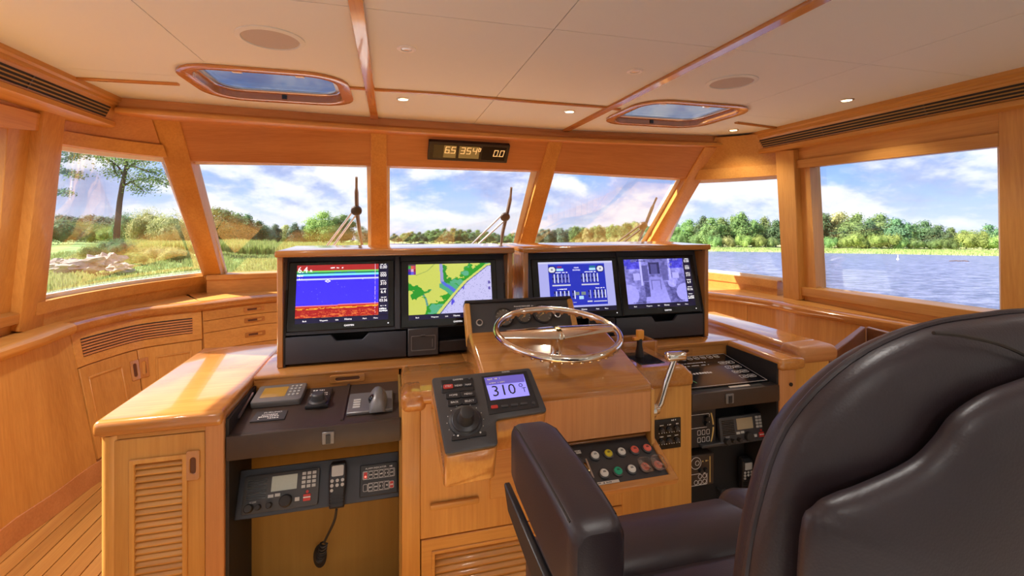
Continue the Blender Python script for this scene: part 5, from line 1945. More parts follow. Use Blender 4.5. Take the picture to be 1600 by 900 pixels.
m = MB(); m.lathe(pf_.p(kx, ky), pf_.n, [(0.047, 0.005), (0.046, 0.010), (0.040, 0.013), (0.039, 0.016), (0.036, 0.018), (0.0, 0.018)], 36); kb = m.build('dial_ring', 'black_plastic', pod)
m = MB(); m.lathe(pf_.p(kx, ky), pf_.n, [(0.024, 0.017), (0.023, 0.026), (0.020, 0.036), (0.019, 0.052), (0.014, 0.056), (0.0, 0.057)], 28); m.build('dial_knob', 'rubber', kb)
m = MB()
for k in range(16):
    ang = 2 * PI * k / 16
    m.fcyl(pf_, kx + 0.051 * math.cos(ang), ky + 0.051 * math.sin(ang), 0.0012, 0.006, 0.0068, 6)
m.build('dial_marks', 'letter_white', pod, smooth=False)

# ================================================================== LEFT BAY EQUIPMENT
t0, t1 = V((XB, YF + 0.012, 0.748)), V((XB, YL + 0.03, 0.775))
tl = Frame(t0, (1, 0, 0), t1 - t0)


def trl(u, v):
    q = pn(u, v, tl.o, tl.n) - tl.o
    return (q.dot(tl.x), q.dot(tl.y))


# plotter display
q = [trl(*p) for p in ((390, 640), (470, 633), (476, 610), (402, 613))]
t = thing('plotter_display', 'small grey plotter with an amber screen lying in the left bay', 'display', tl.p(*q[0]))
x0, x1, y0, y1 = q[0][0], q[1][0], q[0][1], q[3][1]
MB().fprism(tl, rrect(x0, x1, y0, y1, 0.012, 4), 0.0, 0.024).build('case', 'pewter', t, bevel=0.005, seg=2)
ww, hh = x1 - x0, y1 - y0
MB().fbox(tl, x0 + ww * .14, x0 + ww * .64, y0 + hh * .22, y0 + hh * .80, 0.022, 0.0245).build('screen', 'lcd_amber', t, smooth=False)
for i in range(3):
    for j in range(4):
        m = MB(); m.fcyl(tl, x0 + ww * (.72 + .085 * i), y0 + hh * (.28 + .17 * j), 0.0045, 0.023, 0.0265, 8); m.build('key', 'key_grey', t)
# rotary control
q = [trl(*p) for p in ((476, 641), (513, 637), (521, 610), (490, 613))]
t = thing('range_control', 'black rotary knob unit between plotter and grey trackball in the left bay', 'control', tl.p(*q[0]))
x0, x1, y0, y1 = q[0][0], q[1][0], q[0][1], q[3][1]
m = MB(); m.fbox(tl, x0, x1, y0, y1, 0.0, 0.014); m.build('case', 'black_plastic', t, bevel=0.004, seg=2)
k = trl(497, 634)
m = MB(); m.lathe(tl.p(*k), tl.n, [(0.032, 0.012), (0.031, 0.020), (0.024, 0.024), (0.022, 0.044), (0.018, 0.048), (0.0, 0.049)], 24); m.build('knob', 'charcoal', t)
m = MB(); dashes(m, tl, x0 + 0.01, x0 + 0.03, y1 - 0.02, 0.009, 0.0148); dashes(m, tl, x1 - 0.045, x1 - 0.01, y1 - 0.02, 0.009, 0.0148)
for yy in (0.045, 0.060):
    dashes(m, tl, x0 + 0.006, x0 + 0.022, y1 - yy, 0.007, 0.0148); dashes(m, tl, x1 - 0.024, x1 - 0.006, y1 - yy, 0.007, 0.0148)
m.build('lettering', 'letter_white', t, smooth=False)
# trackball pod
q = [trl(*p) for p in ((541, 651), (614, 645), (614, 616), (548, 620))]
t = thing('trackball_unit', 'grey plate with a hooded trackball at the right end of the left bay', 'control', tl.p(*q[0]))
x0, x1, y0, y1 = q[0][0], q[1][0], q[0][1], q[3][1]
MB().fbox(tl, x0, x1, y0, y1, 0.0, 0.012).build('plate', 'pewter', t, bevel=0.003, seg=1)
rings = []
k = trl(590, 641)
for i in range(9):
    s_ = i / 8
    hh_ = 0.050 * math.sqrt(max(0.001, 1 - (1 - s_) ** 2.2)) if s_ < 0.75 else 0.048 * math.sqrt(max(0.02, 1 - ((s_ - .75) / .25) ** 2))
    rings.append([tl.p(k[0] + (0.026 + 0.008 * s_) * math.cos(PI * j / 10), k[1] - 0.035 + 0.10 * s_, 0.010 + hh_ * 1.25 * math.sin(PI * j / 10)) for j in range(11)])
m = MB(); m.loft(rings); m.build('hood', 'pewter', t)
m = MB(); m.ball(tl.p(k[0] - 0.012, k[1] + 0.01, 0.036), (0.02, 0.02, 0.02), 14, 9); m.build('trackball', 'black_gloss', t)
for j in range(4):
    m = MB(); m.fbox(tl, x0 + 0.018, x0 + 0.042, y0 + 0.03 + 0.018 * j, y0 + 0.042 + 0.018 * j, 0.011, 0.014); m.build('key', 'key_grey', t)
# placard
q = [trl(*p) for p in ((390, 661), (444, 656), (450, 642), (402, 645))]
t = thing('placard', 'small engraved plate in front of the plotter in the left bay', 'sign', tl.p(*q[0]))
MB().fprism(tl, q, 0.0, 0.004).build('plate', 'charcoal', t)
m = MB(); m.ftext(tl, 'FURUNO', (q[2][0] + q[3][0]) / 2 + 0.005, q[3][1] - 0.022, 0.014, 0.005)
for j in range(3):
    dashes(m, tl, q[0][0] + 0.02, q[1][0] - 0.02, q[0][1] + 0.012 + 0.012 * j, 0.008, 0.005)
m.build('lettering', 'letter_white', t, smooth=False)
# metal stay on the left side of the bay
m = MB(); m.hexa([(XB + 0.011, 1.70, 0.768), (XB + 0.011, 1.86, 0.788), (XB + 0.011, 1.86, 0.796), (XB + 0.011, 1.70, 0.776)], [(XB + 0.017, 1.70, 0.768), (XB + 0.017, 1.86, 0.788), (XB + 0.017, 1.86, 0.796), (XB + 0.017, 1.70, 0.776)]); m.build('lid_stay', 'steel', con)


# ---- sloping radio panel
def radio(fr, x0, y0, w_, h_, label, screen, group, th=0.03):
    t = thing('marine_radio', label, 'radio', fr.p(x0, y0), group)
    b = MB().fprism(fr, rrect(x0, x0 + w_, y0, y0 + h_, 0.008, 3), 0.0, th).build('case', 'charcoal', t, bevel=0.005, seg=2)
    X, Y = lambda k: x0 + w_ * k, lambda k: y0 + h_ * k
    m = MB()
    for k in range(9):
        m.fbox(fr, X(.05), X(.30), Y(.36 + .062 * k), Y(.385 + .062 * k), th - 0.001, th + 0.002)
    m.build('speaker_slots', 'black_gloss', t, smooth=False)
    MB().fbox(fr, X(.36), X(.70), Y(.50), Y(.90), th - 0.001, th + 0.0015).build('screen', screen, t, smooth=False)
    for i in range(3):
        for j in range(4):
            m = MB(); m.fbox(fr, X(.765 + .07 * i), X(.815 + .07 * i), Y(.49 + .115 * j), Y(.57 + .115 * j), th - 0.001, th + 0.003); m.build('key', 'key_grey', t)
    for q in ((.33, .40, .35, .43), (.42, .49, .36, .44), (.69, .75, .17, .27)):
        m = MB(); m.fbox(fr, X(q[0]), X(q[1]), Y(q[2]), Y(q[3]), th - 0.001, th + 0.003); m.build('key', 'key_grey', t)
    m = MB(); m.fcyl(fr, X(.85), Y(.38), w_ * .02, th - 0.001, th + 0.004, 10); m.build('key', 'key_red', t)
    m = MB(); m.fbox(fr, X(.80), X(.90), Y(.14), Y(.32), th - 0.001, th + 0.005); m.build('distress_key', 'key_red', t, bevel=0.001, seg=1)
    for k, (a, b_, r) in enumerate(((.10, .15, .058), (.22, .15, .038), (.36, .16, .040), (.57, .22, .085))):
        m = MB(); m.lathe(fr.p(X(a), Y(b_)), fr.n, [(w_ * r, th - 0.001), (w_ * r * .95, th + 0.016), (w_ * r * .8, th + 0.019), (0, th + 0.019)], 20); m.build('knob', 'rubber', t)
    m = MB(); m.ftext(fr, 'ICOM', X(.14), Y(.265), h_ * .07, th + 0.001); m.fbox(fr, X(.8), X(.9), Y(.22), Y(.25), th + 0.0051, th + 0.0055); m.build('lettering', 'letter_white', t, smooth=False)
    return t


def handset(fr, x, y, label, group, ht=0.155, w_=0.054, h0=0.0):
    t = thing('radio_handset', label, 'handset', fr.p(x, y, h0), group)
    rings = []
    for s_, ws, th in ((0, .80, .020), (.03, .86, .028), (.25, .90, .030), (.45, 1.0, .034), (.75, 1.02, .038), (.93, .96, .036), (1.0, .78, .026)):
        o = rrect(-w_ / 2 * ws, w_ / 2 * ws, 0.0, th, 0.008, 3)
        rings.append([fr.p(x + a, y - ht / 2 + ht * s_, h0 + b) for a, b in o])
    m = MB(); m.loft(rings); m.build('body', 'black_plastic', t)
    hs = h0 + 0.0385
    MB().fprism(fr, rrect(x - w_ * .34, x + w_ * .34, y + ht * .17, y + ht * .40, 0.004, 3), hs - 0.004, hs + 0.0005).build('screen', 'key_grey', t)
    for i in range(3):
        for j in range(2):
            m = MB(); m.fcyl(fr, x + (i - 1) * w_ * .30, y + ht * (.08 - .10 * j), 0.0055, hs - 0.010, hs - 0.001, 10); m.build('key', 'key_grey', t)
    m = MB(); m.fcyl(fr, x - w_ * .30, y - ht * .12, 0.005, hs - 0.010, hs - 0.002, 10); m.build('key', 'key_grey', t)
    m = MB()
    for j in range(4):
        m.fbox(fr, x - w_ * .40, x + w_ * .40, y - ht * (.24 + .06 * j), y - ht * (.215 + .06 * j), hs - 0.009, hs - 0.005)
    m.build('grip_ribs', 'rubber', t)
    MB().fbox(fr, x - w_ * .46, x - w_ * .40, y + ht * .05, y + ht * .25, h0 + 0.012, h0 + 0.026).build('talk_key', 'charcoal', t)
    return t


def coil(parent, pts, straight, r=0.0085, wire=0.0026, turns=9):
    m = MB()
    path = cspline(pts, 8)
    k0 = int(len(path) * straight)
    m.tube(path[:k0 + 1], wire * 1.2, 6)
    seg = path[k0:]
    hel = []
    n = turns * 10
    for i in range(n + 1):
        f = i / n * (len(seg) - 1)
        j = min(int(f), len(seg) - 2)
        c = seg[j].lerp(seg[j + 1], f - j)
        t_ = (seg[j + 1] - seg[j]).normalized()
        a = t_.cross(V((0, 1, 0.2))).normalized()
        b = t_.cross(a)
        an = 2 * PI * turns * i / n
        hel.append(c + (a * math.cos(an) + b * math.sin(an)) * r)
    m.tube(hel, wire, 5)
    return m.build('coiled_cord', 'rubber', parent)


bl, br_, tl_ = V((XB + 0.010, 1.665, 0.452)), V((XC_ - 0.008, 1.665, 0.452)), V((XB + 0.010, 1.735, 0.578))
rf = Frame(bl, br_ - bl, tl_ - bl)
RW, RH = (br_ - bl).length, (tl_ - bl).length
MB().fbox(rf, 0, RW, 0, RH, -0.012, 0.0).build('sloping_panel', 'fascia', con, bevel=0.002, seg=1)
radio(rf, 0.020, 0.012, 0.232, 0.112, 'marine radio with a grey green screen on the left bay panel', 'lcd_grey', 'marine radios', 0.014)
hs = handset(rf, 0.313, 0.064, 'black radio handset hanging on the left bay panel, cord below', 'radio handsets', 0.142, 0.056)
e = rf.p(0.313, -0.010, 0.016)
hole = V((-0.258, 1.858, 0.168))
coil(hs, [e, e + V((-0.012, 0.03, -0.06)), V((-0.228, 1.74, 0.285)), V((-0.238, 1.765, 0.235)), V((-0.250, 1.80, 0.19)), V((hole.x, 1.858, 0.168))], 0.40, 0.0115, 0.0036, 10)
ap = thing('alarm_panel', 'black alarm keypad with white outlined keys and one red light in the left bay', 'panel', rf.p(0.45, 0.02))
MB().fbox(rf, 0.385, 0.512, 0.014, 0.112, 0.0, 0.008).build('plate', 'black_plastic', ap, bevel=0.002, seg=1)
m = MB()
for j, yy in enumerate((0.068, 0.030)):
    for i in range(6):
        xx = 0.396 + i * 0.0178
        q_ = MB(); q_.fring(rf, rrect(xx, xx + 0.0145, yy, yy + 0.022, 0.003, 2), rrect(xx + 0.0009, xx + 0.0136, yy + 0.0009, yy + 0.0211, 0.0025, 2), 0.0076, 0.0086); q_.build('key_outline', 'letter_white', ap, smooth=False)
        if i:
            dashes(m, rf, xx + 0.003, xx + 0.012, yy + 0.011, 0.005, 0.0086)
    m.fring(rf, rrect(0.394 + 0.018 * j, 0.503 - 0.018 * j, yy - 0.002, yy + 0.024, 0.003, 2), rrect(0.3948 + 0.018 * j, 0.5022 - 0.018 * j, yy - 0.0012, yy + 0.0232, 0.003, 2), 0.0076, 0.0086)
m.ftext(rf, 'ALARM INDICATOR', 0.438, 0.097, 0.008, 0.0086); dashes(m, rf, 0.485, 0.503, 0.099, 0.005, 0.0086)
m.build('lettering', 'letter_white', ap, smooth=False)['kind'] = 'stuff'
m = MB(); m.fcyl(rf, 0.4032, 0.075, 0.003, 0.008, 0.010, 10); m.build('red_light', 'led_red', ap)
for q in ((0.3975, 0.409, 0.069, 0.089), (0.486, 0.498, 0.031, 0.051)):
    m = MB(); m.fbox(rf, *q, 0.0076, 0.0082); m.build('red_key', 'key_red', ap)
# cord hole in the tan back board
m = MB(); m.fell(Frame((hole.x, 1.8595, 0.160), (1, 0, 0), (0, 0, 1)), 0, 0, 0.024, 0.045, -0.001, 0.001, 24); m.build('cord_hole', 'seam_black', con, smooth=False)

# ================================================================== RIGHT BAY EQUIPMENT
t0, t1 = V((XD, YF + 0.012, 0.722)), V((XD, YL + 0.03, 0.768))
tr = Frame(t0, (1, 0, 0), t1 - t0)
TW, TH = XE - XD, (t1 - t0).length
ch = thing('radar_keyboard', 'large flat black keyboard with white legends lying in the right bay', 'keyboard', tr.p(0.2, 0.1))
MB().fbox(tr, 0.004, TW - 0.02, 0.02, TH - 0.02, 0.0, 0.006).build('plate', 'black_gloss', ch, bevel=0.001, seg=1)
m = MB()
for k in range(9):
    xx = 0.05 + 0.037 * k
    q_ = MB(); q_.fring(tr, rrect(xx - 0.013, xx + 0.013, TH - 0.062, TH - 0.034, 0.008, 2), rrect(xx - 0.0115, xx + 0.0115, TH - 0.0605, TH - 0.0355, 0.007, 2), 0.0055, 0.0066); q_.build('key_outline', 'letter_white', ch, smooth=False)
    dashes(m, tr, xx - 0.009, xx + 0.009, TH - 0.048, 0.008, 0.0066)
for j in range(4):
    for i in range(2):
        xx, yy = TW - 0.105 + 0.042 * i, 0.075 + 0.045 * j
        q_ = MB(); q_.fring(tr, rrect(xx - 0.018, xx + 0.018, yy - 0.012, yy + 0.012, 0.004, 2), rrect(xx - 0.0165, xx + 0.0165, yy - 0.0105, yy + 0.0105, 0.004, 2), 0.0055, 0.0066); q_.build('key_outline', 'letter_white', ch, smooth=False)
        dashes(m, tr, xx - 0.012, xx + 0.012, yy, 0.008, 0.0066)
for j, yy in enumerate((TH - 0.095, TH - 0.12)):
    dashes(m, tr, 0.05, 0.25, yy, 0.007, 0.0066)
dashes(m, tr, 0.09, 0.21, 0.135, 0.016, 0.0066)
m.fring(tr, [(0.008, 0.026), (TW - 0.026, 0.026), (TW - 0.026, TH - 0.026), (0.008, TH - 0.026)], [(0.0095, 0.0275), (TW - 0.0275, 0.0275), (TW - 0.0275, TH - 0.0275), (0.0095, TH - 0.0275)], 0.0055, 0.0066)
m.build('lettering', 'letter_white', ch, smooth=False)
m = MB(); m.fprism(tr, [(0.03, 0.20), (0.033, 0.20), (0.08, 0.06), (0.077, 0.06)], 0.0062, 0.0068); m.build('green_line', 'letter_green', ch, smooth=False)
m = MB(); m.fbox(tr, 0.20, 0.30, 0.005, 0.016, 0.0, 0.002); m.build('paper_strip', 'paper', ch, smooth=False)
# radio shelf with radio and handset, two control panels
MB().box(XD + 0.105, XE - 0.012, 1.68, 1.80, 0.455, 0.470).build('radio_shelf', 'charcoal', con, bevel=0.003, seg=1)
a = V((1.305, 1.672, 0.482)); b = V((1.305, 1.725, 0.590))
r2 = Frame(a, (1, -0.03, 0), b - a)
a2, b2, c2 = py(1123, 697, 1.70), py(1196, 690, 1.70), py(1123, 654, 1.72)
r2 = Frame(a2, V((1, 0, 0)), c2 - a2)
radio(r2, 0.0, 0.004, b2.x - a2.x, (c2 - a2).length * 1.02, 'marine radio with a tan screen in the dark right bay', 'lcd_tan', 'marine radios', 0.02)
a3 = py(1160, 735, 1.775)
h2 = Frame(a3, (1, 0, 0), (0, 0, 1))
hb = handset(h2, 0, 0, 'black radio handset on the wall of the right bay below its radio', 'radio handsets', 0.135, 0.056)
hx = py(1137, 770, 1.74)
coil(hb, [a3 + V((0, 0.0, -0.068)), a3 + V((-0.01, -0.01, -0.12)), hx + V((0.03, 0, -0.06)), hx + V((0.0, 0, -0.03)), hx + V((0, 0.05, 0.0))], 0.3, 0.014, 0.004, 6)


def fitted(u0, v0, u1, v1, y, name, label, cat):
    a, b = py(u0, v1, y), py(u1, v0, y)
    f = Frame(a, (1, 0, 0), (0, 0, 1))
    t = thing(name, label, cat, a)
    return t, f, b.x - a.x, b.z - a.z


t, f, w_, h_ = fitted(1084, 637, 1119, 701, 1.70, 'navigation_light_panel', 'black control panel with yellow arc marks, upper one beside the right radio', 'panel')
x0 = XD + 0.008 - f.o.x
MB().fbox(f, x0, w_, 0, h_, -0.09, 0.0).build('case', 'black_plastic', t, bevel=0.004, seg=1)
m = MB()
m.fring(f, rrect(x0 + .004, w_ * .70, h_ * .52, h_ * .88, .006, 3), rrect(x0 + .006, w_ * .70 - .002, h_ * .52 + .002, h_ * .88 - .002, .005, 3), -0.0005, 0.001); m.build('knob_outline', 'letter_white', t, smooth=False)
for i in range(3):
    for j in range(2):
        xx, yy = w_ * (.16 + .20 * i), h_ * (.14 + .19 * j)
        m = MB(); m.fring(f, rrect(xx, xx + w_ * .14, yy, yy + h_ * .13, .003, 2), rrect(xx + .0015, xx + w_ * .14 - .0015, yy + .0015, yy + h_ * .13 - .0015, .003, 2), -0.0005, 0.001); m.build('key_outline', 'letter_white', t, smooth=False)
m = MB()
arc = [(w_ * (.74 + .10 * math.sin(PI * k / 12)), h_ * (.12 + .76 * k / 12)) for k in range(13)]
for k in range(12):
    if k == 6: continue
    (xa, ya), (xb, yb) = arc[k], arc[k + 1]
    m.fprism(f, [(xa, ya), (xa + .006, ya), (xb + .006, yb), (xb, yb)], 0.0, 0.001)
m.build('yellow_arc', 'letter_gold', t, smooth=False)
for yy in (.62, .76):
    m = MB(); m.lathe(f.p(w_ * .55, h_ * yy), f.n, [(0.012, 0), (0.011, 0.014), (0, 0.015)], 14); m.build('knob', 'rubber', t)
t, f, w_, h_ = fitted(1081, 708, 1116, 762, 1.70, 'pump_control_panel', 'black control panel with gold bar and ringed keys, lower one in the right bay', 'panel')
x0 = XD + 0.008 - f.o.x
MB().fbox(f, x0, w_, 0, h_, -0.09, 0.0).build('case', 'brown_board', t, bevel=0.004, seg=1)
m = MB()
m.fring(f, rrect(x0 + .004, w_ * .68, h_ * .04, h_ * .42, .006, 3), rrect(x0 + .006, w_ * .68 - .002, h_ * .04 + .002, h_ * .42 - .002, .005, 3), -0.0005, 0.001); m.build('panel_outline', 'letter_white', t, smooth=False)
for cx, cy, r in ((.18, .76, .026), (.24, .76, .011), (.36, .32, .010), (.56, .32, .010), (.18, .14, .010), (.36, .14, .010), (.56, .14, .010)):
    n = 16
    m = MB(); m.fring(f, [(w_ * cx + r * math.cos(2 * PI * k / n), h_ * cy + r * math.sin(2 * PI * k / n)) for k in range(n)], [(w_ * cx + (r - .002) * math.cos(2 * PI * k / n), h_ * cy + (r - .002) * math.sin(2 * PI * k / n)) for k in range(n)], -0.0005, 0.001); m.build('key_outline', 'letter_white', t, smooth=False)
m = MB(); m.fbox(f, w_ * .79, w_ * .82, h_ * .08, h_ * .92, 0.0, 0.001); dashes(m, f, w_ * .46, w_ * .72, h_ * .80, .009, .001); m.build('gold_marks', 'letter_gold', t, smooth=False)
for cx in (.36, .58):
    m = MB(); m.lathe(f.p(w_ * cx, h_ * .52), f.n, [(0.010, 0), (0.009, 0.014), (0, 0.015)], 14); m.build('knob', 'rubber', t)


# ================================================================== HELM CHAIR
ACX = 0.575
chair = thing('helm_chair', 'large dark leather helm chair with padded armrest, close to the viewer', 'chair', (ACX, 0.55, 0))


def sel(c, n):
    return math.copysign(abs(c) ** (2.0 / n), c)


def pillow(outline, yfun, thick, nr=9, edge=(2.4, 2.4)):
    """front and back sheet bulging between a closed outline; outline: (x, z) list; yfun(x, z) centre surface"""
    cx = sum(p[0] for p in outline) / len(outline)
    cz = sum(p[1] for p in outline) / len(outline)
    rings = []
    n = len(outline)
    seq = [(k / nr, -1) for k in range(0, nr + 1)] + [(k / nr, 1) for k in range(nr - 1, -1, -1)]
    for s, sg in seq:
        s_ = math.sin(s * PI / 2)
        e_ = edge[0 if sg < 0 else 1]
        t = thick[0 if sg < 0 else 1] * (1 - s_ ** e_) ** (1 / e_) if s_ < 0.9999 else 0
        r = []
        for (x, z) in outline:
            X, Z = cx + (x - cx) * max(s_, 0.002), cz + (z - cz) * max(s_, 0.002)
            r.append(V((X, yfun(X, Z) + sg * t, Z)))
        rings.append(r)
    m = MB()
    m.loft(rings, cap=True)
    return m


def yb(x, z):
    return 0.345 - 0.04 * (z - 0.80) / 0.53 + 0.012 * ((x - ACX) / 0.3) ** 2


def mirror(half):
    return [(ACX + a, b) for a, b in half] + [(ACX - a, b) for a, b in reversed(half[1:-1])]


def halfcurve(pts, n=4):
    return [(p.x, p.y) for p in cspline([V((a, b, 0)) for a, b in pts], n)]


BL = halfcurve([(0.0, 1.333), (0.036, 1.332), (0.119, 1.325), (0.195, 1.298), (0.252, 1.247), (0.275, 1.178), (0.284, 1.10), (0.288, 0.95), (0.286, 0.78), (0.27, 0.68), (0.20, 0.64), (0.10, 0.63), (0.0, 0.63)])
bout = mirror(BL)
bk = pillow(bout, yb, (0.045, 0.085), 20, (3.2, 2.0)).build('backrest', 'leather', chair, soft=True)
m = MB()
m.tube([V((x, yb(x, z) - 0.002, z)) for x, z in mirror([(a - 0.001 if a else 0, b) for a, b in BL])], 0.0034, 8, closed=True)
m.build('piping', 'leather', bk)
# padded shell on the back of the backrest, with shoulders
YSH = 0.262
SHL = [py(u, v, YSH) for u, v in ((1600, 592), (1545, 615), (1500, 650), (1475, 690), (1440, 730), (1372, 770), (1330, 790), (1303, 812), (1285, 865))]
sh = [(0.0, SHL[0].z + 0.012)] + [(ACX - p.x, p.z) for p in SHL] + [(0.274, 1.05), (0.276, 0.90), (0.27, 0.74), (0.25, 0.67), (0.15, 0.645), (0.0, 0.64)]
pillow(mirror(halfcurve(sh, 4)), lambda x, z: yb(x, z) - 0.045, (0.034, 0.010), 20, (2.6, 2.0)).build('back_shell', 'leather', chair, soft=True)
# seam across the shoulders
m = MB()
SE = [py(u, v, 0.283) for u, v in ((1428, 514), (1470, 518), (1530, 532), (1585, 558), (1640, 592))]
se = [(ACX - p.x, p.z) for p in SE]
for sg in (-1, 1):
    m.tube([V((ACX - sg * x, yb(ACX - x, z) - 0.0395, z)) for x, z in halfcurve(se, 5)], 0.0016, 6)
m.build('seam', 'seam_black', bk)


def rsec(c, xa, za, hx, hz, r, n=4, nx=1.0):
    return [c + xa * p[0] + za * p[1] for p in rrect(-hx, hx, -hz, hz, min(r, hx * .98, hz * .98), n)]


def armrest(xc, name_side):
    # long pad, rounded nose, running fore and aft
    prof = [(0.835, 0.985, 0.016, 0.016), (0.828, 0.990, 0.028, 0.035), (0.805, 1.000, 0.036, 0.052), (0.76, 1.003, 0.039, 0.058), (0.65, 1.000, 0.039, 0.060), (0.57, 0.994, 0.038, 0.061), (0.535, 0.990, 0.037, 0.061), (0.520, 0.988, 0.035, 0.058), (0.514, 0.988, 0.030, 0.052)]
    rings = [rsec(V((xc, y, z)), V((1, 0, 0)), V((0, 0, 1)), hx, hz, 0.018, 5) for y, z, hx, hz in prof]
    m = MB(); m.loft(rings); a = m.build('armrest', 'leather', chair)
    for sx in (-1, 1):
        m = MB()
        m.tube([V((xc + sx * (hx - 0.006), y, z + hz - 0.005)) for y, z, hx, hz in prof[2:7]], 0.0016, 6)
        m.build('stitching', 'seam_black', a)
    # flat metal bracket below, and pivot to the chair back
    m = MB()
    q = [(0.80, 0.915), (0.83, 0.945), (0.60, 0.905), (0.44, 0.80), (0.44, 0.74), (0.60, 0.87)]
    q = [(0.83, 0.935), (0.80, 0.900), (0.60, 0.885), (0.47, 0.74), (0.43, 0.76), (0.585, 0.935)]
    m.prism([(xc - 0.044, y, z) for y, z in q], (0.012, 0, 0))
    m.build('arm_bracket', 'black_plastic', chair, bevel=0.002, seg=1)
    m = MB(); m.lathe((xc - 0.025, 0.46, 0.70), (0, 0, 1), [(0.022, 0), (0.022, 0.09), (0.019, 0.095), (0.019, 0.11), (0.022, 0.115), (0.022, 0.2)], 20); m.build('arm_post', 'brass', chair)
    return a


armrest(0.246, 'l')
armrest(0.905, 'r')
# seat cushion with a rolled front, bolster on the right, base
rings = []
for y, z, hx, hz in ((0.885, 0.715, 0.17, 0.03), (0.88, 0.735, 0.195, 0.055), (0.858, 0.745, 0.202, 0.070), (0.80, 0.750, 0.205, 0.078), (0.74, 0.747, 0.205, 0.078), (0.712, 0.738, 0.204, 0.072)):
    rings.append(rsec(V((ACX - 0.055, y, z)), V((1, 0, 0)), V((0, 0, 1)), hx, hz, 0.04, 5))
m = MB(); m.loft(rings); m.build('seat_front_roll', 'leather', chair, soft=True)
rings = []
for y, z, hx, hz in ((0.712, 0.738, 0.204, 0.072), (0.69, 0.742, 0.205, 0.078), (0.55, 0.735, 0.205, 0.078), (0.40, 0.735, 0.20, 0.075), (0.38, 0.735, 0.18, 0.06)):
    rings.append(rsec(V((ACX - 0.055, y, z)), V((1, 0, 0)), V((0, 0, 1)), hx, hz, 0.04, 5))
m = MB(); m.loft(rings); m.build('seat_cushion', 'leather', chair, soft=True)
for sx in (-1, 1):
    rings = []
    xb_ = ACX + (0.198 if sx > 0 else -0.285)
    for y, z, hx, hz in ((0.93, 0.735, 0.02, 0.03), (0.915, 0.735, 0.040, 0.058), (0.88, 0.738, 0.050, 0.072), (0.70, 0.74, 0.052, 0.078), (0.48, 0.74, 0.05, 0.08), (0.44, 0.74, 0.03, 0.06)):
        if sx < 0:
            z -= 0.03
            hx *= 0.5
        rings.append(rsec(V((xb_, y, z)), V((1, 0, 0)), V((0, 0, 1)), hx, hz, 0.035, 5))
    m = MB(); m.loft(rings); m.build('seat_bolster', 'leather', chair, soft=True)
m = MB(); m.box(ACX - 0.24, ACX + 0.24, 0.36, 0.84, 0.60, 0.665); m.build('seat_pan', 'black_plastic', chair, bevel=0.01, seg=2)
m = MB(); m.lathe((ACX, 0.58, 0.0), (0, 0, 1), [(0.24, 0), (0.24, 0.02), (0.20, 0.035), (0.075, 0.05), (0.07, 0.10), (0.07, 0.55), (0.12, 0.60)], 32); m.build('pedestal', 'steel', chair)

# ================================================================== WIPERS
def woff(u, v, off=0.16):
    return pf(u, v, off)


def wiper(k, arms, blade, hub, label, mt):
    b = [woff(*q) for q in blade]
    t = thing('wiper', label, 'wiper', woff(arms[0][0][0] - 30, arms[0][0][1] + 42), 'windshield wipers')
    for (a, c) in arms:
        d = ((a[0] - c[0]) / (a[1] - c[1]))
        a2 = (a[0] + d * 44, a[1] + 44)
        m = MB(); m.tube([woff(*a2), woff(*c)], 0.0085, 8); m.build('arm', 'steel' if k < 2 else mt, t)
    m = MB(); m.tube(cspline(b, 4), [0.010] * 4 + [0.016] * (4 * (len(b) - 1) - 7) + [0.012] * 4, 6); m.build('blade', mt, t)
    h = woff(*hub, 0.145)
    m = MB(); m.lathe(h, (0, -1, -0.7), [(0.042, 0), (0.042, 0.02), (0.03, 0.03), (0, 0.032)], 14); m.build('knuckle', 'brown_board', t)
    m = MB(); q = arms[0][0]
    a2, a3 = woff(q[0] - 36, q[1] + 44), woff(arms[1][0][0] - 26, q[1] + 44)
    m.tube([a2, a3], 0.03, 8); m.build('base', 'white_trim', t)


plain('wiper_brown', (0.14, 0.095, 0.075), 0.5)
wiper(0, [((511, 384), (553, 328)), ((521, 384), (559, 332))], [(557, 277), (557, 300), (558, 330), (562, 362), (566, 384)], (557, 328), 'windshield wiper outside the left pane', 'wiper_brown')
wiper(1, [((735, 384), (785, 335)), ((745, 384), (792, 341))], [(799, 293), (797, 312), (791, 340), (785, 366), (783, 384)], (789, 338), 'windshield wiper outside the centre pane', 'wiper_brown')
wiper(2, [((957, 384), (1000, 352)), ((967, 384), (1004, 356))], [(1026, 309), (1019, 325), (1007, 355), (1000, 374), (995, 386)], (1004, 352), 'black windshield wiper outside the right pane', 'rubber')


# ================================================================== OUTSIDE
def gz(x, y, h=0.0):
    return HZ - HW + GP * x + GQ * y + h


def gp_(u, t, h=0.0):
    r = ray(u, CY)
    return V((r.x * t, r.y * t, gz(r.x * t, r.y * t, h)))


def vhor(u):
    r = ray(u, CY)
    return CY - FPX * (GP * r.x + GQ * r.y)


m = MB()
Q = 3000
m.add([(-Q, -Q, gz(-Q, -Q)), (Q, -Q, gz(Q, -Q)), (Q, Q, gz(Q, Q)), (-Q, Q, gz(-Q, Q))], [(0, 1, 2, 3)])
wt = m.build('river', 'river_water', smooth=False)
tag(wt, 'blue rippled river all round the boat', 'water', None, 'structure')


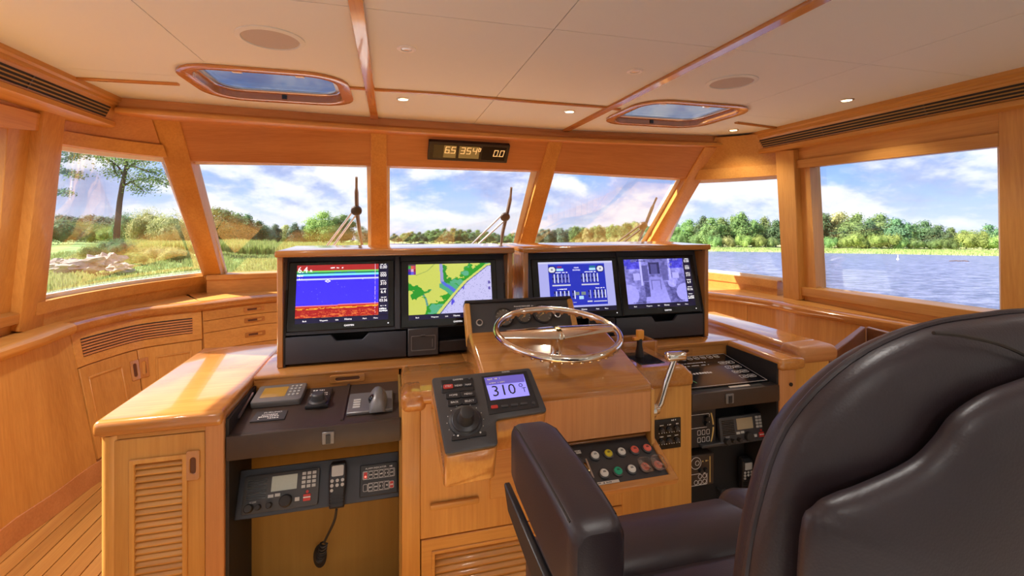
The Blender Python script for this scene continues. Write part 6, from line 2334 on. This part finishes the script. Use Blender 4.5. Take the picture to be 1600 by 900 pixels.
def land(name, mat, us, ts, hf, label, cat='ground'):
    """ground patch laid out by bearing and distance, with its own height profile"""
    m = MB()
    rows = []
    for u in us:
        for t in ts(u):
            rows.append(gp_(u, t, hf(u, t)))
    nt_ = len(ts(us[0]))
    fs = []
    for i in range(len(us) - 1):
        for j in range(nt_ - 1):
            fs.append((i * nt_ + j, (i + 1) * nt_ + j, (i + 1) * nt_ + j + 1, i * nt_ + j + 1))
    m.add(rows, fs)
    o = m.build(name, mat)
    return tag(o, label, cat, None, 'structure')


def nz(u, t, s=0.02):
    return noise.noise(V((u * s, t * s * 2, 1.3)))


def hl(u, t):
    return max(-0.5, -0.5 + min(1.3, (t - 16) * 0.10)) + 0.018 * max(0, t - 40) + 0.5 * nz(u, t, 0.03)


def tsl(u):
    a = [16, 20, 25, 32, 40, 50, 62, 76, 92, 110, 135, 165, 210, 300]
    if u > 430:
        k = 1 + (u - 430) / 90.0
        a = [x * k for x in a]
    return a


land('left_bank', 'field', [-700, -500, -350, -220, -120, -40, 30, 80, 120, 160, 200, 240, 280, 320, 360, 400, 440, 480, 520, 560, 590], tsl, lambda u, t: hl(u, t) if u < 430 else hl(u, t / (1 + (u - 430) / 90.0)) * 0.7, 'green and yellow marsh field on the left bank')


def hr(u, t):
    d = t - rt(u)
    return min(1.2, -0.4 + 0.12 * d) + 0.02 * max(0, d - 20) + 0.25 * nz(u, t, 0.05)


def rt(u):
    """distance of the far waterline"""
    P = [(600, 700), (700, 600), (820, 620), (900, 520), (980, 420), (1050, 300), (1110, 232), (1220, 226), (1300, 212), (1400, 205), (1500, 192), (1600, 178), (1800, 165)]
    for (a, b), (c, d) in zip(P, P[1:]):
        if a <= u <= c:
            return b + (d - b) * (u - a) / (c - a)
    return P[0][1] if u < 600 else P[-1][1]


land('far_shore', 'shore', list(range(590, 1840, 20)), lambda u: [rt(u) + k for k in (-3, 0, 3, 7, 12, 20, 32, 50, 80, 130, 220)], hr, 'yellow green grassy strip along the far shore')

# ---- trees
RT = random.Random(11)


def crown(name, mat, blobs, n, leaf, seed, core=0.66):
    """leafy crown: many small leaf sprays over a few lobes, dark inside"""
    rnd = random.Random(seed)
    vs, fs = [], []
    tot = sum(b[3] * b[4] for b in blobs)
    for (cx, cy, cz, rx, rz) in blobs:
        k = int(n * rx * rz / tot)
        for _ in range(k):
            a, z = rnd.uniform(0, 2 * PI), rnd.uniform(-0.75, 1.0)
            q = math.sqrt(1 - z * z)
            d = V((q * math.cos(a), q * math.sin(a), z))
            j = 1.0 + 0.34 * noise.noise(d * 2.6 + V((cx, cy, seed * 0.37))) + rnd.uniform(-0.30, 0.10)
            p = V((cx + d.x * rx * j, cy + d.y * rx * j, cz + d.z * rz * j))
            nr = (d + V((rnd.uniform(-.7, .7), rnd.uniform(-.7, .7), rnd.uniform(-.3, .9)))).normalized()
            u_ = nr.orthogonal().normalized()
            w_ = nr.cross(u_)
            an = rnd.uniform(0, PI)
            A = (u_ * math.cos(an) + w_ * math.sin(an)) * leaf * rnd.uniform(0.6, 1.3)
            B = (w_ * math.cos(an) - u_ * math.sin(an)) * leaf * rnd.uniform(0.4, 0.9)
            b = len(vs)
            vs += [p - A, p - B * 0.8 + nr * leaf * .15, p + A, p + B]
            fs.append((b, b + 1, b + 2, b + 3))
        m_, n_ = 6, 9
        b = len(vs)
        for i in range(m_ + 1):
            for kk in range(n_):
                vs.append(V((cx + rx * core * math.sin(PI * i / m_) * math.cos(2 * PI * kk / n_), cy + rx * core * math.sin(PI * i / m_) * math.sin(2 * PI * kk / n_), cz - rz * core * math.cos(PI * i / m_))))
        for i in range(m_):
            for kk in range(n_):
                fs.append((b + i * n_ + kk, b + i * n_ + (kk + 1) % n_, b + (i + 1) * n_ + (kk + 1) % n_, b + (i + 1) * n_ + kk))
    me = D.meshes.new(name)
    me.from_pydata(vs, [], fs)
    me.materials.append(MATS[mat])
    return me


def trunk_mesh(h, r):
    m = MB()
    m.tube([(0, 0, -0.6), (0.02 * h, 0, h * .35), (-0.01 * h, 0.01 * h, h * .75)], [r, r * .7, r * .35], 7)
    return m


# unit crowns (height 1 = whole tree); every kind in several builds
def kind_blobs(kind, seed):
    r = random.Random(seed)
    if kind == 'round':
        B = [(0, 0, .46, .33, .42), (.12, .1, .28, .27, .26), (-.14, -.08, .26, .27, .25)]
        for k in range(6):
            a = k * 1.05 + r.uniform(-.3, .3)
            B.append((.24 * math.cos(a), .24 * math.sin(a), r.uniform(.30, .72), r.uniform(.14, .22), r.uniform(.14, .20)))
        B.append((r.uniform(-.08, .08), 0, .84, .16, .15))
    elif kind == 'tall':
        B = [(0, 0, .24, .24, .24), (0, 0, .42, .25, .26), (0.03, 0, .62, .20, .22), (-.02, .02, .80, .13, .19)]
        for k in range(5):
            a = k * 1.26 + r.uniform(-.3, .3)
            B.append((.16 * math.cos(a), .16 * math.sin(a), r.uniform(.32, .70), .13, .12))
    else:
        B = [(0, 0, .42, .50, .46)]
        for k in range(6):
            a = k * 1.05 + r.uniform(-.3, .3)
            B.append((.40 * math.cos(a), .40 * math.sin(a), r.uniform(.28, .60), r.uniform(.2, .3), r.uniform(.24, .34)))
    return B


PROTO = {}


ORD = ('first second third fourth fifth sixth seventh eighth ninth tenth eleventh twelfth thirteenth fourteenth fifteenth sixteenth seventeenth eighteenth nineteenth twentieth twenty-first twenty-second twenty-third twenty-fourth twenty-fifth twenty-sixth').split()


def proto(kind, mat, var, dense):
    key_ = (kind, mat, var, dense)
    if key_ not in PROTO:
        n, lf = (3200, 0.027) if dense == 0 else (7000, 0.018)
        PROTO[key_] = crown('crown', mat, kind_blobs(kind, var * 7 + 3), n, lf, var * 13 + 5)
    return PROTO[key_]


TRK = None


def tree(name, label, u, t, vtop, h0, kind, mat, var=0, dense=0, group=None, wide=1.0, cat='tree'):
    global TRK
    p = gp_(u, t, h0)
    # crown top reaches the row vtop of the photograph at that distance
    h = (vhor(u) - vtop) / FPX * t + HW - h0
    h = max(h, 1.0)
    e = thing(name, label, cat, p, group)
    e.scale = (h * wide, h * wide, h)
    e.rotation_euler = (0, 0, RT.uniform(0, 6.28))
    c = D.objects.new('crown', proto(kind, mat, var, dense))
    COL.objects.link(c)
    c.parent = e
    if kind != 'bush':
        if TRK is None:
            TRK = trunk_mesh(1.0, 0.03).build('trunk', 'bark')
            TRK.location = (0, 0, TRK.location.z)
            TRK.parent = e
        else:
            o = TRK.copy()
            COL.objects.link(o)
            o.parent = e
    return e


# far shore seen through the big side window, nearest trees
SIDE = [(1262, 340, 'round', 'leaf_green'), (1287, 331, 'tall', 'leaf_deep'), (1309, 329, 'round', 'leaf_pale'), (1338, 331, 'round', 'leaf_green'), (1357, 340, 'tall', 'leaf_deep'), (1377, 332, 'round', 'leaf_green'), (1400, 339, 'round', 'leaf_deep'), (1421, 350, 'tall', 'leaf_green'), (1444, 343, 'round', 'leaf_deep'), (1468, 350, 'round', 'leaf_deep'), (1487, 354, 'tall', 'leaf_green'), (1510, 358, 'round', 'leaf_green'), (1545, 349, 'round', 'leaf_deep'), (1585, 345, 'round', 'leaf_green')]
SLAB = ['tall dark tree', 'dark pointed tree', 'pale yellowish tree', 'green spreading tree', 'narrow dark tree', 'bright green wide tree, tallest in the middle of the pane', 'dark green tree right of the wide bright one', 'small green tree', 'big dark round tree', 'dark tree right of the big round one', 'thin green tree', 'low green tree', 'dark tree in the distance at the right post', 'green tree hidden by the right post']
for k, (u, vt, kd, mt) in enumerate(SIDE):
    tree('broadleaf_tree', SLAB[k] + ', far shore, right side window', u, rt(u) + 55 + 10 * (k % 3), vt, 1.8, kd, mt, k % 3, 0, 'far shore trees', 1.05)
for k, (u, vt, mt) in enumerate(((1272, 372, 'leaf_deep'), (1296, 366, 'leaf_green'), (1318, 370, 'leaf_lime'), (1335, 360, 'leaf_lime'), (1352, 372, 'leaf_green'), (1370, 362, 'leaf_lime'), (1388, 360, 'leaf_lime'), (1405, 366, 'leaf_green'), (1432, 371, 'leaf_green'), (1460, 372, 'leaf_green'), (1482, 368, 'leaf_green'), (1520, 354, 'leaf_lime'), (1552, 362, 'leaf_lime'))):
    tree('waterside_bush', ORD[k] + ' shore bush from the left at the foot of the trees, right side window', u, rt(u) + 46, vt, 1.6, 'bush', mt, k % 3, 0, 'bushes on the far shore', 0.9, 'bush')
QU = [(995, 356, 'round', 'leaf_green'), (1015, 352, 'round', 'leaf_green'), (1038, 350, 'tall', 'leaf_deep'), (1056, 345, 'round', 'leaf_green'), (1078, 341, 'round', 'leaf_green'), (1098, 336, 'tall', 'leaf_deep'), (1112, 338, 'round', 'leaf_green'), (1130, 338, 'round', 'leaf_green'), (1147, 335, 'round', 'leaf_green'), (1160, 329, 'tall', 'leaf_green'), (1176, 342, 'round', 'leaf_green'), (1195, 337, 'tall', 'leaf_green'), (1212, 342, 'round', 'leaf_deep'), (1232, 338, 'round', 'leaf_green')]
for k, (u, vt, kd, mt) in enumerate(QU):
    tree('broadleaf_tree', ORD[k] + ' tree from the left in the wood around the right quarter window', u, rt(u) + 50 + 12 * (k % 3), vt, 1.8, kd, mt, (k + 1) % 3, 0, 'wood beyond the right quarter window', 1.0)
for k, (u, vt, mt) in enumerate(((1040, 372, 'leaf_pale'), (1062, 362, 'leaf_green'), (1092, 360, 'leaf_green'), (1118, 364, 'leaf_green'), (1138, 366, 'leaf_pale'), (1161, 363, 'leaf_lime'), (1186, 364, 'leaf_lime'), (1206, 368, 'leaf_green'))):
    tree('waterside_bush', ORD[k] + ' low shore bush from the left, right quarter window', u, rt(u) + 40, vt, 1.5, 'bush', mt, k % 3, 0, 'bushes beyond the right quarter window', 0.8, 'bush')
# wood seen through the right windshield pane: recedes to the left
for k in range(26):
    u = 838 + k * 6.6
    vt = 358 - (k / 25) ** 1.4 * 12 + RT.uniform(-3, 3)
    tree('shore_tree', ORD[k] + ' tree from the left in the receding wood, right windshield pane', u, rt(u) + 40 + 14 * (k % 3), vt, 1.5, 'round' if k % 3 else 'tall', 'leaf_far' if k < 9 else ('leaf_green' if k % 4 else 'leaf_pale'), k % 3, 0, 'wood beyond the right windshield pane', 1.1)
for k in range(9):
    u = 905 + k * 13
    tree('waterside_bush', ORD[k] + ' pale waterline bush from the left, right windshield pane', u, rt(u) + 22, 371 - k * 0.8, 0.8, 'bush', 'leaf_pale', k % 3, 0, 'bushes beyond the right windshield pane', 0.9, 'bush')
# wooded island through the centre pane
for k in range(30):
    u = 616 + (k % 15) * 13 + (6 if k >= 15 else 0)
    f_ = max(0, 1 - abs(u - 705) / 115)
    vt = 371 - 15 * f_ ** 0.6 + (5 if k >= 15 else 0) + RT.uniform(-1.5, 1.5)
    tree('island_tree', ORD[k % 15] + ' tree from the left in the island\'s ' + ('front' if k >= 15 else 'back') + ' row, centre windshield pane', u, 610 if k >= 15 else 650, vt, 1.5, 'round', 'leaf_green' if k % 3 else 'leaf_deep', k % 3, 0, 'trees of the wooded island', 1.3)
for k in range(14):
    u = 596 + k * 19
    tree('island_tree', ORD[k] + ' dark skyline tree from the left behind the island, centre pane', u, 900, 362 + 5 * abs(math.sin(k * 1.7)), 2, 'round', 'leaf_far', k % 3, 0, 'distant trees on the horizon', 1.6)
for k in range(8):
    u = 640 + k * 19
    tree('waterside_bush', ORD[k] + ' light green bush from the left along the island waterline', u, 590, 375.5, 0.8, 'bush', 'leaf_lime', k % 3, 0, 'bushes along the island', 1.6, 'bush')
# left windshield pane
LW = [(338, 322, 150, 'round', 'leaf_green'), (352, 326, 150, 'round', 'leaf_deep'), (366, 331, 160, 'round', 'leaf_deep'), (385, 333, 160, 'tall', 'leaf_deep'), (400, 343, 170, 'round', 'leaf_deep'), (416, 350, 190, 'round', 'leaf_far'), (430, 349, 200, 'tall', 'leaf_far'), (446, 350, 210, 'round', 'leaf_pale'), (460, 347, 200, 'tall', 'leaf_far'), (474, 351, 210, 'round', 'leaf_far'), (567, 352, 230, 'round', 'leaf_far'), (582, 355, 230, 'round', 'leaf_far')]
for k, (u, vt, t_, kd, mt) in enumerate(LW):
    tree('field_tree', ORD[k] + ' dull green field edge tree from the left, left windshield pane', u, t_, vt, 2.0, kd, mt, k % 3, 0, 'trees beyond the left windshield pane', 1.15)
tree('oak_tree', 'broad round light green tree standing above the reeds in the left windshield pane', 505, 205, 328, 2.0, 'round', 'leaf_lime', 1, 1, None, 1.3)
tree('oak_tree', 'rounded green tree right of the broad light one, left windshield pane', 533, 215, 333, 2.0, 'round', 'leaf_green', 2, 1, None, 1.2)
tree('oak_tree', 'smaller olive tree left of the broad light one, left windshield pane', 487, 215, 342, 2.0, 'round', 'leaf_green', 0, 1, None, 1.1)
# left quarter window
tree('bushy_tree', 'big pale rounded tree in the middle of the left quarter window', 236, 105, 317, 2.4, 'bush', 'leaf_pale', 0, 1, None, 0.72)
tree('bushy_tree', 'pale olive tree right of the big pale one, cut by the slanted post', 268, 98, 322, 2.2, 'bush', 'leaf_pale', 1, 1, None, 0.8)
tree('bushy_tree', 'pale olive tree half hidden behind the slanted left post', 300, 108, 328, 2.2, 'bush', 'leaf_pale', 2, 1, None, 0.8)
tree('bushy_tree', 'blue green bush right behind the thin tall tree', 202, 115, 322, 2.4, 'bush', 'leaf_deep', 1, 1, None, 0.6)
for k, (u, vt, t_, mt) in enumerate(((98, 336, 120, 'leaf_deep'), (118, 342, 150, 'leaf_lime'), (140, 342, 150, 'leaf_green'), (160, 345, 140, 'leaf_lime'), (175, 350, 130, 'leaf_lime'))):
    tree('field_bush', ORD[k] + ' yellow green bush from the left, before the thin tall tree', u, t_, vt, 2.2, 'bush', mt, k % 3, 1, 'bushes left of the thin tree', 1.0, 'bush')
for k in range(7):
    u = 96 + k * 15
    tree('field_tree', ORD[k] + ' dark skyline tree from the left, left quarter window', u, 320, 334 + 2.5 * (k % 3), 4, 'round', 'leaf_far', k % 3, 0, 'skyline trees of the left quarter window', 1.6)
tree('shrub', 'dark green shrub at the foot of the thin tall tree', 176, 62, 368, 1.4, 'bush', 'leaf_deep', 2, 1, None, 0.9, 'bush')
tree('shrub', 'dark green shrub right of the thin tree foot', 191, 60, 371, 1.4, 'bush', 'leaf_deep', 0, 1, None, 0.9, 'bush')
tree('shrub', 'golden yellow shrub behind the rocks in the left quarter window', 146, 52, 376, 1.2, 'bush', 'leaf_lime', 1, 1, None, 0.9, 'bush')
for k, (u, vt, t_, mt) in enumerate(((225, 379, 60, 'leaf_lime'), (248, 381, 58, 'leaf_pale'), (275, 384, 56, 'leaf_pale'), (212, 392, 50, 'leaf_lime'))):
    tree('shrub', 'yellowish scrub patch before the pale trees, ' + ('second from left', 'third from left', 'rightmost', 'leftmost and nearest')[k], u, t_, vt, 1.2, 'bush', mt, k % 3, 1, 'scrub in the left quarter window', 1.4, 'bush')

# ---- the thin tall tree
base = gp_(183, 66, 1.6)
tt = thing('thin_tree', 'tall thin tree with flat sparse crown in the left quarter window', 'tree', base)
K = 66 / FPX


def at66(u, v, d=0.0):
    return pt(u, v, 66 + d)


m = MB()
tr_pts = [base - V((0, 0, 1)), at66(182, 372), at66(184, 345), at66(187, 315), at66(191, 290), at66(195, 272), at66(198, 255), at66(197, 240)]
m.tube(tr_pts, [0.46, 0.42, 0.38, 0.34, 0.31, 0.27, 0.18, 0.08], 10)
m.build('trunk', 'bark', tt)
limbs = [((194, 276), (186, 262), (176, 254), (164, 246), (148, 241), (128, 238)), ((196, 268), (205, 258), (218, 252), (236, 250)), ((193, 290), (206, 284), (222, 280), (246, 282), (266, 291)), ((197, 262), (194, 250), (192, 240)), ((206, 284), (216, 292), (226, 300)), ((176, 254), (180, 268), (184, 274)), ((205, 258), (226, 266), (250, 272))]
LR = random.Random(3)
lv, lf_ = [], []
for li, lb in enumerate(limbs):
    m = MB()
    P = [at66(u, v, LR.uniform(-1.5, 1.5) * min(1, i)) for i, (u, v) in enumerate(lb)]
    m.tube(cspline(P, 3), [0.16 - 0.12 * i / (3 * (len(P) - 1)) for i in range(3 * (len(P) - 1) + 1)], 6)
    m.build('limb', 'bark', tt)
    sp_ = cspline(P, 8)
    for i, c in enumerate(sp_):
        if i < len(sp_) * 0.30:
            continue
        for _ in range(52):
            p = c + V((LR.gauss(0, .95), LR.gauss(0, .9), LR.gauss(0.1, .36)))
            nr = V((LR.uniform(-1, 1), LR.uniform(-1, 1), LR.uniform(.2, 1))).normalized()
            a = nr.orthogonal().normalized()
            b = nr.cross(a)
            s = LR.uniform(0.06, 0.17)
            q = len(lv)
            lv += [p - a * s, p - b * s * .6, p + a * s, p + b * s * .6]
            lf_.append((q, q + 1, q + 2, q + 3))
me = D.meshes.new('foliage')
o0 = WORG[tt.name]
me.from_pydata([p - o0 for p in lv], [], lf_)
me.materials.append(MATS['leaf_green'])
o = D.objects.new('foliage', me)
COL.objects.link(o)
o.parent = tt
o['kind'] = 'stuff'
# overhanging branch of a tree further left
br0 = at66(60, 262)
ob = thing('overhanging_branch', 'leafy branch reaching in at the upper left of the quarter window', 'branch', br0)
lv, lf_ = [], []
for lb in (((40, 250), (70, 258), (96, 250), (112, 246), (126, 240)), ((40, 270), (80, 268), (100, 268), (116, 272), (124, 276)), ((40, 292), (80, 296), (98, 300), (106, 302)), ((40, 240), (80, 238), (104, 236), (122, 236))):
    P = [at66(u, v, LR.uniform(-1, 1)) for u, v in lb]
    m = MB(); m.tube(cspline(P, 3), 0.05, 5); m.build('limb', 'bark', ob)
    sp_ = cspline(P, 8)
    for c in sp_[6:]:
        for _ in range(26):
            p = c + V((LR.gauss(0, .5), LR.gauss(0, .5), LR.gauss(0, .28)))
            nr = V((LR.uniform(-1, 1), LR.uniform(-1, 1), LR.uniform(.2, 1))).normalized()
            a = nr.orthogonal().normalized(); b = nr.cross(a); s = LR.uniform(0.08, 0.2)
            q = len(lv); lv += [p - a * s, p - b * s * .6, p + a * s, p + b * s * .6]; lf_.append((q, q + 1, q + 2, q + 3))
me = D.meshes.new('foliage')
me.from_pydata([p - br0 for p in lv], [], lf_)
me.materials.append(MATS['leaf_deep'])
o = D.objects.new('foliage', me); COL.objects.link(o); o.parent = ob; o['kind'] = 'stuff'

# ---- rocks on the left bank
for k, (u, v, t_, sx, sy, sz, lab) in enumerate(((150, 412, 42, 2.0, 1.6, 0.75, 'largest pale flat boulder on the left bank'), (118, 416, 41, 1.5, 1.2, 0.55, 'grey boulder left of the largest pale one'), (171, 409, 43, 1.3, 1.2, 0.85, 'upright pale boulder right of the largest one'), (98, 412, 43, 1.3, 1.1, 0.5, 'small grey boulder at the left window post'), (187, 418, 40, 1.0, 0.9, 0.42, 'small pale boulder at the right end of the rocks'))):
    p = pt(u, v, t_)
    bm = bmesh.new()
    bmesh.ops.create_icosphere(bm, subdivisions=3, radius=1.0)
    for q in bm.verts:
        d = noise.cell(q.co * 2.2 + V((k * 3, 0, 0))) * 0.30 + noise.noise(q.co * 1.9 + V((k * 9, 0, 0))) * 0.55
        q.co = V((q.co.x * sx, q.co.y * sy, q.co.z * sz)) * (0.85 + d)
    me = D.meshes.new('boulder'); bm.to_mesh(me); bm.free(); me.materials.append(MATS['rock'])
    o = D.objects.new('boulder', me); COL.objects.link(o)
    o.location = (p.x, p.y, p.z)
    tag(o, lab, 'rock', 'boulders on the left bank')


# ---- reeds and marsh grass: nobody could count them
def blades(name, mat, label, spots, hgt, wid, seed, parent=None):
    r = random.Random(seed)
    vs, fs = [], []
    for p in spots:
        h = hgt * r.uniform(0.65, 1.1)
        a = r.uniform(0, PI)
        d = V((math.cos(a), math.sin(a), 0)) * wid
        ln = V((r.uniform(-.18, .18), r.uniform(-.18, .18), 1)) * h
        b = len(vs)
        vs += [p - d, p + d, p + ln * .6 + d * .8, p + ln * .6 - d * .8, p + ln]
        fs += [(b, b + 1, b + 2, b + 3), (b + 3, b + 2, b + 4)]
    me = D.meshes.new(name)
    me.from_pydata(vs, [], fs)
    me.materials.append(MATS[mat])
    o = D.objects.new(name, me); COL.objects.link(o)
    return tag(o, label, 'grass', None, 'stuff')


RG = random.Random(21)
sp1 = []
for _ in range(26000):
    u = RG.uniform(196, 590)
    k = 1.0 if u < 430 else 1 + (u - 430) / 90.0
    t_ = (74 + RG.random() ** 1.5 * 50) * (k if u > 430 else 1)
    sp1.append(gp_(u, t_, (hl(u, t_ / k) * (1 if u < 430 else 0.7)) - 0.1))
blades('reeds', 'reed', 'tall pale green reeds in a band across the left bank', sp1, 2.0, 0.10, 4)
sp2 = []
for _ in range(16000):
    u = RG.uniform(60, 470)
    t_ = RG.uniform(24, 74)
    sp2.append(gp_(u, t_, hl(u, t_) - 0.1))
blades('marsh_grass', 'marsh', 'low yellowish marsh grass in front of the reeds on the left bank', sp2, 0.55, 0.06, 5)
sp3 = []
for _ in range(14000):
    u = RG.uniform(1040, 1620)
    d = RG.random() ** 0.8 * 34
    sp3.append(gp_(u, rt(u) + d, hr(u, rt(u) + d) - 0.1))
blades('shore_grass', 'marsh', 'yellow green grass along the far shore on the right', sp3, 0.9, 0.14, 6)

# ---- a white buoy and floating weed on the river
b0 = gp_(1403, 128)
by = thing('buoy', 'small white buoy floating on the river behind the right window', 'buoy', b0)
m = MB(); m.lathe(b0, (0, 0, 1), [(0.28, -0.3), (0.34, 0.1), (0.22, 0.35), (0.10, 0.55), (0.09, 1.05), (0.0, 1.1)], 14); m.build('float', 'white_trim', by)
m = MB(); m.lathe(b0, (0, 0, 1), [(0.12, 1.1), (0.10, 1.3), (0.0, 1.34)], 10); m.build('top_mark', 'white_trim', by)
b0 = gp_(1498, 118)
m = MB()
for k in range(7):
    m.ball(gp_(1486 + 4.2 * k, 118 + (k % 3) * 1.5, 0.05), (0.5, 0.4, 0.16), 8, 5)
tag(m.build('floating_weed', 'bark'), 'dark line of weed floating on the river right of the buoy', 'weed', None, 'stuff')
